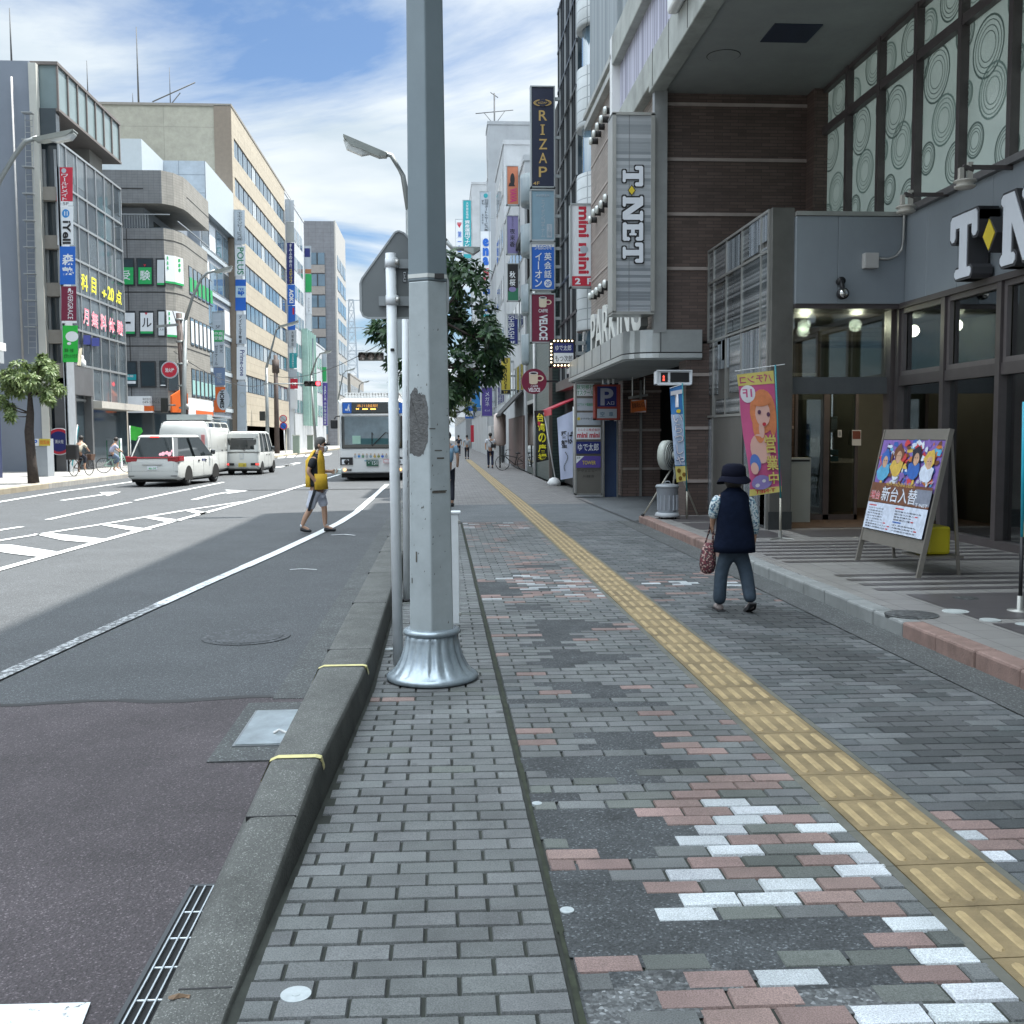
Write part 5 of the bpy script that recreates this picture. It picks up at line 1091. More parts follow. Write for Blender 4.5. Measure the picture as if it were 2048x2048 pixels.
# --- blade signs, near to far
blade('directory_sign','steel directory panel of stacked tenant names at the corner of the parking ramp','R3',(1305,500,1570,1592),26.6,[
 ('r',1310,505,1568,1590,mat('brushed_warm',(.2,.19,.17),.4,.6,var=.1)),('r',1316,520,1490,636,s_white),('t','就労移行',1320,528,1485,575,s_green),('t','ITスクール',1320,582,1485,628,s_green),
 ('r',1316,660,1552,778,s_lgrey),('t','コアライト電器産業',1328,705,1485,735,s_green),('r',1316,798,1552,918,s_lgrey),('d',1340,857,15,15,s_yellow),('t','ナイケイワークス',1362,845,1485,868,s_black),
 ('r',1316,940,1552,1055,s_white),('t','ミニミニ株式会社',1330,950,1545,978,s_red),('t','mini mini',1325,990,1542,1040,s_red,dict(bold=.05)),
 ('r',1316,1078,1552,1195,s_dnavy),('t','ゆで太郎',1332,1095,1532,1168,s_white),('r',1316,1218,1552,1330,s_purple),('q',[(1316,1218),(1392,1218),(1316,1290)],s_white),('t','1F',1325,1225,1355,1245,s_black),('t','TOWER',1375,1262,1505,1300,s_yellow,dict(bold=.03)),
 ('t','アヴェニュー',1330,1348,1520,1372,s_black,dict(bold=0)),('t','川越店',1380,1400,1490,1425,s_black,dict(bold=0))],depth=.3,frame=mat('dir_frame',(.3,.3,.29),.35,.7),brackets=False)
mb = MB(); a = AY(q('R3',1590,880),26.8); b = AY(q('R3',1705,1575),26.8); mb.use(mat('ticket_blue',(.05,.08,.16),.25)).box(a.x,26.8,0,b.x,27.2,a.z); mb.use(M_steel).box(a.x-.03,26.78,0,a.x,27.22,a.z+.02).box(b.x,26.78,0,b.x+.03,27.22,a.z+.02); tag(obj('glass_booth_panel', mb), 'narrow dark blue glazed panel with steel edges right of the directory sign', 'panel')
blade('parking_sign','red framed blue parking sign with a big letter P above the ramp','R3',(1492,528,1742,868),26.2,[
 ('r',1500,532,1738,866,S('p_redframe',(.30,.05,.035))),('r',1520,545,1705,740,s_dnavy),('t','P',1550,562,1675,728,mat('p_grey_letter',(.35,.36,.42),.4),dict(bold=.05)),('t','入口',1610,688,1682,722,s_white,dict(bold=0)),('r',1518,762,1708,852,s_lgrey),('t','空',1548,790,1590,835,mat('p_petrol',(.03,.12,.2),.5)),('t','車',1632,790,1674,835,mat('p_petrol',(.03,.12,.2),.5))],frame=S('p_redframe',(.30,.05,.035)),brackets=False)
mb = MB(); c = AY(q('R3',1615,505),26.3)
for d in (-.12,.02,.14): mb.use(M_white,True).tube([(c.x+d,26.2,c.z-.05),(c.x+d,26.2,3.02)],.03)
tag(obj('sign_hanger', mb), 'short white hangers holding the parking sign under the canopy', 'hanger')
blade('notice_board','orange sign with black writing hanging inside the parking entrance','R4',(398,722,542,845),25.5,[('q',[(398,738),(522,722),(542,828),(402,845)],s_orange),('t','駐輪場出入口',0,0,1,1,s_black,dict(quad=[(408,755),(520,738),(528,790),(410,805)]))],depth=.03,frame=s_orange,fw=.005,brackets=False)
mb = MB(); a = AY(q('R4',372,705),25.5); b = AY(q('R4',558,675),25.5); mb.use(M_steel).bar(a,b,.06); mb.tube([(a.x+.1,25.5,a.z),(a.x+.1,25.5,3.0)],.02).tube([(b.x-.08,25.5,b.z),(b.x-.08,25.5,3.0)],.02); tag(obj('hanging_rail', mb), 'metal rail on two rods carrying the orange sign', 'rail')
blade('led_display','white display box with a dark screen and a small red figure under the canopy','R4',(640,435,985,580),19.2,[('r',645,440,982,578,s_white),('r',684,458,752,552,s_black),('r',775,458,958,552,s_black),('d',712,500,10,14,mat('led_red',(.8,.08,.05),emit=.8,var=0)),('r',702,516,722,540,MC['led_red'])],depth=.2,frame=s_white,fw=.02,brackets=False)
blade('marquee_sign','square sign edged with glowing bulbs, white brush writing on blue over black on white','R3',(1062,92,1305,358),29.2,[('r',1068,94,1303,356,s_black),('r',1100,128,1288,220,s_dnavy),('t','ゆで太郎',1115,145,1268,200,s_white),('r',1100,222,1288,318,s_lilac if False else s_white),('t','もつ次郎',1112,245,1280,305,s_black)],depth=.25,frame=s_black)
MQ = [o for o in sc.objects if o.name.startswith('marquee_sign')][0]
M_bulb = mat('bulb', (1,.8,.5), emit=3.0, var=0); mb = MB(); mb.use(M_bulb, True)
for x, y in [(x, 105) for x in (1105,1140,1175,1210,1243,1277)]+[(x, 342) for x in (1107,1142,1176,1208,1243,1280)]+[(1075,y) for y in (135,170,205,240,277,312)]:
    c = AY(q('R3',x,y),29.17); mb.lathe((c.x,c.y,c.z),[(.005,-.02),(.022,-.01),(.022,.01)],8,'Y')
obj('bulbs', mb, None, MQ)
blade('real_estate_sign','white blade sign with sideways red letters and a red box reading 2 F','R2',(1436,-240,1680,692),28.55,[
 ('r',1440,-235,1678,690,s_white),('t','mini mini',1530,-205,1645,540,s_red,dict(rot=True,bold=.07)),('d',1590,270,45,42,s_lgrey),('r',1458,565,1678,672,s_red),('t','2  F',1490,585,1678,655,s_white,dict(bold=.06))])
T_ = 34.6
blade('gym_sign','tall black blade sign with gold serif letters down its face','R1',(872,102,1113,1090),T_,[('r',885,115,1102,1075,s_navy)]+[('t',ch,955,y,1035,y+100,s_gold,dict(bold=.015)) for ch, y in zip('RZAP',(340,618,752,885))]+[('r',982,480,1000,575,s_gold),('r',970,478,1012,488,s_gold),('r',970,568,1012,578,s_gold),('r',955,434,975,440,s_gold),
 ('ring',990,268,88,34,s_gold,.86),('ring',990,268,70,30,s_gold,.9),('r',962,235,1018,300,s_navy),('t','RIZAP',948,258,1035,278,s_gold,dict(bold=0)),('t','4F',900,1030,962,1062,s_gold)])
blade('pale_blue_sign','faded pale blue blade sign with faint white writing right under the black one','R1',(872,1103,1113,1612),T_,[('r',885,1112,1102,1600,s_bluegrey),('t','エイゼンコチナム',975,1200,1015,1570,s_lgrey,dict(vert=True,bold=0)),('r',1032,1440,1082,1570,s_lgrey),('t','3階',1036,1450,1078,1560,s_bluegrey,dict(vert=True)),('t','AVIREX',925,1150,1060,1175,s_lgrey,dict(bold=0)),('r',885,1588,1102,1600,s_lgrey)],frame=s_frame)
blade('language_school_sign','bright blue blade sign with white Japanese lettering and a 2F disc','R2',(998,190,1274,722),T_,[('r',1010,200,1262,712,s_blue),('r',1010,200,1262,242,s_white),('t','AEON',1045,218,1232,270,s_white,dict(bold=.1)),('t','AEON',1048,222,1230,266,s_blue,dict(bold=.0)),('t','英会話',1145,300,1238,590,s_white,dict(vert=True,bold=.04)),('t','イーオン',1045,300,1130,690,s_white,dict(vert=True,bold=.04)),('d',1192,645,42,44,s_white),('t','2F',1165,622,1220,668,s_blue,dict(bold=.04))])
def mug(x, y, s, o=1):
    return [('ring',x+62*s,y+2*s,40*s,30*s,s_cream,.62),('q',[(x-45*s,y-52*s),(x+45*s,y-52*s),(x+42*s,y+50*s),(x+25*s,y+62*s),(x-25*s,y+62*s),(x-42*s,y+50*s)],s_cream),('d',x,y-50*s,45*s,14*s,s_white),('d',x,y-49*s,34*s,9*s,s_black)]
blade('cafe_sign','maroon blade sign with a cream coffee mug and sideways white letters','R2',(998,752,1274,1302),T_,[('r',1010,762,1262,1292,s_maroon)]+mug(1135,850,.95)+[('t','CAFFE',1088,928,1190,965,s_white,dict(bold=.03)),('t','VELOCE',1095,990,1188,1270,s_white,dict(rot=True,bold=.06))])
# round cafe sign
c = AY(q('R2',1040,1725),33.8); t = thing('round_cafe_sign','round maroon cafe sign with a cream mug hanging over the pavement','sign',tuple(c)); r = abs(AY(q('R2',1178,1725),33.8).x-c.x)
mb = MB(); mb.use(s_maroon, False).lathe((c.x,33.8,c.z),[(r,0),(r,.16)],40,'Y'); obj('disc', mb, None, t)
fc = Face('R2', Y=33.79, off=.004)
for e in mug(1032,1690,1.1)+[('t','CAFFE',1002,1768,1082,1792,s_white),('t','VELOCE',975,1798,1105,1842,s_white,dict(bold=.06))]:
    if e[0] == 't': fc.text(e[1],*e[2:6],e[6],**(e[7] if len(e)>7 else {}))
    elif e[0] == 'd': fc.disc(*e[1:5],e[5])
    elif e[0] == 'ring': fc.disc(*e[1:5],e[5],r0=e[6])
    else: fc.quad(e[1],e[2])
fc.build('lettering', t); mb = MB(); mb.box(c.x+r-.02,33.85,c.z-.03,3.8,33.92,c.z+.03); obj('bracket', mb, M_black, t)
blade('bar_sign','orange blade sign with a dark figure and sideways pink letters','R1',(640,873,764,1258),49.4,[('r',645,880,760,1252,S('s_salmon',(.50,.17,.09))),('d',700,1010,22,62,s_black),('q',[(660,1075),(725,1075),(712,1040),(672,1040)],s_black),('t','VAVA',675,1092,742,1232,S('s_pinkl',(.5,.04,.16)),dict(rot=True,bold=.08))])
blade('bar_sign','violet blade sign with dark brush characters below the orange one','R1',(640,1353,764,1733),49.4,[('r',646,1360,758,1727,s_lilac),('t','夜来香',672,1480,728,1665,s_black,dict(vert=True,bold=.02)),('t','イエライシャン',690,1365,712,1475,s_black,dict(vert=True,bold=0))])
blade('bar_sign','black blade sign with white characters and a green and violet foot','R2',(738,422,873,842),49.4,[('r',745,430,868,836,s_black),('q',[(745,740),(868,690),(868,836),(745,836)],S('s_dgreen',(.02,.15,.08))),('t','秋桜',765,505,835,675,s_white,dict(vert=True,bold=.04)),('d',800,710,40,28,s_lilac)])
blade('bar_sign','dark blue blade sign with sideways white capitals behind the tree','R2',(742,978,868,1322),49.4,[('r',748,984,862,1316,s_dnavy),('t','ISHIBASHI',752,992,820,1255,s_white,dict(rot=True,bold=0)),('t','BAR',828,990,855,1040,s_white,dict(rot=True,bold=0)),('t','3F',775,1280,830,1310,s_white)])
blade('bar_sign','yellow blade sign with a dark emblem and stacked capitals','R2',(665,1458,785,1872),54,[('r',672,1466,778,1820,s_yellow),('r',672,1822,778,1866,s_black),('ring',722,1502,30,30,s_black,.75),('ring',722,1502,16,16,s_black,.6),('t','CHANCE',705,1545,742,1812,s_black,dict(vert=True,bold=.04)),('t','2F',700,1832,750,1858,s_yellow)])
blade('school_sign','very tall white blade sign with blue and red lettering above the tree','R1',(382,1122,492,3200),76,[('r',388,1128,488,1510,s_lgrey),('r',388,1510,488,3190,s_white),('d',442,1165,20,22,s_teal),('t','羽田タートルサービス㈱',428,1200,466,1510,s_black,dict(vert=True,bold=.01)),('t','5F',404,1205,420,1255,s_black,dict(rot=True)),('t','東京本社',404,1340,422,1440,s_black,dict(vert=True,bold=0)),('k','R2'),('t','ena',462,140,548,450,s_blue,dict(vert=True,bold=.12)),('t','看護',468,470,550,660,s_red,dict(vert=True,bold=.05)),('r',474,708,550,760,s_blue),('t','4F',482,720,542,750,s_white),('d',512,885,16,20,s_blue),('q',[(486,890),(538,890),(525,950),(499,950)],s_blue),('r',470,985,555,1010,s_teal),('t','3F',490,1020,530,1060,s_teal)])
blade('job_sign','teal blade sign with white characters rising over the far tree','R1',(218,1206,307,1860),122,[('r',224,1212,302,1672,s_teal),('r',224,1672,302,1850,s_lgrey),('t','大家建設情報',250,1225,276,1390,s_white,dict(vert=True,bold=0)),('t','資産運用マナビ',236,1400,292,1672,s_white,dict(vert=True,bold=.03)),('r',228,1730,300,1770,s_teal)])
blade('insurance_sign','white blade sign with a red triangle mark, left of the teal one','R1',(148,1392,224,1800),150,[('r',153,1397,220,1795,s_white),('q',[(165,1440),(208,1440),(187,1478)],s_red),('r',165,1425,208,1436,s_red),('t','第一生命',168,1505,210,1780,s_blue,dict(vert=True,bold=.02))])
blade('optician_sign','purple blade sign with white katakana low over the pavement','R3',(398,550,510,838),74,[('r',404,556,506,830,s_purple),('t','メガネ',432,595,480,740,s_white,dict(vert=True,bold=.0)),('t','キンパ',432,768,482,788,s_white)])
blade('driving_sign','bright blue blade sign with white characters under the tree','R3',(296,440,398,752),96,[('r',300,444,394,748,s_sky),('t','自動',320,500,375,615,s_white,dict(vert=True,bold=.0))])
blade('small_blue_sign','small white and blue hanging sign left of the bright blue one','R3',(240,655,328,860),118,[('r',244,660,324,740,s_sky),('r',244,660,300,700,s_red),('r',244,740,324,855,s_blue),('r',250,782,320,835,s_white)])
# feather banners and shop clutter on the far pavement
fb = Vector((3.72,33.2,0)); t = thing('banner_flag','tall black banner with yellow brush characters leaning beside a white base block','banner flag',tuple(fb))
LE3 = [(908,780),(918,880),(938,980),(932,1100),(925,1200),(932,1280)]; RE3 = [(1008,775),(1018,880),(1028,980),(1036,1100),(1042,1200),(1050,1255)]
mb = MB(); a = AY(q('R3',1005,800),33.2); b = AY(q('R3',1110,1420),33.2); mb.use(M_white,True).tube([a,b],.02); obj('pole', mb, None, t)
a_ = (LE3,RE3,'R3',33.2); mb = cloth([(0,0,1,1,s_black,0)],*a_); ctext(mb,'台湾の唐揚',.12,.04,.95,.96,S('s_byellow',(.75,.68,.03)),3,*a_,vert=True,bold=.07); cblob(mb,.35,.25,.14,.05,s_red,4,*a_); obj('banner_cloth', mb, None, t, fix=False)
mb = MB(); c = AY(q('R3',1098,1505),33.2); mb.use(M_white,True).lathe((c.x,33.1,0),[(.2,0),(.22,.1),(.14,.22),(.05,.26)],16); obj('base_block', mb, None, t)
t = thing('banner_flag','white cloth banner with black brush strokes and a grey arrow','banner flag',(3.6,28.9,0))
LE4 = [(1130,850),(1140,1000),(1150,1200),(1165,1448)]; RE4 = [(1290,778),(1290,1000),(1290,1200),(1290,1425)]; a_ = (LE4,RE4,'R3',28.9)
mb = cloth([(0,0,1,1,S('s_clothw',(.55,.60,.78)),0)],*a_); ctext(mb,'醤蟹',.15,.28,.62,.58,s_black,2,*a_,vert=True,bold=.03); ctext(mb,'ば',.62,.3,.95,.5,s_black,2,*a_,bold=.04)
for i in range(12):
    u, v = .45+.14*math.sin(i*.5), .64+i*.022; cblob(mb,u,v,.045,.013,S('s_arrowg',(.2,.22,.27)),3,*a_,n=8)
obj('banner_cloth', mb, None, t, fix=False)
mb = MB(); a = AY(q('R3',1292,775),28.9); mb.use(M_alu,True).tube([(a.x,28.9,0),(a.x,28.9,a.z+.1)],.03); obj('pole', mb, None, t)
mb = MB(); c = AY(q('R3',1065,430),34.9); mb.use(mat('post_brown',(.14,.12,.105),.5)).box(c.x-.05,34.85,0,c.x+.06,35.0,3.9); tag(obj('street_post', mb), 'brown square post between the green wall and the red awning', 'post')
t = thing('security_camera','white box camera on a pole under the marquee sign','camera',(3.75,29.4,2.9)); c = AY(q('R3',1262,395),29.4)
mb = MB(); mb.box(c.x-.1,29.2,c.z-.08,c.x+.1,29.5,c.z+.06); obj('housing', mb, M_white, t); mb = MB(); mb.use(M_alu,True).tube([(c.x+.18,29.4,0),(c.x+.18,29.4,c.z+.1)],.05).tube([(c.x,29.4,c.z-.1),(c.x+.18,29.4,c.z-.15)],.02); obj('pole', mb, None, t)
t = thing('lantern_sign','tall white lantern sign standing outside the dark awning','lantern',(3.2,52,0)); c = AY(q('R3',578,1000),52)
mb = MB(); mb.use(S('s_lantern',(.62,.52,.48)),True).lathe((c.x,52,1.1),[(.2,0),(.3,.1),(.3,1.5),(.2,1.6)],16); obj('lantern', mb, None, t); mb = MB(); mb.tube([(c.x,52,0),(c.x,52,1.2)],.04); obj('post', mb, M_dark, t)
mb = MB(); mb.box(3.0,62,0,3.5,66,2.2); tag(obj('shop_display', mb, mat('display_white',(.5,.5,.5),.6,var=.4,vs=2)), 'white goods stacked outside a far shop', 'display')
mb = MB(); c = AY(q('R3',312,980),100); mb.use(s_red).box(c.x-.15,100,1.0,c.x+.15,100.3,2.6); tag(obj('red_panel', mb), 'slim red vending panel far down the pavement', 'vending machine')
# ================================================================== LEFT SIDE buildings
M_slate = mat('slate_panel', (.22,.25,.30), .6, .1, var=.08, vs=.5, dirt=.1)
M_lpan = mat('pale_metal_panel', (.40,.43,.45), .5, .2, var=.06, vs=.5, dirt=.15)
M_bg = mat('blue_glass', (.045,.06,.075), .04, .0, var=.1, vs=.3, spec=1.0)
M_conc2 = mat('warm_concrete', (.30,.28,.25), .8, var=.18, vs=.7, dirt=.4)
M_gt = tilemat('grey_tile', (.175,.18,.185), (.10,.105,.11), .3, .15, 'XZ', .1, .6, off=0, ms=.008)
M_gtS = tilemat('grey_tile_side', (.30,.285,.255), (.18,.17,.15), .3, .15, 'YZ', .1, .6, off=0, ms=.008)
M_beige = tilemat('beige_panel', (.42,.37,.29), (.3,.26,.2), 3.0, .75, 'YZ', .06, .75, off=0, ms=.02)
M_cream2 = tilemat('cream_end_wall', (.37,.355,.29), (.29,.28,.23), 5.5, 3.4, 'XZ', .04, .75, off=0, ms=.03)
M_tower = tilemat('grey_tower_tile', (.17,.175,.19), (.13,.13,.14), 1.2, .6, 'XZ', .08, .6, off=0, ms=.03)
# far-left dark glass building
t = thing('dark_glass_building','dark glass building with a pale panel column, cut off by the left edge','building',(-17,38,0))
mb = MB(); mb.box(-17,26,.09,-30,41.4,26); obj('glass_wall', mb, M_bg, t)
mb = MB(); mb.box(-16.9,41.4,.09,-30,41.65,26); obj('navy_edge', mb, mat('edge_navy',(.02,.03,.09),.4), t)
mb = MB(); mb.box(-16.85,41.65,4.5,-30,42.1,26); obj('panel_column', mb, M_lpan, t)
mb = MB(); mb.box(-16.4,26,4.9,-17,41.2,5.2); mb.box(-16.7,26,12.6,-17,41.3,12.9); obj('ledge', mb, M_white, t)
for i in range(8):
    y = 40-i*1.4; mb = MB(); mb.box(-16.94,y-.05,.09,-17,y+.05,26); obj('mullion', mb, M_dalu, t)
for i in range(8): 
    mb = MB(); mb.box(-16.95,26,2.6+i*3,-17,40.5,2.75+i*3); obj('transom', mb, M_alu if i%2 else M_dalu, t)
# slate building with curtain wall
t = thing('curtain_wall_building','slate and glass office building with a boxed-out roof storey and bright window lettering','building',(-17,54,0))
P2 = lambda k,x,y,Y: AY(q(k,x,y),Y)
a = P2('L1',70,450,49); b = P2('L1',212,450,49); c = P2('L1',268,450,49)
mb = MB(); mb.box(-32,49,.09,b.x,49.3,a.z); obj('slate_wall', mb, M_slate, t)
mb = MB(); mb.box(b.x,48.9,.09,c.x,49.25,a.z-.1); obj('white_column', mb, mat('column_white',(.52,.52,.48),.7,var=.12,vs=.8), t)
# concrete window bays facing the camera
d0 = P2('L1',268,1390,49.3).x
mb = MB(); mb.box(d0,49.6,.09,-17.05,58.5,14.9); obj('core', mb, M_pane, t)
for y0, y1 in ((1390,1490),(1750,1850)):
    z1, z0 = P2('L1',300,y0,49.3).z, P2('L1',300,y1,49.3).z; mb = MB(); mb.box(d0,49.2,z0,-17.0,49.7,z1); obj('concrete_spandrel', mb, M_conc2, t)
for y0, y1 in ((415,545),(870,1000),(1190,1330)):
    z1, z0 = P2('L2',450,y0,49.3).z, P2('L2',450,y1,49.3).z; mb = MB(); mb.box(d0,49.2,z0,-17.0,49.7,z1); obj('concrete_spandrel', mb, M_conc2, t)
for x in (d0+.25, d0+.75):
    mb = MB(); mb.box(x,49.5,4.5,x+.12,49.65,14.6); obj('window_post', mb, M_alu, t)
mb = MB(); mb.box(d0,49.15,14.9,-17.0,49.6,16.3); obj('top_glazing', mb, M_pane, t)
# boxed-out roof storey
mb = MB(); mb.box(-19.9,49.3,16.3,-16.95,58.35,18.25); obj('roof_box', mb, mat('box_glass',(.20,.26,.27),.12,var=.12,vs=.6), t)
for i in range(8):
    y = 49.3+i*1.29; mb = MB(); mb.box(-16.96,y-.05,16.25,-16.88,y+.05,18.28); obj('box_mullion', mb, mat('box_brown',(.16,.14,.13),.5), t)
mb = MB(); mb.box(-20,49.2,18.22,-16.86,58.45,18.36); mb.box(-20,49.2,16.2,-16.86,58.45,16.32); obj('box_trim', mb, MC['box_brown'], t)
for i in range(3): 
    mb = MB(); mb.box(-19.9+i*1.0,49.22,16.3,-19.8+i*1.0,49.3,18.25); obj('box_mullion', mb, MC['box_brown'], t)
mb = MB(); mb.box(-19.2,55.5,14.9,-17.6,57.5,16.3); obj('roof_column', mb, M_conc2, t)
# curtain wall on the street side
mb = MB(); mb.box(-17.06,49.3,3.3,-17.0,58.5,14.9); obj('curtain_glass', mb, tilemat('curtain_pane',(.03,.04,.05),(.02,.02,.02),1.38,1.68,'YZ',.2,.05,off=0,col2=(.13,.16,.18),bump=0), t)
for y in (49.3,50.16,51.58,52.89,54.27,55.62,57.05,58.45):
    mb = MB(); mb.box(-16.95,y-.04,3.3,-17.02,y+.04,14.92); obj('mullion', mb, M_alu, t)
for z in (14.9,13.03,11.6,9.95,8.4,6.68,5.03,3.4):
    mb = MB(); mb.box(-16.94,49.3,z-.05,-17.02,58.5,z+.05); obj('transom', mb, M_alu, t)
y_lt = mat('window_yellow',(.85,.78,.05),.5,var=0); p_lt = mat('window_pink',(.80,.22,.28),.5,var=0)
fc = Face('L2', X=-16.93, off=.003)
for ch,x0,y0,x1,y1 in (('科',785,312,850,500),('目',885,355,930,527),('+',985,470,1030,560),('20',1040,440,1100,597),('点',1120,470,1175,627)):
    sh = .55; fc.text(ch,0,0,1,1,y_lt,quad=[(x0,y0),(x1,y0+(x1-x0)*sh),(x1,y1+(x1-x0)*.1),(x0,y1-(x1-x0)*.45)],bold=.05)
for ch,x0,y0,x1,y1 in (('月',805,650,860,830),('無',885,678,950,855),('料',970,705,1030,885),('体',1050,740,1110,905),('験',1130,765,1190,925)):
    for bo_, m_ in ((.09,s_white),(.02,p_lt)):
        fc.text(ch,0,0,1,1,m_,quad=[(x0,y0),(x1,y0+(x1-x0)*.5),(x1,y1+(x1-x0)*.1),(x0,y1-(x1-x0)*.4)],bold=bo_)
fc.rect(805,920,875,1010,s_dnavy); fc.rect(885,945,960,1025,s_dnavy)
fc.build('window_lettering', t)
mb = MB(); mb.box(-17.6,49.4,.09,-30,58.4,3.3); obj('ground_floor', mb, mat('black_granite',(.02,.024,.03),.2,var=.3,vs=.6), t)
mb = MB(); mb.box(-16.7,49.35,.09,-17.6,49.6,5.0); mb.box(-16.7,51.7,.09,-17.6,51.95,3.6); mb.box(-16.68,49.35,3.6,-17.6,52,4.9); obj('grey_portal', mb, mat('portal_grey',(.17,.175,.18),.35,.4,var=.2,vs=.7), t)
mb = MB(); mb.box(-16.3,52,3.05,-17.7,59.2,3.38); obj('canopy', mb, mat('canopy_pale',(.46,.44,.4),.5), t)
mb = MB(); mb.box(-17.3,59.0,.09,-17.9,59.6,3.1); obj('column', mb, M_conc2, t)
mb = MB(); mb.use(M_glass).box(-17.3,53.2,.2,-17.35,56,2.8); mb.use(s_green).box(-17.28,53.4,1.9,-17.3,55.6,2.7); obj('shop_window', mb, None, t)
# tall slender ladder and pipe
t2 = thing('roof_ladder','tall white caged ladder on the slate wall','ladder',(c.x-.4,48.7,4))
for dx in (0,.35):
    mb = MB(); a = P2('L1',185,850,48.7); b = P2('L2',320,1100,48.7); mb.use(M_alu).bar((a.x+dx,48.7,a.z),(b.x-.2+dx,48.7,b.z),.025); obj('rail', mb, None, t2)
for i in range(40): z = a.z-(a.z-b.z)*i/40; x = a.x+(b.x-.2-a.x)*i/40; mb = MB(); mb.box(x,48.68,z,x+.35,48.72,z+.02); obj('rung', mb, M_alu, t2)
for i in range(9): z = a.z-(a.z-b.z)*i/9; x = a.x+(b.x-.2-a.x)*i/9; mb = MB(); mb.box(x-.06,48.4,z,x+.4,48.72,z+.04); obj('hoop', mb, M_alu, t2)
mb = MB(); a = P2('L1',85,570,48.8); b = P2('L2',222,1170,48.8); mb.use(mat('pipe_white',(.42,.42,.42),.5),True).tube([a,b],.05); tag(obj('downpipe', mb), 'white downpipe on the slate wall left of the ladder', 'pipe')
mb = MB(); a = AX(q('L4',780,240),-16.5)
mb.use(s_cream).bar((-16.7,50.0,4.95),(-16.7,50.35,5.75),.07); mb.bar((-16.7,50.25,4.95),(-16.7,50.55,5.8),.06); tag(obj('wall_ornament', mb), 'two slanting cream bars above the grey doorway', 'ornament')
mb = MB(); mb.use(M_white,True).lathe((-16.8,50.9,4.9),[(.1,0),(.17,.12),(.16,.32),(.07,.42),(.08,.52),(.03,.6)],16); tag(obj('doorway_statue', mb), 'small white rounded figure on the ledge above the grey doorway', 'ornament')
# black wall, meter box etc. on the pavement level
mb = MB(); a = G(q('L4',735,1320),.09); mb.use(mat('black_wall',(.012,.013,.018),.3,var=.3)).box(a.x-4.2,49.2,.09,a.x,49.45,3.45); o = tag(obj('black_wall', mb), 'black polished wall with a round blue and red sign', 'wall')
t2 = thing('round_wall_sign','round blue sign with a red ring on the black wall','sign',(-17.6,49.1,2)); c0 = AY(q('L4',652,1010),49.1)
mb = MB(); mb.use(s_white).lathe((c0.x,49.1,c0.z),[(.62,0),(.62,.04)],30,'Y').use(s_red).lathe((c0.x,49.09,c0.z),[(.58,0),(.58,.04)],30,'Y').use(s_dnavy).lathe((c0.x,49.08,c0.z),[(.46,0),(.46,.04)],30,'Y'); obj('disc', mb, None, t2)
fc = Face('L4', Y=49.07); fc.text('消火栓',605,990,702,1032,s_white); fc.build('lettering', t2)
c0 = G(q('L4',480,1385),.09); t2 = thing('parking_machine','grey parking payment box with a white P and an orange panel behind the left tree','parking machine',(c0.x,42.5,.09))
a = AY(q('L4',355,980),42.3); b = AY(q('L4',560,1385),42.3)
mb = MB(); mb.box(a.x,42.3,.09,b.x-.1,43,a.z); obj('cabinet', mb, mat('cab_grey',(.28,.31,.34),.5,var=.08), t2)
fc = Face('L4', Y=42.29); fc.rect(355,980,428,1058,s_white); fc.text('P',372,990,412,1050,s_blue,bold=.05); fc.rect(432,980,556,1058,s_yellow); fc.text('精算機',440,995,545,1045,s_orange); 
for i in range(5): fc.text('ご案内',360,1078+i*20,400-i%2*6,1090+i*20,s_white)
fc.build('lettering', t2)
blade('tenant_sign','tall grey framed tenant sign with red, white, blue, maroon and green panels','L1',(415,1238,560,4430),48.3,[('r',420,1243,540,1495,s_red),('d',474,1268,18,18,s_lgrey),('t','ワールドメイト',452,1290,508,1492,s_white,dict(vert=True,bold=.03)),('r',425,1498,543,1528,s_white),('t','5F',468,1502,510,1524,s_black,dict(bold=0)),('r',428,1532,545,1820,s_white),('d',488,1586,28,32,s_sky),('r',478,1570,484,1602,s_white),('r',496,1570,502,1602,s_white),('t','iYell',465,1640,525,1812,s_black,dict(rot=True,bold=.05)),
 ('k','L2'),('r',578,62,728,430,s_blue),('t','森塾',595,125,718,375,s_white,dict(vert=True,bold=.06)),('r',592,447,738,780,s_maroon),('t','EVERGRACE',655,490,705,765,s_white,dict(rot=True,bold=0)),('d',672,478,14,14,s_white),('r',596,782,742,804,s_white),('r',606,826,752,1180,S('s_lime',(.02,.42,.05))),('d',695,932,62,50,s_white),('d',668,1000,20,14,s_white),('t','賃貸・売買',622,1048,710,1085,s_black),('t','ピタットハウス',620,1100,748,1142,s_black,dict(bold=.04))],depth=.9,frame=mat('sign_alu',(.42,.45,.48),.4,.4),fw=.12,brackets=False)
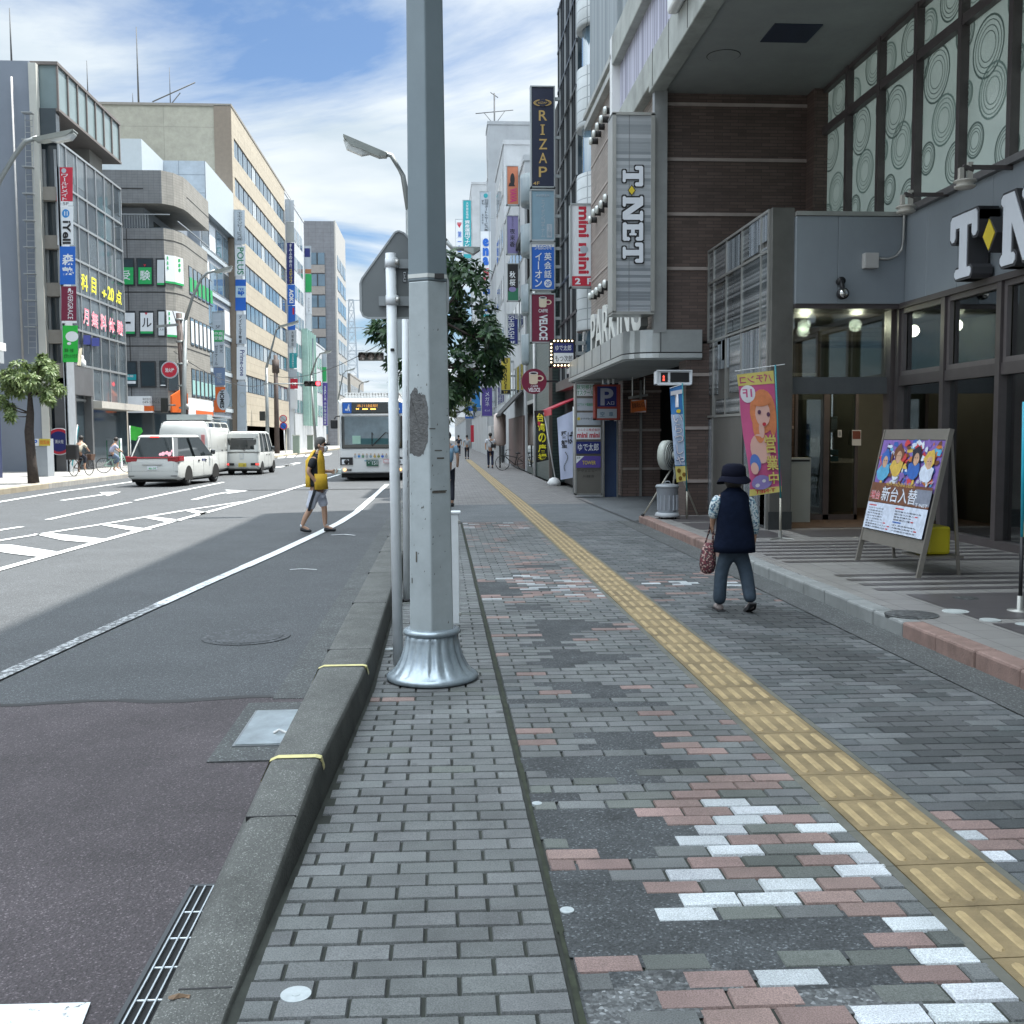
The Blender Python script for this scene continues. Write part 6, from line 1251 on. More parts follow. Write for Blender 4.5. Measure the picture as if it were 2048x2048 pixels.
# grey tiled corner building
DX = AY(q('L3',622,600),62).x+16.75; CX = lambda x: x+DX if x > -17 else x; YE = AX(q('L3',1046,900),-16+DX).y
t = thing('grey_tiled_building','grey tiled building with a cut corner, a roof balcony and green school window posters','building',(-17,66,0))
def ccorner(z0, z1, mb, off=0, x0=-30):
    pts = [(x0,62-off),(-16.75+DX,62-off),(-16.3+DX+off*.5,62.5-off*.5),(-16.05+DX+off,63.4),(-16.0+DX+off,64.2),(-16.0+DX+off,YE),(x0,YE)]
    mb.prism([(x,y,z0) for x,y in pts],(0,0,z1-z0)); return mb
for z0, z1 in ((3.1,5.3),(7.3,8.45),(10.2,11.4),(13.4,13.9)):
    pass
def wallband(z0, z1, off=0):
    mb = MB(); X0 = -16.75+DX; XE = -16.0+DX; pts = [(-30,62-off),(X0,62-off),(-16.3+DX+off*.5,62.5-off*.5),(-16.05+DX+off,63.4),(XE+off,64.2),(XE+off,YE)]
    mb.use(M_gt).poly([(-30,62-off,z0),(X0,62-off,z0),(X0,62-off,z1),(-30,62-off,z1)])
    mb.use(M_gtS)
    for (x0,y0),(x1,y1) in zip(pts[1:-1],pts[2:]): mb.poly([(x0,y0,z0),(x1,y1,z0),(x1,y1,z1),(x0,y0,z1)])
    mb.poly([(x,y,z1) for x,y in pts]+[(-30,YE,z1)]); mb.poly([(x,y,z0) for x,y in pts]+[(-30,YE,z0)])
    obj('tiled_wall', mb, None, t, fix=False)
mb = MB(); ccorner(.09,13.6,mb,-.06,-29.9); obj('core', mb, M_pane, t)
wallband(3.15,13.55); wallband(14.9,16.75,.15)
mb = MB(); mb.use(M_dark)
for z in (12.9,9.93,6.86):
    for (x0,y0),(x1,y1) in (((-30,61.99),(-16.75,61.99)),((-16.75,61.99),(-16.29,62.49)),((-16.29,62.49),(-16.04,63.4)),((-16.04,63.4),(-15.99,64.2)),((-15.99,64.2),(-15.99,YE))): mb.poly([(CX(x0),y0,z-.03),(CX(x1),y1,z-.03),(CX(x1),y1,z+.03),(CX(x0),y0,z+.03)])
for x in (-19.95,-18.9,-17.75): mb.box(x-.02,61.985,3.2,x+.02,62,13.5)
mb.box(-20,61.83,15.7,-16.7,61.85,15.75); mb.box(-15.84+DX,64,15.7,-15.85+DX,YE,15.75); obj('wall_joints', mb, None, t, fix=False)
mb = MB(); mb.box(-30,63.0,13.55,-17.0,71.5,14.95); obj('penthouse_wall', mb, M_wb2, t)
mb = MB(); mb.box(-19.9,62.95,13.7,-18.2,63.0,14.6); mb.box(-16.98,65,13.7,-17,70,14.5); obj('penthouse_window', mb, M_pane, t)
mb = MB(); mb.use(M_alu)
for i in range(24): mb.box(-20+i*.15,62.05,13.55,-19.97+i*.15,62.08,14.3)
mb.box(-20,62.04,14.3,-16.4+DX,62.1,14.36); mb.box(-16.2+DX,63,14.1,-16.14+DX,71,14.16); obj('balcony_rail', mb, None, t)
# windows facing the camera and round the corner
def wq(k, x0, y0, x1, y1, els, name='window', Y=61.97, frame=M_dalu):
    a, b = AY(q(k,x0,y0),Y), AY(q(k,x1,y1),Y); mb = MB(); mb.use(frame).box(a.x-.08,Y-.02,b.z-.08,b.x+.08,Y+.02,a.z+.08); mb.use(M_pane).box(a.x,Y-.03,b.z,b.x,Y,a.z); w_ = obj(name, mb, None, t)
    if els:
        fc = Face(k, Y=Y-.035, off=.005)
        for e in els:
            if e[0] == 'r': fc.rect(*e[1:5], e[5])
            elif e[0] == 'q': fc.quad(e[1], e[2])
            else: fc.text(e[1], *e[2:6], e[6], **(e[7] if len(e) > 7 else {}))
        fc.build('window_poster', w_)
s_pg = S('s_posterg',(.02,.35,.10)); s_pw = S('s_posterw',(.55,.60,.63))
wq('L3',180,575,325,815,[('r',190,650,322,815,s_pg),('t','受',205,680,292,770,s_white,dict(bold=.02))])
wq('L3',365,575,505,815,[('r',372,650,498,812,s_pg),('t','験',385,680,485,775,s_white,dict(bold=.02)),('q',[(418,622),(446,622),(432,645)],s_red)])
wq('L3',552,578,620,820,[('r',552,578,620,818,s_pw),('r',552,800,620,820,s_pg)])
wq('L3',200,1085,335,1300,[('r',200,1090,335,1270,s_white),('r',200,1270,335,1292,s_pg),('t','ー',232,1175,296,1195,s_black)])
wq('L3',390,1085,512,1305,[('r',390,1090,512,1268,s_white),('r',390,1268,512,1290,s_pg),('t','ル',405,1140,498,1228,s_black),('q',[(430,1088),(460,1088),(445,1112)],s_red)])
wq('L3',565,1075,622,1308,[('r',565,1078,622,1308,s_pw),('t','人が',572,1240,620,1262,s_black,dict(bold=0))])
wq('L3',230,1570,352,1795,[('r',235,1685,350,1740,s_teal),('t','時間',250,1690,320,1712,s_white),('r',240,1748,345,1775,s_white)]); wq('L3',400,1570,532,1795,[])
wq('L3',585,1565,632,1795,[('r',585,1785,632,1795,s_white)])
def cornerposter(z0, z1, m):
    mb = MB(); mb.use(m)
    pts = [(-16.74+DX,62.0),(-16.3+DX,62.48),(-16.04+DX,63.35)]
    for (x0,y0),(x1,y1) in zip(pts[:-1],pts[1:]): mb.poly([(x0+.03,y0-.03,z0),(x1+.03,y1-.03,z0),(x1+.03,y1-.03,z1),(x0+.03,y0-.03,z1)])
    mb.use(s_pg)
    for (x0,y0),(x1,y1) in zip(pts[:-1],pts[1:]): mb.poly([(x0+.04,y0-.04,z0-.0),(x1+.04,y1-.04,z0),(x1+.04,y1-.04,z0+.12),(x0+.04,y0-.04,z0+.12)])
    x0,y0,x1,y1 = -16.66+DX,62.1,-16.12+DX,63.0
    for k_ in range(3):
        zz = z1-.25-k_*.28
        mb.poly([(x0+.05,y0-.05,zz),((x0+x1)/2+.05,(y0+y1)/2-.05,zz-.12),((x0+x1)/2+.05,(y0+y1)/2-.05,zz+.06),(x0+.05,y0-.05,zz+.18)]); mb.poly([((x0+x1)/2+.05,(y0+y1)/2-.05,zz-.12),(x1+.05,y1-.05,zz),(x1+.05,y1-.05,zz+.18),((x0+x1)/2+.05,(y0+y1)/2-.05,zz+.06)])
    obj('corner_poster', mb, None, t, fix=False)
cornerposter(10.45,12.05,s_white); cornerposter(7.4,8.9,s_white); mb = MB(); mb.use(M_pane).poly([(-16.7+DX,61.97,4.3),(-16.25+DX,62.45,4.3),(-16.25+DX,62.45,5.8),(-16.7+DX,61.97,5.8)]); obj('corner_window', mb, None, t, fix=False)
for zi, (z0, z1, pm) in enumerate(((10.25,11.8,s_pg),(7.2,8.75,s_white),(4.1,5.7,S('s_mint',(.30,.52,.50))))):
    for i in range(6):
        y = 64.6+i*1.12; mb = MB(); mb.use(M_dalu).box(-15.97+DX,y-.06,z0-.06,-16.02+DX,y+.81,z1+.06).use(M_panel).box(-15.96+DX,y,z0,-16.0+DX,y+.75,z1).use(pm).box(-15.95+DX,y+.05,z0+.1,-15.97+DX,y+.7,z0+(.95 if zi != 1 else 1.4)); obj('window', mb, None, t)
# ground floor with orange fascia
mb = MB(); mb.box(-29,62.6,.09,-17,71.5,3.14); obj('shopfront', mb, mat('shop_dark',(.10,.085,.075),.5,var=.5,vs=.9), t)
mb = MB(); mb.use(s_white).box(-21,61.6,3.42,-16.6,61.98,3.98).use(S('s_hot',(.62,.12,.02))).box(-21,61.58,3.12,-16.5,61.98,3.42).use(s_white).box(-21,61.57,3.04,-16.5,61.98,3.12); obj('fascia_sign', mb, None, t)
fc = Face('L4', Y=61.55); fc.text('株式会社 カーディ',1575,528,1760,555,s_black,bold=0); fc.text('049-537-15',1575,565,1760,588,s_black,bold=0); fc.build('fascia_lettering', t)
mb = MB(); mb.use(S('s_hot',(.62,.12,.02))).prism([(-16.6+DX,61.8,3.05),(-15.9+DX,62.7,3.05),(-15.9+DX,62.7,4.15),(-16.15+DX,62.4,4.4),(-16.6+DX,61.8,4.0)],(.12,-.1,0)); mb.use(s_white).box(-15.9+DX,63.2,2.9,-15.98+DX,YE,3.95).use(S('s_hot',(.62,.12,.02))).box(-15.88+DX,65,2.9,-15.9+DX,YE,3.25); obj('corner_sign', mb, None, t)
# pale panel building
t = thing('panelled_building','pale metal panelled building with a projecting white upper storey between the tiled and beige ones','building',(-17,84,0))
mb = MB(); mb.box(-30,79.6,18.2,-17.0,90,21.8); obj('projecting_storey', mb, tilemat('blue_white_panel',(.40,.46,.52),(.22,.26,.3),1.9,1.3,'XZ',.06,.5,off=0,ms=.03), t)
mb = MB(); mb.box(-16.98,79.6,18.2,-17.02,90,21.8); obj('white_street_face', mb, mat('white_enamel',(.42,.47,.50),.4,var=.05), t)
mb = MB(); mb.box(-30,72.2,.09,-18.3,79.6,17.5); mb.box(-30,79.6,.09,-17.5,90,18.2); obj('lower_wall', mb, tilemat('grey_panel',(.27,.30,.34),(.14,.16,.18),2.0,3.1,'XZ',.06,.5,off=0,ms=.03), t)
for i in range(6):
    for j in range(4):
        y = 79.9+j*2.5; z = 1.2+i*2.95; mb = MB(); mb.use(M_alu).box(-17.44,y,z-.1,-17.5,y+2.3,z+2.0).use([s_white,M_panel,M_panel,M_pane][(i*3+j) % 4]).box(-17.42,y+.08,z,-17.46,y+2.2,z+1.9); obj('window', mb, None, t)
    mb = MB(); mb.box(-17.38,79.6,.7+i*2.95,-17.5,90,1.0+i*2.95); obj('white_band', mb, MC['white_enamel'], t)
mb = MB(); mb.box(-30,74,17.5,-20,90,21.8); obj('roof_wing', mb, MC['white_enamel'], t)
# beige office
t = thing('beige_office','long beige office block with seven rows of strip windows and a blank cream end wall','building',(-17,105,0))
mb = MB(); mb.box(-45,90.1,.09,-17.3,119.8,28.9); obj('end_wall', mb, M_cream2, t)
mb = MB(); mb.box(-18.4,90.0,2,-17.0,90.12,28.95); obj('brown_corner_strip', mb, mat('strip_brown',(.22,.18,.14),.7), t)
mb = MB(); mb.box(-45,90.0,28.9,-16.95,119.9,29.1); obj('roof_edge', mb, mat('roof_edge',(.25,.23,.2),.5), t)
zs = [5.5,9.0,12.5,16.0,19.4,22.8] ; zs = [AX(q('L3',x,y),-17).z for x,y in ((1445,1735),(1435,1370),(1428,1015),(1420,650))]
Y_of = lambda x: AX(q('L3',x,700),-17).y
rows = [5.25,8.75,12.1,15.45,18.75,22.0]
rows = sorted([AX(q('L3',1445,1780),-17).z, AX(q('L3',1438,1420),-17).z, AX(q('L3',1435,1080),-17).z, AX(q('L3',1428,720),-17).z, AX(q('L3',1420,350),-17).z, AX(q('L1',1760,1400),-17).z, AX(q('L1',1750,1110),-17).z])
hh = .78
edges = [2.6]+[z for r_ in rows for z in (r_-hh, r_+hh)]+[28.9]
for i in range(0, len(edges), 2):
    mb = MB(); mb.box(-17.0,90.1,edges[i],-17.32,119.8,edges[i+1]); obj('spandrel', mb, M_beige, t)
cnt_ = 0
for r_ in rows:
    mb = MB(); mb.box(-17.12,91.0,r_-hh,-17.3,119.5,r_+hh); obj('strip_frame', mb, mat('strip_dark',(.025,.03,.05),.4), t)
    mb = MB(); mb.box(-17.0,90.1,r_-hh,-17.3,91.0,r_+hh); obj('corner_pier', mb, M_beige, t)
    for j in range(13):
        y = 91.2+j*2.17; m_ = M_panel if (j*7+int(r_*3)) % 5 else mat('blind_pane',(.42,.46,.48),.3,var=.1)
        mb = MB(); mb.use(m_).box(-17.08,y,r_-hh+.08,-17.13,y+.85,r_+hh-.08).box(-17.085,y+.95,r_-hh+.08,-17.13,y+1.75,r_+hh-.08); obj('window', mb, None, t)
mb = MB(); mb.box(-17.3,91,.09,-18,119,2.6); obj('ground_floor', mb, M_dark, t)
for x, h, lb in (('644',450,''),):
    pass
def rod(k, x, y0, y1, Y, lb, r=.05):
    a, b = AY(q(k,x,y0),Y), AY(q(k,x,y1),Y); mb = MB(); mb.use(MC['mast_steel'],True).tube([(a.x,Y,b.z-.5),(a.x,Y,a.z)],[r,r*.4],6); tag(obj('lightning_rod', mb), lb, 'lightning rod')
rod('L1',644,450,740,70,'thin rod rising behind the boxed-out roof storey'); rod('L1',1012,200,760,95,'tallest lightning rod on the beige roof',.09); rod('L1',985,690,760,95,'short rod beside the tallest one on the beige roof'); rod('L1',70,60,445,50,'lightning rod above the slate wall at the left edge'); rod('L1',1258,500,760,95,'rod with a crossed aerial on the beige roof')
mb = MB(); c0 = AY(q('L1',1262,715),95); mb.use(MC['mast_steel'],True).tube([(c0.x-1.5,95,c0.z-.5),(c0.x+2.2,95,c0.z+1.2)],.06,5).tube([(c0.x-.6,95,c0.z-1.5),(c0.x+.9,95,c0.z+.3)],.05,5); tag(obj('roof_aerial', mb), 'slanting aerial on the right of the beige roof', 'antenna')
# further left
def lb(name, label, x, y0, y1, h, m, wm=M_panel, wy=2.2, wz=1.5, step=3.4, z0=4.5): return wbuilding(name, label, x, y0, y1, h, m, wy=wy, wz=wz, wm=wm, step=step, z0=z0, xd=25)
t = lb('white_office','white and grey office behind the navy vertical sign',-17.1,120.5,137,28.8,M_wb)
mb = MB(); mb.box(-17.3,121.2,26,-30,131,29.6); obj('brown_roof_block', mb, mat('roof_brown',(.20,.18,.16),.7), t)
t = lb('mint_glass_building','slim building with pale green glass fins before the grey tower',-17.2,137.5,160,14.5,M_wb,wm=mat('mint_pane',(.25,.42,.36),.1))
for i in range(5):
    mb = MB(); mb.box(-16.3,132.5+i*2.1,3,-17.05,132.8+i*2.1,15); obj('glass_fin', mb, mat('mint_fin',(.38,.56,.48),.15), t)
t = thing('grey_tower','tall grey office tower closing the left side with banded windows','building',(-17.5,183,0))
a = AY(q('L6',470,460),175); b = AY(q('L6',945,460),175)
mb = MB(); mb.box(-38,175,0,b.x,193,a.z); obj('tower_wall', mb, M_tower, t)
mb = MB(); mb.box(b.x+.02,175.0,0,b.x+.25,193,a.z+.1); obj('street_face', mb, mat('tower_pale',(.36,.35,.33),.6,var=.1), t)
for i in range(9):
    z = a.z-7.0-i*3.45; aa = AY(q('L6',470,1000),174.9).x; bb = AY(q('L6',810,1000),174.9).x
    mb = MB(); mb.use(M_panel).box(aa,174.85,z,bb,175,z+1.9).use(M_dalu).box(aa+2.4,174.8,z,aa+2.6,174.86,z+1.9); obj('window', mb, None, t)
    mb = MB(); mb.box(aa,174.8,z-1.35,bb,175,z-.05); obj('spandrel', mb, mat('tower_beige',(.26,.235,.215),.7), t)
    for j in range(3):
        mb = MB(); mb.use(M_panel).box(b.x+.24,177+j*5.2,z-.3,b.x+.32,181.3+j*5.2,z+1.9); obj('window', mb, None, t)
for i, (x, y0, y1, h) in enumerate(((-16.5,196,230,13),(-16,232,270,9),(-15,275,330,12),(4,232,290,14),(5,292,360,10),(-13.5,340,420,11),(0,430,470,9),(-14,430,500,13))):
    wbuilding('far_building', ['low pale building beyond the grey tower','small building past the low pale one on the left','block beyond the second crossing on the left','far block on the right past the tree','low roof at the far right end','low building near the foot of the pylon','small building closing the end of the road','last building left of the vanishing point'][i], x, y0, y1, h, M_wb if i % 2 else M_conc2, wy=3, wz=1.6, xd=30)
# blade signs on the left
blade('tenant_sign','grey framed sign with green exam panel and white school name over an orange one','L3',(1083,1078,1205,1900+160),81,[('r',1088,1084,1198,1160,s_lgrey),('r',1088,1162,1198,1255,s_lgrey),('t','5F',1118,1210,1162,1240,s_black,dict(bold=0)),('r',1086,1258,1196,1368,s_pg),('t','中高',1102,1272,1184,1308,s_white),('t','受験',1102,1316,1184,1354,s_white),('r',1090,1372,1200,1612,s_lgrey),('t','栄光',1152,1395,1192,1480,s_black,dict(vert=True,bold=0)),('t','ゼミナール',1105,1400,1142,1600,s_black,dict(vert=True,bold=0)),('r',1095,1620,1208,1790,S('s_steelblue',(.14,.2,.32))),('t','医院',1125,1670,1180,1770,s_lgrey,dict(vert=True)),('r',1100,1806,1210,2050,S('s_hot',(.62,.12,.02))),('d',1190,1930,62,100,s_lgrey),('t','HOMES',1158,1840,1200,2010,s_black,dict(rot=True,bold=.06))],depth=.5)
blade('tenant_sign','long grey framed sign with green capitals, a bright blue panel and a round grey logo','L3',(1290,92,1412,2250),90,[('r',1296,98,1398,400,s_lgrey),('t','エキテンサービス㈱',1322,112,1376,395,s_black,dict(vert=True,bold=0)),('r',1300,400,1402,430,s_lgrey),('r',1302,440,1404,738,s_white),('t','POLUS',1325,458,1388,720,S('s_pgreen',(.03,.22,.12)),dict(rot=True,bold=.02)),('r',1308,768,1410,1068,s_blue),('r',1310,830,1410,942,S('s_ltblue',(.45,.62,.75))),('t','YKK',1330,848,1395,876,s_blue,dict(bold=.04)),('t','ap',1330,880,1395,925,s_blue,dict(bold=.08)),('r',1316,1105,1412,1390,s_lgrey),('t','ダイビル不動産',1338,1110,1372,1385,s_black,dict(vert=True,bold=.03)),('r',1320,1420,1412,1735,s_white),('t','Prime-one',1352,1450,1396,1700,s_dnavy,dict(rot=True,bold=.02)),('r',1326,1760,1412,2240,s_lgrey),('ring',1375,1930,38,75,s_frame,.85)],depth=.5)
blade('tenant_sign','narrow tall navy sign with white and yellow characters and a red square low down','L6',(222,140,380,4100),121,[('r',230,150,355,462,s_lgrey),('r',232,470,358,780,s_frame),('r',252,785,362,1398,s_dnavy),('t','すみふの仲介',280,800,330,1150,s_white,dict(vert=True,bold=.04)),('t','ステップ',280,1175,335,1390,s_yellow,dict(vert=True,bold=.04)),('r',262,1408,370,1712,s_blue),('t','AOKI',285,1470,350,1680,s_white,dict(rot=True,bold=.08)),('r',270,1722,376,2080,s_blue),('r',335,1750,360,1850,s_red),('k','L7'),('r',130,0,235,250,s_lgrey),('t','大塚商会',160,10,200,230,s_black,dict(vert=True)),('r',135,330,242,545,s_teal),('t','社会保険労士',170,340,200,530,s_white,dict(vert=True,bold=0)),('r',140,560,245,690,s_lgrey),('r',148,698,255,840,s_red),('t','M',175,750,225,790,s_white,dict(bold=.05)),('r',150,850,250,1130,s_white)],depth=.6)
blade('tenant_sign','navy blade sign with bold white characters behind the red signal','L7',(372,115,482,735),138,[('r',378,122,476,730,s_dnavy),('r',385,150,462,185,s_lgrey),('ring',425,225,28,26,s_orange,.6),('t','早稲田アカ',395,275,460,560,s_white,dict(vert=True,bold=.04)),('t','デミー',395,565,460,720,s_white,dict(vert=True,bold=.04))],depth=.5)
blade('tenant_sign','white blade sign with a green block and an orange top, high before the grey tower','L6',(500,825,622,2100),137,[('r',508,832,612,1170,s_lgrey),('r',512,866,600,996,s_dnavy),('r',520,1175,612,1240,S('s_rust',(.35,.15,.07))),('r',525,1248,618,1518,s_pg),('r',528,1530,620,1840,s_white),('t','クリニック',560,1600,590,1820,s_black,dict(vert=True,bold=0))],depth=.4)
blade('tenant_sign','slim sign, green above and dark violet with white capitals below, nearest the grey tower','L7',(598,322,685,1372),156,[('r',604,328,662,525,s_lgrey),('r',604,530,664,738,s_pg),('r',610,755,680,1365,s_purple),('t','SAPIX',625,800,665,1010,s_white,dict(vert=True,bold=.04)),('t','中学部',625,1030,665,1180,s_white,dict(vert=True)),('t','個別校舎',625,1190,665,1350,s_white,dict(vert=True))],depth=.4)
# pylon with its wires
a = AY(q('L7',945,930),420); b = AY(q('L7',1145,930),420); tp = AY(q('L6',1205,1630),420); Hs = tp.z; cx0 = (a.x+b.x)/2; wb_ = (b.x-a.x)/2*1.12; M_py = mat('pylon_steel',(.30,.34,.38),.6,.3)
t = thing('power_pylon','lattice power pylon standing far down the road under the wires','pylon',(cx0,420,0))
def legx(z): f_ = z/Hs; return wb_*(1-f_)+(.9+.5*(1-f_))*f_ if f_ < 1 else .9
cxz = lambda z: cx0+(tp.x-cx0)*z/Hs
for sx, sy in ((-1,-1),(1,-1),(1,1),(-1,1)):
    mb = MB(); mb.bar((cx0+sx*legx(0),420+sy*legx(0),0),(tp.x+sx*.9,420+sy*.9,Hs),.28); obj('leg', mb, M_py, t)
mb = MB(); n_ = 13
for i in range(n_):
    z0, z1 = Hs*i/n_, Hs*(i+1)/n_; l0, l1 = legx(z0), legx(z1)
    for sy in (-1,1):
        mb.bar((cxz(z0)-l0,420+sy*l0,z0),(cxz(z1)+l1,420+sy*l1,z1),.14); mb.bar((cxz(z0)+l0,420+sy*l0,z0),(cxz(z1)-l1,420+sy*l1,z1),.14); mb.bar((cxz(z1)-l1,420+sy*l1,z1),(cxz(z1)+l1,420+sy*l1,z1),.16)
obj('lattice', mb, M_py, t)
for z in (Hs-.3, Hs-11, Hs-20):
    mb = MB(); mb.bar((tp.x-1,420,z),(tp.x+5,420,z+.1),.3); mb.bar((tp.x-4,420,z-.4),(tp.x,420,z),.2); obj('cross_arm', mb, M_py, t)
for i in range(6):
    mb = MB(); z0 = Hs-11-i*4; p0 = Vector((tp.x+4,420,z0)); p1 = Vector((70,330,z0-10+i*2)); pts = []
    for j in range(11): p = p0.lerp(p1, j/10); p.z -= 16*(1-(2*j/10-1)**2)*.4; pts.append(p)
    mb.tube(pts,.07,4); tag(obj('power_line', mb, M_py), 'thin power line sagging away to the right from the pylon', 'power line', 'power lines from the pylon')
# ================================================================== poles, lamps, signals
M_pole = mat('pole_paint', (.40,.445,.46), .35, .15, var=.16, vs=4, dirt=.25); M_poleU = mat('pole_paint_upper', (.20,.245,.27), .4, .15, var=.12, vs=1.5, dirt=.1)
M_post = mat('post_white', (.72,.75,.77), .4, var=.1, vs=5, dirt=.3); M_scr = mat('bare_mortar', (.12,.12,.12), .9, var=.35, vs=20, bump=.8, bs=60)
PX, PY = -.07, 6.84
LPo = thing('light_pole', 'big six-sided pale blue grey lamp pole on a fluted flared foot in the middle foreground', 'lamp post', (PX,PY,0))
def hexr(z): return .166-.028*min(1, z/2.6)-.012*max(0, (z-2.6))/2
def hexring(z, e=0): r = hexr(z)+e; return [(PX+r*math.sin(PI/3*i), PY-r*math.cos(PI/3*i), z) for i in range(6)]
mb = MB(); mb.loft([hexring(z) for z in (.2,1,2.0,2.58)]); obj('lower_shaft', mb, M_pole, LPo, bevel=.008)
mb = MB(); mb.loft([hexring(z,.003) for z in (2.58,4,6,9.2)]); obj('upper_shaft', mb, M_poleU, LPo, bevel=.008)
mb = MB(); mb.loft([hexring(z,.006) for z in (2.60,2.625)]); obj('cable_band', mb, mat('band_white',(.6,.62,.6),.4), LPo)
mb = MB(); r = hexring(2.61,.012); mb.cbox(((r[0][0]+r[1][0])/2+.01,(r[0][1]+r[1][1])/2-.005,2.61),(.06,.02,.03)); obj('buckle', mb, M_dark, LPo)
mb = MB(); mb.smooth = True; prof = [(.285,0),(.302,.012),(.302,.032),(.285,.045),(.262,.06),(.232,.10),(.207,.15),(.188,.21),(.176,.27),(.172,.305)]; n_ = 96; rings = []
for r_, h_ in prof:
    fl = .016 if .05 < h_ < .29 else 0
    rings.append([(PX+(r_-fl*(1-abs(math.cos(a*9))**.7))*math.cos(a), PY+(r_-fl*(1-abs(math.cos(a*9))**.7))*math.sin(a), h_) for a in [2*PI*i/n_ for i in range(n_)]])
mb.loft(rings); mb.lathe((PX,PY,.300),[(.17,0),(.186,.008),(.190,.02),(.186,.032),(.165,.042)],48); obj('fluted_base', mb, mat('base_paint',(.36,.42,.46),.25,.45,var=.22,vs=9,dirt=.5,bump=.15,bs=40), LPo)
def hface(side, u, z, d=.002):     # side 0: left face, 1: right face ; u 0 at the left
    R_ = hexring(z, d); a, b = (Vector(R_[5]), Vector(R_[0])) if side == 0 else (Vector(R_[0]), Vector(R_[1])); return a.lerp(b, u)
def zat(py, Y=6.75): return AY((850, py*2048/1932), Y).z
mb = MB(); rng = random.Random(2)
out = []
for (x, y) in ((773,745),(778,735),(785,730),(788,742),(800,748),(805,770),(806,800),(803,835),(796,856),(783,861),(773,855)):
    out.append((min(.95,max(0,(x-771)/36)), zat(y)))
pts = []
for i in range(len(out)):
    a, b = out[i], out[(i+1) % len(out)]
    for j in range(5): pts.append(hface(0, min(1,max(0,a[0]+(b[0]-a[0])*j/5+rng.uniform(-.03,.03))), a[1]+(b[1]-a[1])*j/5+rng.uniform(-.008,.008)))
mb.poly(pts); obj('peeled_patch', mb, M_scr, LPo, fix=False)
mb = MB()
for s_, u0, u1, z0, z1 in ((1,.25,.6,849,851),(1,.35,.7,863,866),(1,.15,.8,925,927),(1,.1,.75,926,930),(0,.3,.36,1040,1060),(1,.0,.3,808,810),(0,.1,.14,1090,1100)):
    a, b = zat(z0), zat(z1); mb.poly([hface(s_,u0,a,.003),hface(s_,u1,a,.003),hface(s_,u1,b,.003),hface(s_,u0,b,.003)])
for _ in range(60):
    s_ = rng.random() > .5; u = rng.random()*.9; z = rng.uniform(.35,2.3); h_ = rng.uniform(.004,.02); w_ = rng.uniform(.02,.07); mb.poly([hface(s_,u,z,.0025),hface(s_,u+w_,z+.003,.0025),hface(s_,u+w_*.8,z+h_,.0025)])
obj('paint_chips', mb, mat('chip_brown',(.10,.09,.075),.8,var=.4,vs=30), LPo, fix=False)
# sign post and the back of a pentagonal sign
t = thing('road_sign', 'grey back of a house-shaped road sign on a thin white post by the pole', 'road sign', (-.33,7.26,0))
tpp = AY(q('D',737,478),7.26); bt = G(q('D',752,1253))
mb = MB(); mb.use(M_post,True).tube([(bt.x,7.26,0),(tpp.x,7.26,tpp.z)],.036,16); obj('post', mb, None, t)
def sp(x, y): return AY(q('D',x,y),7.33)
mb = MB(); S_ = [(745,439),(752,436),(762,440),(842,522),(845,532),(845,588),(841,597),(832,600),(694,600),(685,596),(681,586),(680,534),(683,526)]
mb.prism([sp(*p) for p in S_], (0,.012,0)); obj('plate', mb, mat('sign_back',(.17,.185,.19),.5,.4,var=.12,vs=2), t)
mb = MB(); mb.use(mat('sign_rim',(.33,.35,.36),.4,.5)); R_ = [sp(*p) for p in S_]
for i in range(len(R_)): mb.bar(R_[i], R_[(i+1) % len(R_)], .016, .012)
obj('rim', mb, None, t)
for y0, y1 in ((490,508),(560,578)):
    a, b = sp(725 if y0 < 500 else 715,y0), sp(838,y1); mb = MB(); mb.box(a.x,7.30,b.z,b.x,7.33,a.z); obj('stiffener', mb, mat('rail_grey',(.26,.28,.29),.4,.5), t)
    mb = MB(); mb.use(M_post,True).lathe((tpp.x+.005,7.26,b.z),[(.043,0),(.043,a.z-b.z)],16); mb.use(M_steel).cbox((tpp.x+.045,7.235,(a.z+b.z)/2),(.03,.03,.035)); obj('clamp', mb, None, t)
mb = MB(); c = AY(q('L7',1608,282),7.22); mb.cbox((c.x,7.222,c.z),(.026,.006,.018)); obj('post_label', mb, M_black, t)
fc = Face('D', Y=7.325); fc.rect(760,512,766,532,M_black); fc.text('区',761,513,766,531,s_white); fc.build('back_label', t)
t = thing('sign_post', 'second thin white post, chipped, standing just beyond the first', 'post', (-.33,9.95,0)); c = G(q('D',768,1134)); tp2 = AY(q('D',766,570),c.y)
mb = MB(); mb.use(M_post,True).tube([(c.x,c.y,0),(tp2.x,c.y,3.4)],.036,14); obj('shaft', mb, None, t); mb = MB(); mb.use(M_black,True).lathe((c.x,c.y,0),[(.05,0),(.05,.02)],14); obj('foot_ring', mb, None, t)
mb = MB(); 
for i in range(16):
    z = rng.uniform(1.0,2.1); mb.use(M_scr).poly([(c.x+.02,c.y-.036,z),(c.x+.038,c.y-.02,z),(c.x+.038,c.y-.02,z+rng.uniform(.03,.1)),(c.x+.025,c.y-.036,z+.06)])
obj('chips', mb, None, t, fix=False)
mb = MB(); mb.box(c.x-.09,c.y+.04,2.35,c.x+.28,c.y+.05,2.75); obj('small_plate', mb, mat('plate_grey',(.3,.33,.34),.5,.3), t)
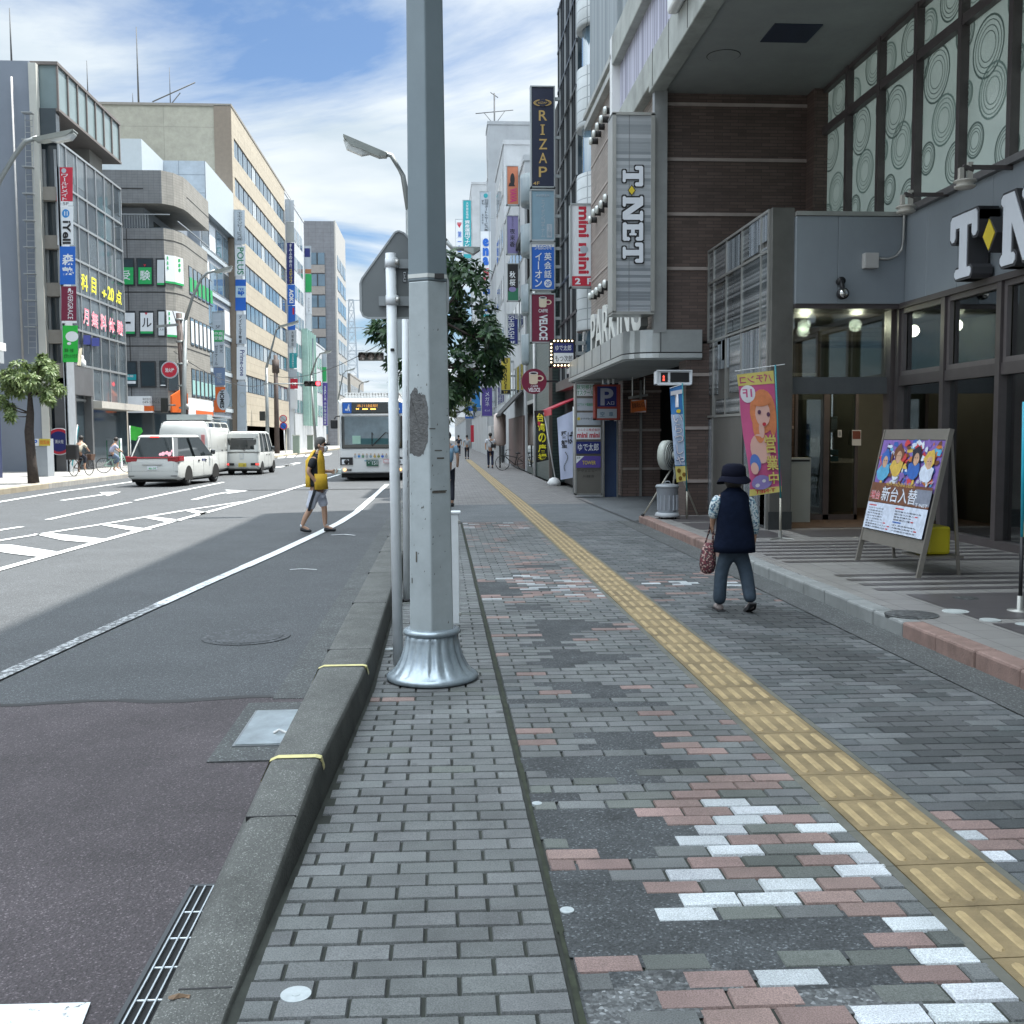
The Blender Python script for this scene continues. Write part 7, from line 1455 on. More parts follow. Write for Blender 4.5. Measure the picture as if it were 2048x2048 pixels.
mb = MB(); mb.use(M_post).box(-.12,8.5,.06,.142,8.62,.97).box(-.13,8.49,.965,.16,8.63,.985); mb.use(M_steel).cbox((.145,8.5,.9),(.02,.02,.03)).cbox((.145,8.5,.14),(.02,.02,.03)); tag(obj('steel_cabinet', mb, bevel=.006), 'narrow pale steel cabinet peeping out right of the big pole', 'cabinet')
# street lamps
M_lmp = mat('lamp_post_grey', (.26,.28,.28), .5, .4, var=.12, vs=2); M_lmph = mat('lamp_housing', (.30,.33,.32), .45, .3); M_lglass = mat('lamp_glass', (.55,.58,.58), .2)
def lamp(label, base, Y, pts, head, r=.09, k='P', hd=.32, group='street lamps along the road'):
    """pts: crop points of the arm from the mast top to the head; head: crop points (inner, tip)"""
    t = thing('street_lamp', label, 'street lamp', tuple(base), group); P_ = [AY(q(k,*p),Y) for p in pts]
    mb = MB(); mb.use(M_lmp, True).tube([tuple(base), (P_[0].x,Y,P_[0].z)], [r*1.25,r*.8], 10); obj('post', mb, None, t)
    mb = MB(); mb.use(M_lmp, True).tube(P_, [r*.8]+[r*.6]*(len(P_)-1), 8); obj('arm', mb, None, t)
    a, b = AY(q(k,*head[0]),Y), AY(q(k,*head[1]),Y); d = (b-a).normalized(); n = Vector((-d.z,0,d.x)); n = n if n.z < 0 else -n
    mb = MB(); w_ = hd*.5; rings = []
    for f_, h_ in ((0,.06),(.15,.13),(.8,.14),(1,.03)):
        p = a.lerp(b, f_); rings.append([(p.x,Y-w_,p.z),(p.x,Y+w_,p.z),(p.x+n.x*h_,Y+w_*.8,p.z+n.z*h_),(p.x+n.x*h_,Y-w_*.8,p.z+n.z*h_)])
    mb.loft(rings); obj('head', mb, M_lmph, t)
    mb = MB(); rings = []
    for f_, h_ in ((.35,.14),(.5,.24),(.85,.24),(.97,.08)):
        p = a.lerp(b, f_); rings.append([(p.x+n.x*.1,Y-w_*.7,p.z+n.z*.1),(p.x+n.x*.1,Y+w_*.7,p.z+n.z*.1),(p.x+n.x*h_,Y+w_*.5,p.z+n.z*h_),(p.x+n.x*h_,Y-w_*.5,p.z+n.z*h_)])
    mb.loft(rings); obj('lens', mb, M_lglass, t); return t
t = lamp('street lamp whose arm reaches over the road left of the big pole', (-.62,23,0), 23, [(818,420),(806,352),(783,311),(752,303)], ((775,309),(688,272)))
P_ = [AY((820,470),23), AY((893,483),23), AY((905,497),23), AY((960,498),23)]
mb = MB(); mb.use(M_lmp,True).tube(P_[1:],.05,8); obj('pavement_arm', mb, None, t); mb = MB(); a, b = P_[2], P_[3]; mb.loft([[(a.x+.25,22.9,a.z),(a.x+.25,23.1,a.z),(a.x+.25,23.1,a.z-.05),(a.x+.25,22.9,a.z-.05)],[(a.x+.45,22.86,a.z),(a.x+.45,23.14,a.z),(a.x+.45,23.14,a.z-.13),(a.x+.45,22.86,a.z-.13)],[(b.x,22.9,b.z+.01),(b.x,23.1,b.z+.01),(b.x,23.1,b.z-.03),(b.x,22.9,b.z-.03)]]); obj('pavement_head', mb, M_lmph, t)
mb = MB(); mb.use(M_lmp,True).tube([AY((893,483),23), (-.62,23,6.6)],.05,8); obj('pavement_arm', mb, None, t)
c = G(q('L4',15,1470),.09)
lamp('near left street lamp with a big cranked arm entering at the left edge', (c.x,35.1,.09), 35.1, [(-30,420),(3,355),(30,310),(50,284),(75,275)], ((70,279),(151,262)), r=.13, hd=.5)
lamp('grey street lamp beside the brown utility pole in front of the tiled building', (-13.55,56,0), 56, [(371,640),(385,595),(402,558),(414,546),(430,541)], ((428,543),(464,532)), r=.12, hd=.4)
lamp('street lamp in front of the beige office', (-14.3,88,0), 88, [(533,735),(545,690),(552,660),(560,655)], ((556,653),(597,641)), r=.14, hd=.5)
lamp('smaller street lamp before the mint glass building', (-13.6,116,0), 116, [(622,750),(633,718),(640,708)], ((639,707),(664,700)), r=.14, hd=.5)
lamp('far street lamp left of the pylon', (-12.5,165,0), 165, [(676,800),(686,748),(691,742)], ((690,742),(710,736)), r=.16, hd=.5)
lamp('farthest street lamp over the bus', (-12,205,0), 205, [(712,840),(719,770),(724,765)], ((723,765),(739,761)), r=.18, hd=.5)
# utility pole with clamps, sign and signal backs
M_brn = mat('rust_brown', (.085,.065,.06), .7, .1, var=.3, vs=3)
t = thing('utility_pole', 'rusty brown utility pole carrying a red round hydrant sign and a signal', 'utility pole', (-14.0,56.5,.09)); a = AY(q('L3',760,1092),56.5)
mb = MB(); mb.use(M_brn,True).tube([(a.x+.25,56.5,.09),(a.x,56.5,a.z)],[.20,.15],12); obj('pole', mb, None, t)
for i in range(7):
    mb = MB(); z = a.z-.4-i*1.15; mb.use(M_lmp,True).lathe((a.x+.02*i,56.5,z),[(.21,0),(.21,.1)],12); mb.use(M_box).cbox((a.x+.32,56.4,z+.1),(.16,.14,.3)) if i in (1,2,4) else None; obj('clamp', mb, None, t)
mb = MB(); z0 = AY(q('L3',600,1222),56.4); mb.bar((z0.x-.3,56.4,z0.z),(a.x,56.4,z0.z+.1),.12); obj('cross_arm', mb, M_lmp, t)
c = AY(q('L3',672,1640),56); r = .38
t = thing('hydrant_sign','round red sign with white characters and a pale rim mounted on the brown pole','sign',tuple(c))
mb = MB(); mb.use(s_lgrey).lathe((c.x,56,c.z),[(r*1.18,0),(r*1.18,.05)],30,'Y').use(s_red).lathe((c.x,55.98,c.z),[(r,0),(r,.05)],30,'Y'); obj('disc', mb, None, t)
mb = MB(); mb.bar((c.x+r,56,c.z),(-13.9,56.3,c.z),.05); obj('arm', mb, M_lmp, t)
fc = Face('L3', Y=55.95); fc.text('消火栓',628,1622,718,1665,s_white,bold=.05); fc.build('lettering', t)
def signal(label, k, box, Y, lit, armto, vert=False, back=False):
    a, b = AY(q(k,box[0],box[1]),Y), AY(q(k,box[2],box[3]),Y); t = thing('traffic_signal', label, 'traffic light', ((a.x+b.x)/2,Y,b.z)); h = a.z-b.z; w_ = b.x-a.x
    mb = MB(); mb.box(a.x+.02,Y,b.z,b.x-.02,Y+.2,a.z); obj('housing', mb, mat('signal_dark',(.02,.022,.02),.5), t, bevel=.05)
    if not back:
        n = 3 if w_ > h else 2
        for i in range(n):
            cx = a.x+w_*(i+.5)/n if w_ > h else (a.x+b.x)/2; cz = (a.z+b.z)/2 if w_ > h else b.z+h*(i+.5)/n; rr = min(w_/n if w_ > h else w_, h if w_ > h else h/n)*.40
            mb = MB(); m_ = mat('red_glow',(1,.03,.04),emit=6,var=0) if lit == i else mat('signal_lens',(.09,.075,.07),.25); mb.use(m_,True).lathe((cx,Y-.04,cz),[(rr*.3,-.02),(rr,.0),(rr,.05)],18,'Y'); obj('lens', mb, None, t)
            mb = MB(); mb.use(MC['signal_dark']); R0 = rr*1.12
            for j in range(12):
                a0, a1 = PI*(-.1+1.2*j/12), PI*(-.1+1.2*(j+1)/12); mb.poly([(cx+R0*math.cos(a0),Y-.28,cz+R0*math.sin(a0)),(cx+R0*math.cos(a1),Y-.28,cz+R0*math.sin(a1)),(cx+R0*math.cos(a1),Y,cz+R0*math.sin(a1)),(cx+R0*math.cos(a0),Y,cz+R0*math.sin(a0))])
            obj('visor', mb, None, t, fix=False)
    mb = MB(); mb.use(M_lmp,True).tube([(b.x if armto > b.x else a.x,Y+.1,(a.z+b.z)/2),(armto,Y+.2,(a.z+b.z)/2)],.05,6); obj('arm', mb, None, t); return t
signal('unlit horizontal traffic light in front of the sky left of the thin posts','L7',(1112,315,1492,440),47,-1,-1.2)
signal('traffic light showing red, above the crossing far left','L7',(342,728,588,806),82,2,AY(q('L7',-250,750),82).x)
signal('dark back of a traffic signal hanging beside the brown pole','L5',(440,305,530,470),56.2,-1,-13.9,back=True)
signal('dark signal box in front of the beige office','L5',(1535,455,1605,560),92,-1,AY(q('L5',1620,500),92).x,back=True)
c = AY(q('D',1,1),47)
mb = MB(); mb.use(M_lmp,True).tube([(-1.2,47.2,0),(-1.2,47.2,7)],.11,10); tag(obj('signal_post', mb), 'signal post mostly hidden behind the thin white posts', 'post')
t = thing('utility_pole','dark utility pole beside the lamp before the beige office','utility pole',(-15.4,101,.09)); a = AY(q('L3',1695,1500),97); b = AY(q('L5',1735,905),97)
mb = MB(); mb.use(M_brn,True).tube([(b.x,97,.09),(a.x,97,a.z)],[.24,.18],10); mb.cbox((a.x,97,a.z-1),(.6,.4,1.2)); obj('pole', mb, None, t)
t = thing('no_parking_signs','pair of round no-parking and speed signs on a pale post before the beige office','road sign',(-17.4,119,.1)); b = AY(q('L5',1825,870),100); c1 = AY(q('L5',1803,538),100); c2 = AY(q('L5',1806,618),100)
mb = MB(); mb.use(M_post,True).tube([(b.x,100,.09),(c1.x,100,c1.z)],.06); obj('post', mb, None, t)
for c, cols_ in ((c1,(s_red,s_lgrey)),(c2,(s_red,s_blue))):
    mb = MB(); mb.use(cols_[0]).lathe((c.x,99.9,c.z),[(.36,0),(.36,.03)],24,'Y').use(cols_[1]).lathe((c.x,99.88,c.z),[(.28,0),(.28,.03)],24,'Y').use(s_black).bar((c.x-.18,99.86,c.z+.18),(c.x+.18,99.86,c.z-.18),.05,.02); obj('disc', mb, None, t)
for i, (k,x0,y0,x1,y1,Y,lbl) in enumerate((('L7',180,1500,275,1750,96,'grey green roadside cabinet nearest the beige office'),('L7',385,1500,470,1690,122,'grey green roadside cabinet farther along the kerb'))):
    a, b = AY(q(k,x0,y0),Y), AY(q(k,x1,y1),Y); mb = MB(); mb.use(mat('cab_green',(.19,.24,.20),.55,var=.12)).box(a.x,Y,.09,b.x,Y+.6,a.z-.1); mb.use(mat('cab_top',(.4,.42,.38),.5)).box(a.x-.05,Y-.05,a.z-.1,b.x+.05,Y+.65,a.z); tag(obj('street_cabinet', mb), lbl, 'cabinet')
for (p0, p1, sag, lbl) in (((-13.9,56.4,8.2),(-17,76,5.8),.5,'slack cable from the brown pole down to the tiled building'),((-13.9,56.4,6.1),(-15.4,97,6.5),.9,'cable between the two utility poles'),((-15.4,97,7.2),(-1.2,47.2,6.6),1.0,'cable crossing above the road to the signal post')):
    p0, p1 = Vector(p0), Vector(p1); pts = []
    for j in range(13): p = p0.lerp(p1, j/12); p.z -= sag*(1-(2*j/12-1)**2); pts.append(p)
    mb = MB(); mb.tube(pts,.022,5); tag(obj('overhead_cable', mb, M_black), lbl, 'cable')

# ================================================================== vehicles
M_wcar = mat('car_white', (.56,.57,.55), .22, var=.03, vs=1, spec=.7); M_cglass = mat('car_glass', (.015,.02,.022), .04, var=.1, spec=.9); M_tyre = mat('tyre', (.015,.015,.016), .8); M_rim = mat('rim', (.45,.46,.47), .3, .8); M_tail = mat('tail_red', (.26,.006,.012), .2); M_tailg = mat('tail_glow', (.9,.05,.04), .3, emit=1.0, var=0); M_under = mat('underbody', (.01,.01,.01), .9)
def wheel(t, x, y, r, w, s):
    mb = MB(); mb.use(M_tyre,True).lathe((x-w/2,y,r),[(r*.6,0),(r*.93,0),(r,w*.2),(r,w*.8),(r*.93,w),(r*.6,w)],26,'X'); o = obj('wheel', mb, None, t, local=True)
    mb = MB(); mb.use(M_rim); xx = x+s*(w/2+.004)
    mb.lathe((xx-.01,y,r),[(r*.64,0),(r*.64,.02)],22,'X') if False else None
    for i in range(22):
        a, b = 2*PI*i/22, 2*PI*(i+1)/22; mb.poly([(xx,y+r*.66*math.cos(a),r+r*.66*math.sin(a)),(xx,y+r*.66*math.cos(b),r+r*.66*math.sin(b)),(xx-s*.01,y+r*.54*math.cos(b),r+r*.54*math.sin(b)),(xx-s*.01,y+r*.54*math.cos(a),r+r*.54*math.sin(a))])
    for i in range(5):
        a = 2*PI*i/5; c_, s_ = math.cos(a), math.sin(a); mb.poly([(xx,y+c_*r*.1-s_*r*.1,r+s_*r*.1+c_*r*.1),(xx,y+c_*r*.1+s_*r*.1,r+s_*r*.1-c_*r*.1),(xx,y+c_*r*.58+s_*r*.09,r+s_*r*.58-c_*r*.09),(xx,y+c_*r*.58-s_*r*.09,r+s_*r*.58+c_*r*.09)])
    obj('rim', mb, None, o, fix=False, local=True)
def car(name, label, loc, rz, L_, W, H_, zb, gb, gt, bodyend, nose, boxy=False, tail='band', wb=(.95,3.85), wr=.32):
    """origin: middle of the rear bumper on the ground; +y is forward"""
    t = thing(name, label, 'car' if 'car' in name or 'mini' in name else 'van', loc, None, math.radians(rz)); h = W/2
    secs = [(0,.84,.34,zb-.14),(.04,.95,.27,zb-.02),(.22,1,.22,zb),(L_*.3,1,.22,zb),(L_*.68,1,.22,zb-.01)]+nose
    rings = []
    for y, k, z0, z1 in secs:
        w_ = h*k; m1 = z0+(z1-z0)*.32; rings.append([(-w_*.86,y,z0),(w_*.86,y,z0),(w_*.985,y,z0+.08),(w_,y,m1),(w_,y,z1-.16),(w_*.965,y,z1-.03),(w_*.90,y,z1),(-w_*.90,y,z1),(-w_*.965,y,z1-.03),(-w_,y,z1-.16),(-w_,y,m1),(-w_*.985,y,z0+.08)])
    mb = MB(); mb.use(M_wcar, True).loft(rings); b_ = obj('body', mb, None, t, local=True, bevel=.03)
    (yb0,yb1,wbm),(yt0,yt1,wtm) = gb, gt; zt = H_-.10
    def loop(y0, y1, w_, z, c=.12): return [(-w_+c,y0,z),(w_-c,y0,z),(w_,y0+c*1.1,z),(w_,y1-c*2.2,z),(w_-c*1.8,y1,z),(-w_+c*1.8,y1,z),(-w_,y1-c*2.2,z),(-w_,y0+c*1.1,z)]
    lo, hi = loop(yb0,yb1,h*wbm,zb-.02), loop(yt0,yt1,h*wtm,zt)
    mb = MB(); mb.use(M_cglass).loft([lo, hi]); obj('window_glass', mb, None, t, local=True)
    mb = MB(); mb.use(M_wcar, True).loft([hi, [(x*1.0,y,zt+.05) for x,y,z in hi], [(x*.86,y*.94+.12,H_) for x,y,z in hi]])
    obj('roof', mb, None, t, local=True, bevel=.02)
    mb = MB(); mb.use(M_wcar)
    pl = ((0,.10),(1,.10),(2,.10),(7,.10),(3,.06),(6,.06),(4,.07),(5,.07)) if boxy else ((0,.035),(1,.035),(4,.06),(5,.06))
    for i, w_ in pl: mb.bar(lo[i], hi[i], w_, w_)
    for s in (-1,1):
        for f_ in ((.30,.60) if boxy else (.42,)):
            a = Vector((s*h*wbm, yb0+(yb1-yb0)*f_, zb-.02)); b = Vector((s*h*wtm, yt0+(yt1-yt0)*f_, zt)); mb.use(M_wcar if boxy else M_cglass).bar(a,b,.09,.05)
    obj('pillars', mb, None, t, local=True)
    for x, s in ((-h+.11,-1),(h-.11,1)):
        for y in wb: wheel(t, x, y, wr, .2, s)
    mb = MB()
    for s in (-1,1):
        for y in wb:
            mb.use(M_under); n = 16; mb.poly([(s*(h+.003), y+(wr+.055)*math.cos(PI*i/n), wr+(wr+.055)*math.sin(PI*i/n)) for i in range(n+1)]+[(s*(h+.003),y-wr-.055,.2),(s*(h+.003),y+wr+.055,.2)])
    mb.use(M_under).box(-h*.85,.15,.16,h*.85,L_-.4,.3); obj('wheel_arches', mb, None, t, local=True, fix=False)
    for s in (-1,1):
        mb = MB(); mb.use(M_cglass,True).cbox((s*(h+.1),gb[1]-.75,zb+.12),(.16,.12,.17)); obj('wing_mirror', mb, None, t, local=True, bevel=.04)
    mb = MB(); mb.use(MC['strip_dark'])
    for s in (-1,1):
        for y in (L_*.30, L_*.52, L_*.72): mb.box(s*(h+.001),y,.3,s*(h+.003),y+.012,zb-.05)
        for y in (L_*.40, L_*.55): mb.use(M_tyre).box(s*(h+.005),y,zb-.17,s*(h+.025),y+.16,zb-.13).use(MC['strip_dark'])
    obj('door_seams', mb, None, t, local=True)
    return t, h
t, h = car('minivan','white minivan with a red lamp band and pink stickers on its rear glass',(-9.62,35.7,RZ),-6,4.8,1.8,1.74,1.0,(.03,4.0,.93),(.42,3.0,.76),0,[(3.9,.99,.22,.96),(4.4,.93,.24,.84),(4.7,.78,.30,.68),(4.8,.6,.36,.58)])
def rear(mb, x0, z0, x1, z1, m, y=-.012, slope=None): mb.use(m); mb.box(x0,y,z0,x1,y+.03,z1)
mb = MB(); rear(mb,-.80,.95,.80,1.0,M_tail,-.01); rear(mb,-.90,.84,-.52,1.02,M_tail,-.0); rear(mb,.52,.84,.90,1.02,M_tail,-.0); mb.use(M_tail).box(-.915,.02,.86,-.89,.5,1.03).box(.89,.02,.86,.915,.5,1.03); obj('tail_lamps', mb, None, t, local=True, bevel=.02)
mb = MB(); rear(mb,-.34,.74,.34,.77,M_rim,-.03); rear(mb,-.17,.58,.17,.70,s_white,-.02); obj('number_plate', mb, None, t, local=True)
def ltext(t, s, x0, z0, x1, z1, y, m, bold=.03, name='lettering', parent=None, flip=False):
    V,Fc = glyphs(s,bold); mb = MB(); mb.use(m); mb.add([(x0+(x1-x0)*a, y, z1+(z0-z1)*b) for a,b in V], Fc); return obj(name, mb, None, t, fix=False, local=True)
ltext(t,'46-14',-.12,.59,.12,.66,-.024,s_pg)
mb = MB(); rear(mb,-.82,.36,-.62,.38,M_black,-.01); rear(mb,.62,.36,.82,.38,M_black,-.01); rear(mb,-.86,.525,.86,.532,MC['strip_dark'],.0); rear(mb,-.72,.50,-.715,.82,MC['strip_dark'],.0); rear(mb,.715,.50,.72,.82,MC['strip_dark'],.0); obj('bumper_lines', mb, None, t, local=True)
mb = MB(); pinkm = mat('sticker_pink',(.75,.35,.42),.5,var=.3,vs=20)
for x, z, r_ in ((.34,1.11,.07),(.46,1.14,.06),(.56,1.10,.07),(.64,1.2,.05),(.25,1.09,.05)):
    mb.use(pinkm); y = .03+(z-.98)*.61-.012; mb.poly([(x+r_*math.cos(2*PI*i/9),y+r_*math.sin(2*PI*i/9)*.52,z+r_*math.sin(2*PI*i/9)) for i in range(9)])
obj('stickers', mb, None, t, fix=False, local=True)
mb = MB(); rear(mb,-.2,1.655,.1,1.70,pinkm if False else M_tailg,.40); obj('high_brake_lamp', mb, None, t, local=True)
mb = MB(); mb.use(s_dnavy)
for dy in (0,.22): mb.box(.902,2.35+dy,.82,.906,2.48+dy,.90)
obj('door_badge', mb, None, t, local=True)
t, h = car('small_van','small white box van with a yellow number plate, ahead of the minivan',(-8.62,46.3,RZ),-3,3.4,1.48,1.90,1.02,(.0,3.1,.97),(.10,2.55,.86),0,[(2.9,1,.24,1.02),(3.25,.96,.26,.95),(3.38,.88,.32,.8)],boxy=True,wb=(.55,2.95),wr=.27)
mb = MB(); rear(mb,-.60,1.12,.60,1.55,M_cglass,-.012); mb.use(M_wcar).box(-.72,-.02,1.60,.72,.1,1.8).box(-.74,-.02,1.0,.74,.06,1.1).box(-.73,-.02,1.08,-.62,.1,1.7).box(.62,-.02,1.08,.73,.1,1.7); obj('tailgate', mb, None, t, local=True, bevel=.02)
mb = MB(); rear(mb,-.72,.42,-.36,.52,M_black,-.03); rear(mb,.36,.42,.72,.52,M_black,-.03); rear(mb,-.72,.43,-.58,.51,M_tailg,-.035); rear(mb,.58,.43,.72,.51,M_tailg,-.035); obj('tail_lamps', mb, None, t, local=True)
mb = MB(); rear(mb,-.17,.36,.17,.52,s_yellow,-.04); obj('number_plate', mb, None, t, local=True); ltext(t,'・・53',-.12,.38,.12,.47,-.045,s_black)
mb = MB(); mb.use(s_lgrey); mb.box(-.12,-.012,.7,.04,.0,.95); mb.use(M_wcar).box(-.11,-.016,.72,.03,-.01,.93); mb.use(M_black).bar((.0,-.02,1.15),(.12,-.03,1.05),.02); obj('rear_label', mb, None, t, local=True)
# tall high-roof van
t, h = car('high_roof_van','tall white high-roof van carrying a pale box and ladder rack, behind the minivan',(-10.33,43.0,RZ),-1,5.4,2.05,2.32,1.25,(.0,4.9,.98),(.18,4.1,.86),0,[(4.8,1,.25,1.2),(5.2,.94,.28,1.0),(5.38,.8,.35,.8)],boxy=True,wb=(1.1,4.5),wr=.34)
mb = MB(); mb.use(M_wcar,True).loft([[(-.98,-.02,.5),(.98,-.02,.5),(.98,.4,.5),(-.98,.4,.5)],[(-1.0,-.03,1.5),(1.0,-.03,1.5),(1.0,.4,1.5),(-1.0,.4,1.5)],[(-.94,.02,2.0),(.94,.02,2.0),(.94,.4,2.0),(-.94,.4,2.0)],[(-.80,.12,2.28),(.80,.12,2.28),(.80,.4,2.28),(-.80,.4,2.28)]]); mb.use(M_wcar).box(-1.03,.35,1.0,1.03,3.6,2.05); obj('rear_body', mb, None, t, local=True, bevel=.06)
mb = MB(); mb.use(MC['strip_dark']).box(-.8,-.045,1.62,.55,-.02,1.65); mb.use(mat('tail_pink',(.55,.2,.2),.3)).box(.72,-.05,1.35,.86,.0,1.75); mb.use(M_black).box(.45,-.05,1.45,.6,-.03,1.7); obj('tail_lamp', mb, None, t, local=True)
mb = MB(); mb.use(mat('box_pale',(.42,.46,.45),.6)).box(-.72,.3,2.36,.9,1.2,2.58); mb.use(M_alu).box(-.7,1.3,2.38,.9,4,2.42).box(-.7,1.3,2.5,.9,4,2.53); obj('roof_rack', mb, None, t, local=True)
# bus coming towards the camera
M_bus = mat('bus_white', (.74,.75,.75), .3, var=.05, vs=1)
bx = AY(q('L7',848,1700),39).x; bx2 = bx+2.42
t = thing('city_bus','white city bus facing the camera behind the thin posts, number plate 151','bus',((bx+bx2)/2,39,RZ),None); cx = (bx+bx2)/2
def zb_(y): return AY(q('L7',1200,y),39).z
def rr_(y, w_, z0, z1, c=.18): return [(cx-w_+c*.3,y,z0),(cx+w_-c*.3,y,z0),(cx+w_,y,z0+c*.4),(cx+w_,y,z1-c),(cx+w_-c*.5,y,z1-c*.3),(cx+w_-c*1.6,y,z1),(cx-w_+c*1.6,y,z1),(cx-w_+c*.5,y,z1-c*.3),(cx-w_,y,z1-c),(cx-w_,y,z0+c*.4)]
mb = MB(); mb.use(M_bus,True).loft([rr_(39.0,1.14,.28,2.88),rr_(39.06,1.2,.24,2.98),rr_(39.3,1.21,.22,3.02),rr_(49.2,1.21,.22,3.02),rr_(49.4,1.15,.3,2.9)]); obj('body', mb, None, t, bevel=.02)
z1, z0 = zb_(1028), zb_(1195); mb = MB(); mb.use(M_cglass).box(cx-1.08,38.965,z0,cx+1.08,39.05,z1); obj('destination_panel', mb, None, t, bevel=.03)
mb = MB(); fc = Face('L7', Y=38.955, off=.004)
for a_ in ((895,1040,1022,1190),(1668,1040,1760,1190)): fc.rect(*a_, s_blue)
fc.disc(985,1075,10,10,s_white); fc.quad([(970,1090),(990,1090),(1000,1160),(985,1160),(978,1125),(965,1160),(955,1160)],s_white); fc.disc(945,1140,14,14,s_white); fc.disc(1700,1130,16,16,s_white)
amb = mat('led_amber',(1,.45,.08),emit=2.5,var=0)
fc.text('本川越駅',1095,1062,1400,1108,mat('led_dim',(.45,.2,.04),emit=.6,var=0)); fc.text('系統',1085,1120,1130,1140,amb); fc.rect(1180,1126,1255,1138,amb); fc.rect(1295,1126,1370,1138,amb); fc.build('destination_lettering', t)
z1, z0 = zb_(1222), zb_(1660); mb = MB(); mb.use(M_cglass).box(cx-1.12,38.96,z0-.1,cx+1.12,39.04,z1); obj('windscreen_frame', mb, None, t, bevel=.04)
mb = MB(); mb.use(mat('windscreen',(.12,.17,.20),.05,spec=1,var=.5,vs=1.2)).box(cx-1.0,38.95,z0+.05,cx+1.02,38.97,z1-.05); mb.use(mat('dash_teal',(.03,.10,.11),.6)).box(cx-.6,38.944,z0+.06,cx+.6,38.952,z0+.28).use(mat('card_mint',(.32,.5,.42),.5)).box(cx-.72,38.94,z0+.08,cx-.42,38.95,z0+.38); obj('windscreen', mb, None, t)
mb = MB()
for s_ in (-1,1): mb.use(M_black).tube([(cx+.0,38.93,z0),(cx+s_*.25+.25,38.92,z0+.5),(cx+.4+s_*.35,38.92,z0+.42)],.015,5)
obj('wipers', mb, None, t)
mb = MB(); mb.use(M_black).box(bx-.28,38.75,zb_(1410),bx-.03,38.95,zb_(1280)); obj('mirror', mb, None, t, bevel=.04); mb = MB(); mb.use(M_black,True).tube([(bx-.15,38.85,zb_(1290)),(bx-.1,38.9,zb_(1235)),(bx+.1,39.1,zb_(1230))],.025,6); obj('mirror_arm', mb, None, t)
mb = MB(); mb.use(M_black).box(bx2+.03,38.75,zb_(1410),bx2+.26,38.95,zb_(1280)); obj('mirror', mb, None, t, bevel=.04)
for s_ in (-1,1):
    mb = MB(); x0 = cx+s_*1.18; x1 = cx+s_*.72; mb.use(M_black).box(x0,38.965,zb_(1930),x1,39.1,zb_(1822)); mb.use(s_white).box(x0-s_*.06,38.955,zb_(1920),x1+s_*.14,38.97,zb_(1850)); mb.use(M_black,True).lathe((cx+s_*.95,38.945,zb_(1885)),[(.09,0),(.09,.02)],16,'Y'); obj('headlight', mb, None, t)
    mb = MB(); mb.use(mat('fog_amber',(1,.55,.2),emit=1.2,var=0),True).lathe((cx+s_*1.02,38.95,zb_(2000)),[(.05,0),(.05,.03)],12,'Y'); mb.use(mat('grille_grey',(.15,.15,.15),.5)).box(cx+s_*.95,38.965,zb_(2010),cx+s_*.78,39.0,zb_(1985)); obj('fog_lamp', mb, None, t)
fc = Face('L7', Y=38.985, off=.004); rng = random.Random(8)
for i in range(9): 
    x = 1075+i*56; c_ = [s_lgrey,s_sky,S('s_grn2',(.1,.25,.15)),s_frame,s_bluegrey,S('s_ochre',(.45,.32,.08)),S('s_olive',(.2,.25,.08)),s_blue,s_frame][i]; fc.disc(x,1808,20,20,c_); fc.disc(x,1780,12,14,S('s_face',(.5,.38,.3)))
fc.text('PASMO',1255,1860,1450,1885,s_lgrey,bold=0); fc.disc(1222,1870,16,14,s_bluegrey); fc.rect(1482,1850,1600,1905,s_red); fc.rect(1488,1856,1600,1899,s_white); fc.text('ノンステップ',1492,1862,1598,1895,s_red); fc.build('front_graphics', t)
mb = MB(); mb.use(S('s_plategreen',(.02,.10,.06))).box(cx-.22,38.955,.50,cx+.22,38.98,.74); obj('number_plate', mb, None, t); fc = Face('D', Y=38.95, off=.003); fc.text('・151',732-30,883,732+12,895,s_white,bold=.04) if False else None
V,Fc = glyphs('・151',.03); mb = MB(); mb.use(s_white); mb.add([(cx-.15+.33*a,38.948,.68-.13*b) for a,b in V],Fc); obj('plate_lettering', mb, None, t, fix=False)
mb = MB(); mb.use(M_under).box(cx-1.15,39.1,.08,cx+1.15,49,.3); obj('underbody', mb, None, t)
mb = MB(); mb.use(M_bus).box(cx-1.0,39.4,3.02,cx+1.0,42,3.16); 
for i in range(18):
    x = cx-.95+i*.11; mb.use(M_bus).box(x,39.35,3.02,x+.06,39.4,3.2)
mb.use(M_bus).box(cx-1.02,39.33,3.19,cx+1.02,42,3.22); obj('roof_housing', mb, None, t)
for s in (-1,1):
    for y in (41.6,46.6):
        mb = MB(); mb.use(M_tyre,True).lathe((cx+s*1.05-.14,y,.48+RZ),[(.3,0),(.45,0),(.48,.04),(.48,.24),(.45,.28),(.3,.28)],26,'X'); obj('wheel', mb, None, t)
mb = MB(); mb.use(M_cglass).box(cx+1.212,39.6,1.2,cx+1.218,48.8,2.3).box(cx-1.218,39.6,1.2,cx-1.212,48.8,2.3); obj('side_windows', mb, None, t)
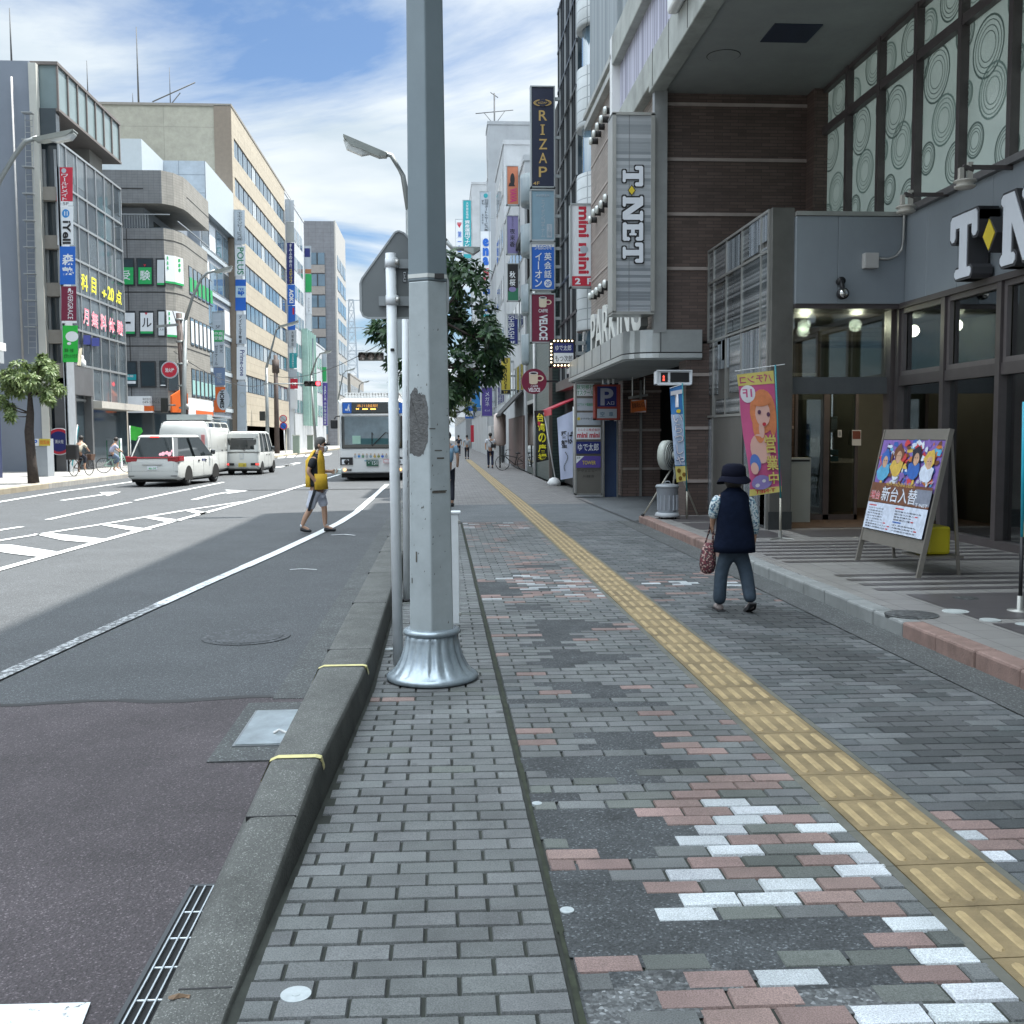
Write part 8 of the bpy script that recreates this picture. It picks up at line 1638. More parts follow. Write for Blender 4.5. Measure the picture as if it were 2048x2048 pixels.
# ================================================================== people
def skinmesh(V, E, sub=2):
    """V: name -> (x,y,z,r) or (x,y,z,rx,ry); E: pairs; the first vertex is the root"""
    names = list(V); idx = {n: i for i, n in enumerate(names)}
    me = bpy.data.meshes.new('s'); me.from_pydata([V[n][:3] for n in names], [(idx[a], idx[b]) for a, b in E], [])
    o = bpy.data.objects.new('s', me); TS.collection.objects.link(o)
    sk = o.modifiers.new('skin', 'SKIN'); sk.use_smooth_shade = True; sk.branch_smoothing = .6
    if not me.skin_vertices: 
        bm = bmesh.new(); bm.from_mesh(me); bm.verts.layers.skin.verify(); bm.to_mesh(me); bm.free()
    for i, n in enumerate(names):
        v = V[n]; me.skin_vertices[0].data[i].radius = (v[3], v[4] if len(v) > 4 else v[3]); me.skin_vertices[0].data[i].use_root = (i == 0)
    sb = o.modifiers.new('sub', 'SUBSURF'); sb.levels = sub; sb.render_levels = sub
    TS.collection.objects.unlink(o); m2 = evalmesh(o); m2.polygons.foreach_set('use_smooth', [True]*len(m2.polygons)); return m2
def skin(name, V, E, m, parent, sub=2):
    me = skinmesh(V, E, sub); me.name = name; me.materials.append(m); o = bpy.data.objects.new(name, me); sc.collection.objects.link(o); o.parent = parent; return o
M_skin = mat('skin', (.42,.25,.17), .55, var=.08, vs=10); M_hair = mat('hair_dark', (.02,.017,.015), .6); M_hairg = mat('hair_grey', (.09,.085,.08), .7, var=.4, vs=30)
def fingers(V, E, hand, d, side, s=1.0, r=.009, spread=Vector((0,1,0)), curl=Vector((0,0,0))):
    """five bent fingers rooted in the palm vertex 'hand'"""
    p = Vector(V[hand][:3]); d = Vector(d).normalized(); sp_ = spread.normalized()
    for i, (o_, ln) in enumerate(((-.030,.062),(-.011,.074),(.009,.078),(.028,.068))):
        a = p+sp_*o_*s+d*.035*s; b = a+(d*ln*.55+curl*.012)*s; c = b+(d*ln*.45+curl*.035)*s
        for n, q_ in (('a',a),('b',b),('c',c)): V[f'{hand}{i}{n}'] = (*q_, r*s*(1 if n == 'a' else .85))
        E += [(hand,f'{hand}{i}a'),(f'{hand}{i}a',f'{hand}{i}b'),(f'{hand}{i}b',f'{hand}{i}c')]
    a = p-sp_*.035*s+curl*.012; b = a+(d*.04-sp_*.012)*s
    V[hand+'ta'] = (*a, r*s*1.1); V[hand+'tb'] = (*b, r*s*.9); E += [(hand,hand+'ta'),(hand+'ta',hand+'tb')]
def ball(name, c, r, m, parent, n=16, noise=0, seed=1):
    mb = MB(); mb.use(m, True); rg = random.Random(seed); rings = []
    for i in range(n//2+1):
        t_ = PI*i/(n//2); ring = []
        for k in range(n):
            a = 2*PI*k/n; f_ = 1+noise*rg.uniform(-1,1); ring.append((c[0]+r[0]*math.sin(t_)*math.cos(a)*f_, c[1]+r[1]*math.sin(t_)*math.sin(a)*f_, c[2]+r[2]*math.cos(t_)*f_))
        rings.append(ring)
    mb.loft(rings, cap=False); return obj(name, mb, None, parent, local=True)
# --- woman walking away, local frame: +y ahead, +x right
def Wp(x, y): return (x-470)/1250, (1832-y)/1250
W_ = thing('person','person in a dark bucket hat, navy vest and jeans walking away beside the tactile paving','person',(2.62,9.2,0),None,0)
M_navy = mat('vest_navy', (.006,.010,.024), .95, var=.4, vs=5, bump=1.0, bs=14, spec=.1); M_jean = mat('jeans', (.035,.055,.08), .85, var=.4, vs=6, bump=1.0, bs=16); M_hat = mat('hat_navy', (.008,.009,.018), .95, var=.2, spec=.1)
def patternmat(name, cols, sc_):
    m = mat(name, cols[0], .8, var=.1); t_ = m.node_tree; b = t_.nodes['Principled BSDF']; tc = t_.nodes.new('ShaderNodeTexCoord'); v = t_.nodes.new('ShaderNodeTexVoronoi'); v.inputs['Scale'].default_value = sc_; t_.links.new(tc.outputs['Object'], v.inputs[0])
    s_ = t_.nodes.new('ShaderNodeSeparateColor'); t_.links.new(v.outputs['Color'], s_.inputs[0]); r = t_.nodes.new('ShaderNodeValToRGB'); r.color_ramp.interpolation = 'CONSTANT'; e = r.color_ramp.elements
    e[0].color = (*cols[0],1); e[1].color = (*cols[1],1); e[1].position = .4
    for i, c in enumerate(cols[2:]): x = e.new(.4+.6*(i+1)/(len(cols)-1)); x.color = (*c,1)
    t_.links.new(s_.outputs[0], r.inputs[0]); t_.links.new(r.outputs[0], b.inputs['Base Color']); return m
M_flor = patternmat('floral_sleeve', [(.50,.55,.55),(.18,.30,.36),(.55,.6,.62),(.05,.10,.16)], 70); M_bag = patternmat('bag_pattern', [(.13,.03,.04),(.03,.015,.02),(.36,.25,.22),(.05,.03,.035)], 85)
x, z = Wp(470,1080)
V = dict(pel=(0,0,.66,.07),wa=(0,0,.80,.09),ch=(0,0,.98,.105),ne=(0,.01,1.11,.04),he=(0,.02,1.20,.07,.075),het=(0,.025,1.27,.06),
 sl=(-.13,0,1.04,.036),el=(-.175,.03,.88,.033),hl=(-.17,.10,.76,.026), sr=(.13,0,1.03,.036),er=(.20,.01,.80,.033),hr=(.205,.05,.64,.025),
 kl=(-.10,.03,.37,.040),al=(-.105,.05,.07,.034),kr=(.115,.0,.37,.040),ar=(.135,-.10,.10,.034))
E = [('pel','wa'),('wa','ch'),('ch','ne'),('ne','he'),('he','het'),('ch','sl'),('sl','el'),('el','hl'),('ch','sr'),('sr','er'),('er','hr'),('pel','kl'),('kl','al'),('pel','kr'),('kr','ar')]
fingers(V,E,'hl',(0,.5,-.8),-1,.85,.0085,Vector((.3,1,0)),Vector((1,0,0))); fingers(V,E,'hr',(0,.25,-1),1,.85,.0085,Vector((0,1,.2)),Vector((-1,0,0)))
skin('body', V, E, M_skin, W_)
# vest: long A-shaped shell, open under the arms
def shell(name, secs, m, parent, n=28, thick=False, nz=.006, sd_=3):
    mb = MB(); mb.use(m, True); rg = random.Random(sd_); rings = []
    for (cx_, cy_, z_, rx, ry) in secs: rings.append([(cx_+rx*abs(math.cos(a))**.85*math.copysign(1,math.cos(a))*(1+.012*math.sin(a*7+z_*20)), cy_+ry*abs(math.sin(a))**.85*math.copysign(1,math.sin(a))*(1+.02*math.sin(a*9+z_*13)), z_) for a in [2*PI*k/n for k in range(n)]])
    mb.loft(rings); return obj(name, mb, None, parent, local=True)
shell('vest', [(.01,0,.545,.185,.15),(.01,0,.60,.185,.148),(.01,0,.75,.165,.125),(.0,0,.88,.150,.118),(-.005,0,.97,.143,.11),(-.005,0,1.03,.140,.10),(-.002,0,1.075,.115,.085),(0,.0,1.11,.07,.06),(0,.005,1.135,.05,.05)], M_navy, W_)
V = dict(a=(-.115,0,1.05,.062),b=(-.165,.0,.98,.058),c=(-.178,.02,.90,.052),d=(-.172,.05,.845,.05)); skin('sleeve', V, [('a','b'),('b','c'),('c','d')], M_flor, W_)
V = dict(a=(.115,0,1.04,.062),b=(.165,0,.95,.055),c=(.20,.01,.80,.046),d=(.207,.04,.69,.036)); skin('sleeve', V, [('a','b'),('b','c'),('c','d')], M_flor, W_)
V = dict(p=(0,0,.60,.13,.10),w=(0,0,.70,.11,.09),l0=(-.075,.01,.50,.086),kl=(-.10,.03,.36,.066),cl=(-.108,.045,.18,.062),al=(-.11,.055,.05,.07),r0=(.082,0,.50,.086),kr=(.118,.0,.36,.068),cr=(.132,-.05,.20,.062),ar=(.14,-.095,.085,.066))
skin('jeans', V, [('p','w'),('p','l0'),('l0','kl'),('kl','cl'),('cl','al'),('p','r0'),('r0','kr'),('kr','cr'),('cr','ar')], M_jean, W_)
M_shoe = mat('shoe_grey', (.25,.21,.20), .7, var=.2); M_sole = mat('sole_dark', (.02,.02,.022), .8)
V = dict(a=(-.105,.02,.035,.036,.036),b=(-.105,.10,.035,.04,.03),c=(-.105,.18,.028,.034,.024)); skin('shoe', V, [('a','b'),('b','c')], M_shoe, W_)
V = dict(a=(.14,-.115,.085,.036,.036),b=(.14,-.05,.045,.04,.03),c=(.14,.01,.030,.036,.024)); skin('shoe', V, [('a','b'),('b','c')], M_shoe, W_)
mb = MB(); mb.use(M_sole).prism([(.108,-.148,.105),(.172,-.148,.105),(.176,-.10,.045),(.176,.03,.006),(.104,.03,.006),(.104,-.10,.045)],(0,-.012,-.012)); obj('sole', mb, None, W_, local=True); mb = MB(); mb.use(M_sole).box(-.14,-.01,.0,-.07,.2,.014); obj('sole', mb, None, W_, local=True)
mb = MB(); mb.use(M_hat, True).lathe((0,.01,1.165),[(.0,.175),(.06,.172),(.098,.15),(.108,.11),(.112,.06),(.105,.055)],30); rings = []
for r_, h_, w_ in ((.105,.068,0),(.128,.045,.006),(.150,.012,.018),(.152,.005,.018),(.108,.052,0)): rings.append([(r_*math.cos(a)*1.0, .01+r_*.98*math.sin(a), 1.165+h_+w_*math.sin(2*a+.6)+w_*.7*math.cos(a)) for a in [2*PI*k/40 for k in range(40)]])
mb.loft(rings); obj('bucket_hat', mb, None, W_, local=True)
shell('hair', [(0,.01,1.125,.06,.06),(0,.01,1.17,.082,.082),(0,.015,1.21,.09,.088)], M_hair, W_)
bg_ = thing('shoulder_bag','red and black patterned cloth bag hanging from the forearm of the bucket-hat wearer','bag',(2.62-.205,9.28,.5))
mb = MB(); mb.use(M_bag, True); rings = []
for z_, rx, ry in ((.34,.03,.03),(.36,.060,.05),(.42,.075,.062),(.50,.072,.06),(.57,.058,.045),(.62,.035,.025)): rings.append([(2.62-.205+(.62-z_)*-.03+rx*math.cos(a)*(1+.05*math.sin(3*a)),9.28+ry*math.sin(a),z_) for a in [2*PI*k/22 for k in range(22)]])
mb.loft(rings); obj('bag_body', mb, None, bg_)
mb = MB(); mb.use(M_bag, True).tube([(2.38,9.28,.60),(2.425,9.29,.74),(2.44,9.3,.86),(2.46,9.29,.72),(2.45,9.28,.60)],.010,8); obj('strap', mb, None, bg_)
# --- man in a yellow vest crossing the road, facing +x in the world; local +y ahead
MN = thing('person','person in a yellow vest, white mask and white shorts crossing the road','person',(-2.13,18.15,RZ),None,-PI/2)
V = dict(pel=(0,-.01,.84,.115,.10),wa=(0,-.02,1.02,.125,.11),ch=(0,-.02,1.22,.125,.115),ne=(0,.05,1.37,.05),jw=(0,.10,1.43,.055,.06),he=(0,.105,1.50,.072,.085),het=(0,.09,1.575,.068,.08),
 sr=(.165,-.03,1.28,.05),er=(.22,-.12,1.05,.038),hr=(.19,.0,.90,.03), sl=(-.165,-.0,1.28,.05),el=(-.20,.07,1.05,.038),hl=(-.16,.25,1.05,.028),
 hpr=(.09,-.03,.74,.085),kr=(.09,-.10,.42,.052),cr=(.09,-.19,.28,.05),ar=(.09,-.255,.12,.034),fr=(.09,-.13,.04,.035),
 hpl=(-.09,.02,.74,.085),kl=(-.09,.11,.43,.052),cl=(-.09,.115,.29,.05),al=(-.09,.12,.10,.034),fl=(-.09,.26,.035,.035))
E = [('pel','wa'),('wa','ch'),('ch','ne'),('ne','jw'),('jw','he'),('he','het'),('ch','sr'),('sr','er'),('er','hr'),('ch','sl'),('sl','el'),('el','hl'),('pel','hpr'),('hpr','kr'),('kr','cr'),('cr','ar'),('ar','fr'),('pel','hpl'),('hpl','kl'),('kl','cl'),('cl','al'),('al','fl')]
fingers(V,E,'hl',(.2,1,.1),-1,.95,.0095,Vector((0,0,1)),Vector((1,0,0))); fingers(V,E,'hr',(-.3,.6,-.8),1,.95,.0095,Vector((0,1,1)),Vector((-1,0,0)))
skin('body', V, E, M_skin, MN)
M_tee = mat('tee_black', (.012,.015,.02), .85, var=.2); M_yv = mat('vest_yellow', (.66,.41,.03), .7, var=.2, vs=8); M_short = mat('shorts_white', (.50,.52,.60), .8, var=.12, vs=8)
shell('tee_shirt', [(0,-.01,.80,.165,.15),(0,-.01,.84,.168,.152),(0,-.02,.98,.155,.14),(0,-.02,1.12,.16,.145),(0,-.02,1.24,.165,.14),(0,-.01,1.31,.14,.11),(0,.01,1.36,.08,.075)], M_tee, MN)
for s in (1,-1):
    V = dict(a=(.13*s,-.02,1.29,.07),b=(.19*s,-.05 if s > 0 else .0,1.20,.068),c=(.215*s,-.09 if s > 0 else .04,1.11,.064)); skin('sleeve', V, [('a','b'),('b','c')], M_tee, MN)
mb = MB(); mb.use(M_yv, True)      # open sleeveless vest: back panel and two front panels
def panel(aa, bb, n, zs, R=1.08):
    rings = []
    for z_, rx, ry, cy_ in zs: rings.append([(rx*R*math.cos(a), cy_+ry*R*math.sin(a), z_) for a in [aa+(bb-aa)*k/n for k in range(n+1)]])
    mb.loft(rings, cap=False, closed=False)
zs = [(.79,.18,.17,-.01),(.95,.165,.155,-.02),(1.1,.168,.155,-.02),(1.24,.17,.15,-.02),(1.32,.15,.12,-.0),(1.39,.08,.085,.02),(1.42,.07,.075,.03)]
panel(PI*1.15, PI*1.85, 14, zs); panel(PI*.12, PI*.42, 8, zs[:1]+zs[1:]); panel(PI*.58, PI*.88, 8, zs)
panel(-PI*.02, PI*.42, 8, [(.75,.19,.185,0),(.9,.18,.175,0),(1.02,.172,.17,0)], 1.12)
o = obj('vest', mb, None, MN, local=True, fix=False); so_ = o.modifiers.new('thick','SOLIDIFY'); so_.thickness = .012
V = dict(p=(0,-.005,.80,.145,.135),r0=(.085,-.03,.68,.10),r1=(.09,-.09,.50,.088),r2=(.09,-.125,.40,.082),l0=(-.085,.03,.68,.10),l1=(-.09,.09,.52,.088),l2=(-.09,.11,.43,.080)); skin('shorts', V, [('p','r0'),('r0','r1'),('r1','r2'),('p','l0'),('l0','l1'),('l1','l2')], M_short, MN)
mb = MB(); mb.use(M_tee); pts_ = [(.155,.0,.80),(.192,-.03,.68),(.185,-.085,.52),(.178,-.12,.385)]
for a, b in zip(pts_[:-1],pts_[1:]): mb.poly([(a[0],a[1]-.025,a[2]),(a[0],a[1]+.025,a[2]),(b[0],b[1]+.025,b[2]),(b[0],b[1]-.025,b[2])])
o = obj('side_stripe', mb, None, MN, local=True, fix=False); so_ = o.modifiers.new('thick','SOLIDIFY'); so_.thickness = .01
for x_, pa, pf in ((.09,(-.26,.12),(-.12,.035)),(-.09,(.12,.11),(.28,.032))):
    V = dict(a=(x_,pa[0],pa[1]+.05,.040),b=(x_,pa[0]+.01,pa[1]-.03,.042)); skin('sock', V, [('a','b')], s_white, MN, 1)
    V = dict(a=(x_,pa[0]-.03,pa[1]-.065 if x_ < 0 else pa[1]-.04,.042),b=(x_,(pa[0]+pf[0])/2,pf[1]+.01,.045,.035),c=(x_,pf[0]+.03,pf[1],.036,.028)); skin('shoe', V, [('a','b'),('b','c')], mat('shoe_black',(.02,.022,.025),.6,var=.3,vs=30), MN)
shell('hair', [(0,.02,1.44,.05,.04),(0,.035,1.49,.078,.065),(0,.06,1.54,.084,.088),(0,.075,1.59,.082,.092),(0,.08,1.635,.058,.065),(0,.08,1.65,.02,.02)], M_hairg, MN)
mb = MB(); mb.use(s_white, True); rings = []
for z_, r_ in ((1.39,.035),(1.41,.058),(1.45,.070),(1.485,.062)): rings.append([(r_*math.sin(a)*1.0, .115+r_*1.25*math.cos(a), z_) for a in [-1.15+2.3*k/10 for k in range(11)]])
mb.loft(rings, cap=False, closed=False); mb.tube([(.06,.14,1.47),(.078,.06,1.50)],.004,5); o = obj('face_mask', mb, None, MN, local=True, fix=False); so_ = o.modifiers.new('thick','SOLIDIFY'); so_.thickness = .004
mb = MB(); mb.use(M_black, True); rings = []
for z_, r_ in ((1.498,.078),(1.535,.08)): rings.append([(r_*math.sin(a), .105+r_*1.2*math.cos(a), z_) for a in [-1.2+2.4*k/10 for k in range(11)]])
mb.loft(rings, cap=False, closed=False); mb.box(-.05,.19,1.505,.05,.235,1.53); obj('sunglasses', mb, None, MN, local=True, fix=False)
ball('ear', (.078,.06,1.495), (.012,.022,.032), M_skin, MN, 10); ball('ear', (-.078,.06,1.495), (.012,.022,.032), M_skin, MN, 10)
mb = MB(); mb.use(mat('phone_glint',(.6,.68,.66),.15,.3)).box(-.20,.30,1.0,-.12,.42,1.09); tag(obj('hand_case', mb, bevel=.01), None, None)
hc = sc.objects['hand_case']; hc.location = (-2.13+.0,18.15,RZ); hc.rotation_euler[2] = -PI/2; tag(hc, 'small pale shiny packet held in front of the person in the yellow vest', 'packet')
# --- generic walker
def walker(label, loc, rz, hgt, top, bottom, hair=M_hair, bag=False, group=None, step=.12):
    s = hgt/1.7; t = thing('person', label, 'person', loc, group, rz)
    def S_(V): return {k: tuple(c*s for c in v) for k, v in V.items()}
    V = dict(pel=(0,0,.92,.12,.10),wa=(0,0,1.1,.12,.1),ch=(0,0,1.3,.14,.11),ne=(0,.0,1.46,.05),he=(0,.02,1.56,.075,.09),het=(0,.01,1.63,.07,.08),sr=(.18,0,1.38,.05),er=(.23,-.03,1.12,.036),hr=(.22,.06,.88,.03),sl=(-.18,0,1.38,.05),el=(-.23,.03,1.12,.036),hl=(-.22,-.02,.88,.03),kr=(.09,.05,.5,.05),ar=(.09,-step,.1,.036),fr=(.09,-step+.14,.04,.034),kl=(-.09,.08,.5,.05),al=(-.09,step,.08,.036),fl=(-.09,step+.15,.035,.034))
    E = [('pel','wa'),('wa','ch'),('ch','ne'),('ne','he'),('he','het'),('ch','sr'),('sr','er'),('er','hr'),('ch','sl'),('sl','el'),('el','hl'),('pel','kr'),('kr','ar'),('ar','fr'),('pel','kl'),('kl','al'),('al','fl')]
    skin('body', S_(V), E, M_skin, t, 1)
    V = dict(w=(0,0,.95,.16,.12),m=(0,0,1.15,.16,.125),c=(0,0,1.34,.17,.125),n=(0,0,1.43,.08,.07),sr=(.17,0,1.37,.075),er=(.22,-.02,1.19,.065),sl=(-.17,0,1.37,.075),el=(-.22,.02,1.19,.065)); skin('shirt', S_(V), [('w','m'),('m','c'),('c','n'),('c','sr'),('sr','er'),('c','sl'),('sl','el')], top, t, 1)
    V = dict(p=(0,0,.93,.15,.12),r0=(.09,0,.8,.09),kr=(.09,.05,.5,.07),ar=(.09,-step*.95,.12,.06),l0=(-.09,0,.8,.09),kl=(-.09,.08,.5,.07),al=(-.09,step*.95,.12,.06)); skin('trousers', S_(V), [('p','r0'),('r0','kr'),('kr','ar'),('p','l0'),('l0','kl'),('kl','al')], bottom, t, 1)
    ball('hair', (0,-.01*s,1.61*s), (.09*s,.10*s,.10*s), hair, t, 12, .03)
    for x_, y_ in ((.09,-step+.06),(-.09,step+.06)): ball('shoe', (x_*s,y_*s,.045*s), (.05*s,.13*s,.045*s), M_sole, t, 10)
    if bag:
        mb = MB(); mb.use(M_black).bar((-.12*s,-.13*s,1.42*s),(.16*s,-.15*s,1.08*s),.03); mb.box(.02*s,-.24*s,.98*s,.26*s,-.13*s,1.16*s); obj('sling_bag', mb, None, t, local=True, bevel=.02)
    return t
M_tr = mat('trousers_dark', (.015,.018,.03), .85, var=.2)
c = G(q('R3',110,1640)); walker('person in a light blue shirt half hidden behind the big pole', (.16,23.8,0), 0, 1.70, mat('shirt_blue',(.22,.36,.50),.8,var=.15), M_tr)
walker('person in a white shirt with a black sling bag walking away far down the pavement', (2.45,51.5,0), 0, 1.74, mat('shirt_white',(.58,.60,.64),.8,var=.1), mat('trousers_navy',(.02,.028,.06),.85), bag=True)
for x_, Y_, lb_, tp_ in ((180,84,'dark clothed person walking far off by the vanishing point',M_tr),(260,72,'person in grey near the parked bicycles far down the pavement',mat('shirt_grey',(.35,.37,.4),.8))):
    c = AY(q('R3',x_,1100),Y_); walker(lb_, (c.x,Y_,0), 0, 1.66, tp_, M_tr)
# --- bicycles and riders
def bicycle(label, loc, rz, m, s=1, basket=False):
    t = thing('bicycle', label, 'bicycle', loc, None, rz); R_ = .33*s
    for y in (-.52*s,.52*s):
        mb = MB(); mb.use(M_tyre, True); n = 28; ring = []
        for i in range(n): a = 2*PI*i/n; ring.append([( .016*math.cos(b), y+(R_+.016*math.sin(b))*math.cos(a), R_+.02+(R_+.016*math.sin(b))*math.sin(a)) for b in [2*PI*k/6 for k in range(6)]])
        mb.loft(ring+[ring[0]], cap=False); w_ = obj('wheel', mb, None, t, local=True); mb = MB(); mb.use(M_rim)
        for i in range(10): a = 2*PI*i/10; mb.bar((0,y,R_+.02),(0,y+R_*math.cos(a),R_+.02+R_*math.sin(a)),.006)
        obj('spokes', mb, None, w_, local=True)
    z_ = R_+.02; mb = MB(); mb.use(m, True)
    for a, b in (((0,-.52*s,z_),(0,-.08*s,.28)),((0,-.08*s,.28),(0,-.2*s,.75*s)),((0,-.52*s,z_),(0,-.18*s,.62*s)),((0,-.08*s,.28),(0,.36*s,.62*s)),((0,-.17*s,.60*s),(0,.36*s,.70*s)),((0,.33*s,.85*s),(0,.52*s,z_))): mb.tube([a,b],.02,7)
    obj('frame', mb, None, t, local=True)
    mb = MB(); mb.use(M_black, True).tube([(-.26*s,.22*s,.93*s),(-.1*s,.33*s,.95*s),(0,.33*s,.9*s),(.1*s,.33*s,.95*s),(.26*s,.22*s,.93*s)],.013,6); obj('handlebar', mb, None, t, local=True)
    ball('saddle', (0,-.22*s,.80*s), (.08*s,.13*s,.04*s), M_black, t, 10)
    if basket:
        mb = MB(); mb.use(mat('basket_brown',(.12,.07,.05),.8,var=.4,vs=12)).loft([[(-.15,.45,.62),(.15,.45,.62),(.15,.68,.62),(-.15,.68,.62)],[(-.18,.42,.86),(.18,.42,.86),(.18,.72,.86),(-.18,.72,.86)]]); obj('basket', mb, None, t, local=True)
    return t
def rider(label, loc, rz, top, bottom, s=1, hat=None):
    t = thing('person', label, 'person', loc, None, rz)
    V = dict(pel=(0,-.22,.90,.12,.1),wa=(0,-.18,1.05,.12,.1),ch=(0,-.05,1.25,.13,.11),ne=(0,.03,1.38,.05),he=(0,.07,1.48,.075,.09),sr=(.17,-.02,1.28,.045),er=(.22,.10,1.08,.034),hr=(.22,.26,.97,.028),sl=(-.17,-.02,1.28,.045),el=(-.22,.10,1.08,.034),hl=(-.22,.26,.97,.028),kr=(.11,.14,.72,.05),ar=(.11,.02,.32,.036),fr=(.11,.14,.27,.034),kl=(-.11,.10,.62,.05),al=(-.11,-.06,.22,.036),fl=(-.11,.06,.17,.034))
    E = [('pel','wa'),('wa','ch'),('ch','ne'),('ne','he'),('ch','sr'),('sr','er'),('er','hr'),('ch','sl'),('sl','el'),('el','hl'),('pel','kr'),('kr','ar'),('ar','fr'),('pel','kl'),('kl','al'),('al','fl')]
    skin('body', V, E, M_skin, t, 1)
    V = dict(w=(0,-.2,.94,.16,.13),c=(0,-.06,1.22,.17,.13),n=(0,.0,1.34,.08,.07),sr=(.16,-.02,1.27,.07),er=(.21,.08,1.12,.058),sl=(-.16,-.02,1.27,.07),el=(-.21,.08,1.12,.058)); skin('shirt', V, [('w','c'),('c','n'),('c','sr'),('sr','er'),('c','sl'),('sl','el')], top, t, 1)
    V = dict(p=(0,-.22,.90,.14,.12),kr=(.11,.12,.73,.08),ar=(.11,.05,.5,.06),kl=(-.11,.08,.63,.08),al=(-.11,.0,.44,.06)); skin('trousers', V, [('p','kr'),('kr','ar'),('p','kl'),('kl','al')], bottom, t, 1)
    ball('hair', (0,.05,1.52), (.095,.105,.10), M_hair, t, 12, .03)
    return t
bicycle('dark bicycle with a child seat under the rider in the cream shirt', (-14.3,42.8,.09), -.25, M_brn, 1, True); rider('rider in a cream shirt on the dark bicycle on the left pavement', (-14.3,42.8,.09), -.25, mat('shirt_cream',(.50,.47,.38),.8,var=.1), M_tr)
mb = MB(); mb.use(M_black).box(-14.62,42.0,.75,-14.22,42.4,1.35); tag(obj('child_seat', mb, bevel=.05), 'black child seat on the carrier of the dark bicycle', 'child seat')
bicycle('pale mint bicycle under the rider in the lilac shirt', (-14.0,46.2,.09), -1.0, mat('bike_mint',(.32,.48,.40),.5), .95); rider('smaller rider in a lilac shirt on the pale bicycle', (-14.0,46.2,.02), -1.0, mat('shirt_lilac',(.40,.42,.56),.8), mat('trousers_blue',(.12,.17,.25),.8))
bicycle('dark bicycle parked against the shop with the black awning', (3.3,47.5,0), 1.2, M_black, 1)
# green flag by the left shopfront, teal banner
for (k, pts, Y, m, lb_) in (('L4',[(1435,835),(1560,860),(1575,900),(1500,1000),(1435,990)],52,mat('flag_green',(.05,.45,.05),.7,var=.3,vs=2),'bright green flag blowing in front of the orange fronted shop'),('L4',[(855,825),(870,860),(835,1080),(800,1290),(790,1260)],46,s_teal,'furled teal and white banner by the grey doorway')):
    c = AY(q(k,*pts[0]),Y); t = thing('shop_flag', lb_, 'flag', (c.x,Y,.09)); mb = MB(); P_ = [AY(q(k,*p),Y) for p in pts]; mb.prism(P_, (0,.02,0)); obj('flag_cloth', mb, m, t)
    a = AY(q(k,pts[-1][0]-2,pts[0][1]),Y); mb = MB(); mb.use(M_white,True).tube([(a.x,Y,.09),(a.x if Y > 50 else c.x,Y,a.z)],.025,6); obj('pole', mb, None, t)
a = AY(q('L4',1250,975),56); b = AY(q('L4',1330,1120),56); mb = MB(); mb.use(s_white).box(a.x,56,.09,b.x,56.3,a.z); mb.use(s_pg).box(a.x+.3,55.98,.3,b.x,56,a.z-.1); tag(obj('standing_sign', mb), 'white and green standing sign near the lilac rider', 'sign')
# ================================================================== trees
def leafmat(name, c1, c2):
    m = bpy.data.materials.new(name); m.use_nodes = True; t = m.node_tree; b = t.nodes['Principled BSDF']; tc = t.nodes.new('ShaderNodeTexCoord'); n = t.nodes.new('ShaderNodeTexNoise'); n.inputs['Scale'].default_value = 7; n.inputs['Detail'].default_value = 2; t.links.new(tc.outputs['Object'], n.inputs[0])
    r = t.nodes.new('ShaderNodeValToRGB'); r.color_ramp.elements[0].position = .35; r.color_ramp.elements[1].position = .68; r.color_ramp.elements[0].color = (*c1,1); r.color_ramp.elements[1].color = (*c2,1); t.links.new(n.outputs[0], r.inputs[0]); t.links.new(r.outputs[0], b.inputs['Base Color']); b.inputs['Roughness'].default_value = .42
    tl = t.nodes.new('ShaderNodeBsdfTranslucent'); t.links.new(r.outputs[0], tl.inputs[0]); mx = t.nodes.new('ShaderNodeMixShader'); mx.inputs[0].default_value = .25; o = t.nodes['Material Output']; t.links.new(b.outputs[0], mx.inputs[1]); t.links.new(tl.outputs[0], mx.inputs[2]); t.links.new(mx.outputs[0], o.inputs[0]); return m
def whorl(mb, p, d, L_, w_, rg, n=8):
    d = d.normalized(); a = d.orthogonal().normalized(); b = d.cross(a)
    for i in range(n):
        th = 2*PI*i/n+rg.uniform(-.3,.3); o_ = (a*math.cos(th)+b*math.sin(th)); e = (o_*rg.uniform(.6,1)+d*rg.uniform(.1,.6)).normalized(); l = L_*rg.uniform(.7,1.15); side = e.cross(d).normalized()*w_*rg.uniform(.8,1.1)
        q0 = p; q1 = p+e*l*.55; q2 = p+e*l+Vector((0,0,-l*.2)); up = Vector((0,0,.012))
        mb.add([q0,q1+side,q2,q1-side,q1+up], [(0,1,4),(1,2,4),(2,3,4),(3,0,4)])
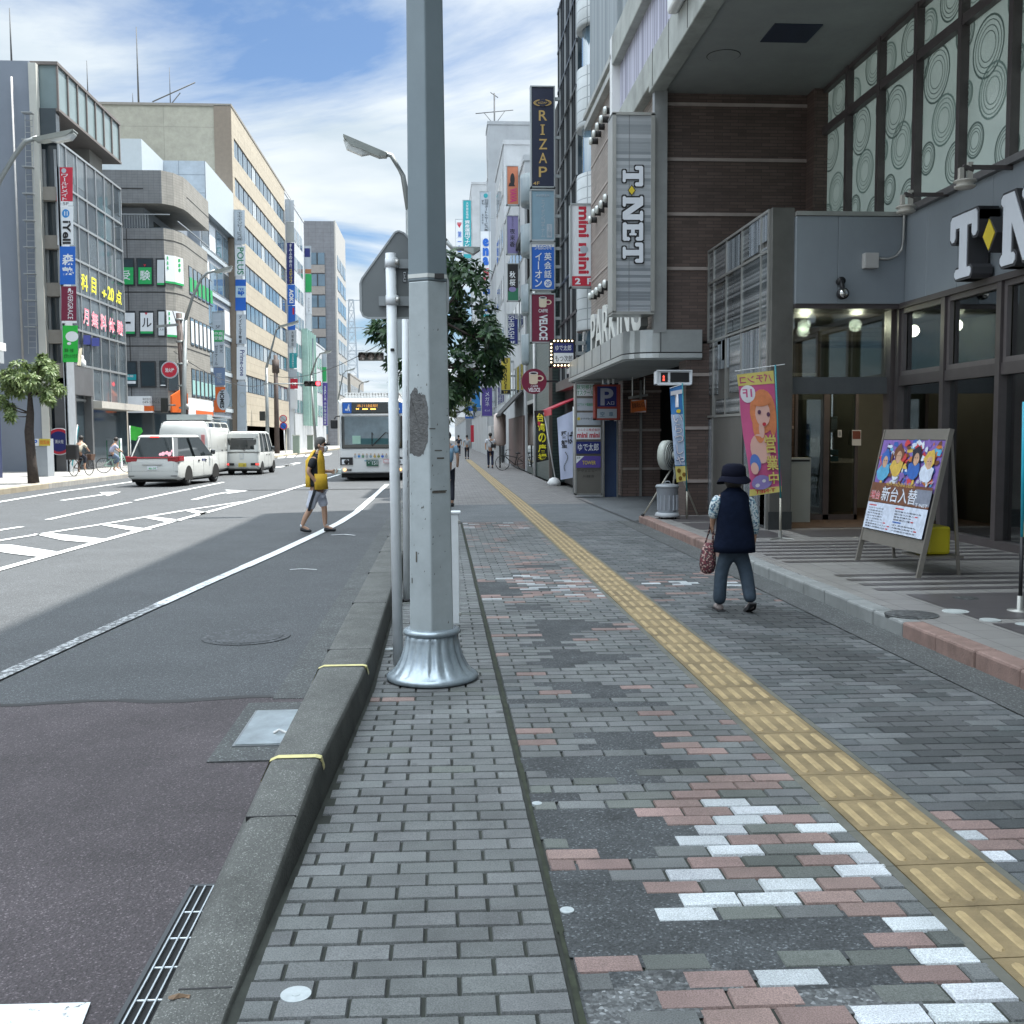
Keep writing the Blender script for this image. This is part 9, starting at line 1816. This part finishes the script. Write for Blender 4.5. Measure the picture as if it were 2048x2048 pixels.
def tree(label, base, trunk, blobs, Y, leafm, barkm, L_=.17, w_=.028, dens=1.0, group=None, seed=4, k='P', name='street_tree'):
    rg = random.Random(seed); t = thing(name, label, 'tree', tuple(base), group)
    P_ = [Vector(base)]+[Vector(p) for p in trunk[0]]; mb = MB(); mb.use(barkm, True).tube(P_, trunk[1], 9)
    top = P_[-1]; cr = MB(); cr.use(leafm)
    for (x, y, r) in blobs:
        c = AY(q(k,x,y),Y); R_ = r/2090*Y*(CROP[k][2] and 1)/ (CROP[k][2] if k != 'P' else 1); st = min(P_[1:], key=lambda p: (p-c).length); mid = st.lerp(c,.5)+Vector((rg.uniform(-.1,.1),rg.uniform(-.2,.2),-.05)); cc = Vector((c.x,Y+rg.uniform(-.5,.5),c.z)); mb.tube([st,mid,cc],[.035,.02,.01],6)
        for _ in range(int(dens*(8+R_*R_*95))):
            v = Vector((rg.gauss(0,1),rg.gauss(0,1),rg.gauss(0,1))).normalized()*R_*rg.uniform(.45,1)**.6; v.y *= 1.1; p = cc+v; whorl(cr, p, (v.normalized()+Vector((0,0,.5))), L_, w_, rg)
            if rg.random() < .25: mb.tube([cc.lerp(p,.2),p],.006,4)
    obj('trunk', mb, None, t); o = obj('crown', cr, None, t, fix=False); return t
M_bark = mat('bark_dark', (.045,.035,.03), .9, var=.4, vs=9, bump=1, bs=30); M_lf = leafmat('leaf_dark', (.012,.038,.022), (.055,.12,.035)); M_lf2 = leafmat('leaf_light', (.05,.085,.025), (.17,.22,.09))
tree('dark broad-leaved street tree half hidden behind the big pole', (-.28,18,0), ([(-.26,18,1.8),(-.2,18,2.8),(-.05,18,3.6)],[.08,.065,.05,.03]),
     [(905,535,32),(938,560,36),(885,590,50),(945,625,45),(905,660,55),(975,680,38),(1002,690,20),(955,720,48),(900,740,48),(940,765,30),(980,735,26),(850,640,60),(812,665,50),(775,650,26),(755,668,12),(800,710,35),(835,740,45),(890,790,22),(870,530,30)], 18, M_lf, M_bark, .19, .034, 1.5)
tree('lighter green tree lower down beyond the dark one', (.0,27,0), ([(.0,27,1.4),(.1,27,2.2)],[.06,.05,.03]), [(905,800,22),(925,790,18),(895,825,18),(940,815,10),(880,850,15)], 27, M_lf2, M_bark, .16, .03, 1.2, seed=9)
c = G(q('L4',370,1462),.12)
tree('pruned street tree with a leaning dark trunk on the left kerb', (c.x,c.y,.1), ([AY(q('L4',350,1250),c.y),AY(q('L4',320,900),c.y),AY(q('L4',335,700),c.y),AY(q('L4',330,420),c.y)],[.19,.16,.15,.12,.05]),
     [(430,110,55),(200,200,90),(340,230,90),(500,180,70),(100,300,90),(60,420,80),(200,330,80),(560,280,70),(480,450,80),(590,430,60),(400,350,80),(230,450,60),(40,560,55),(180,740,30),(520,540,45),(120,640,35),(590,560,25)], c.y, leafmat('leaf_bright', (.07,.12,.035), (.24,.31,.12)), M_bark, .21, .034, 2.1, k='L4', seed=5)
bpy.data.scenes.remove(TS)
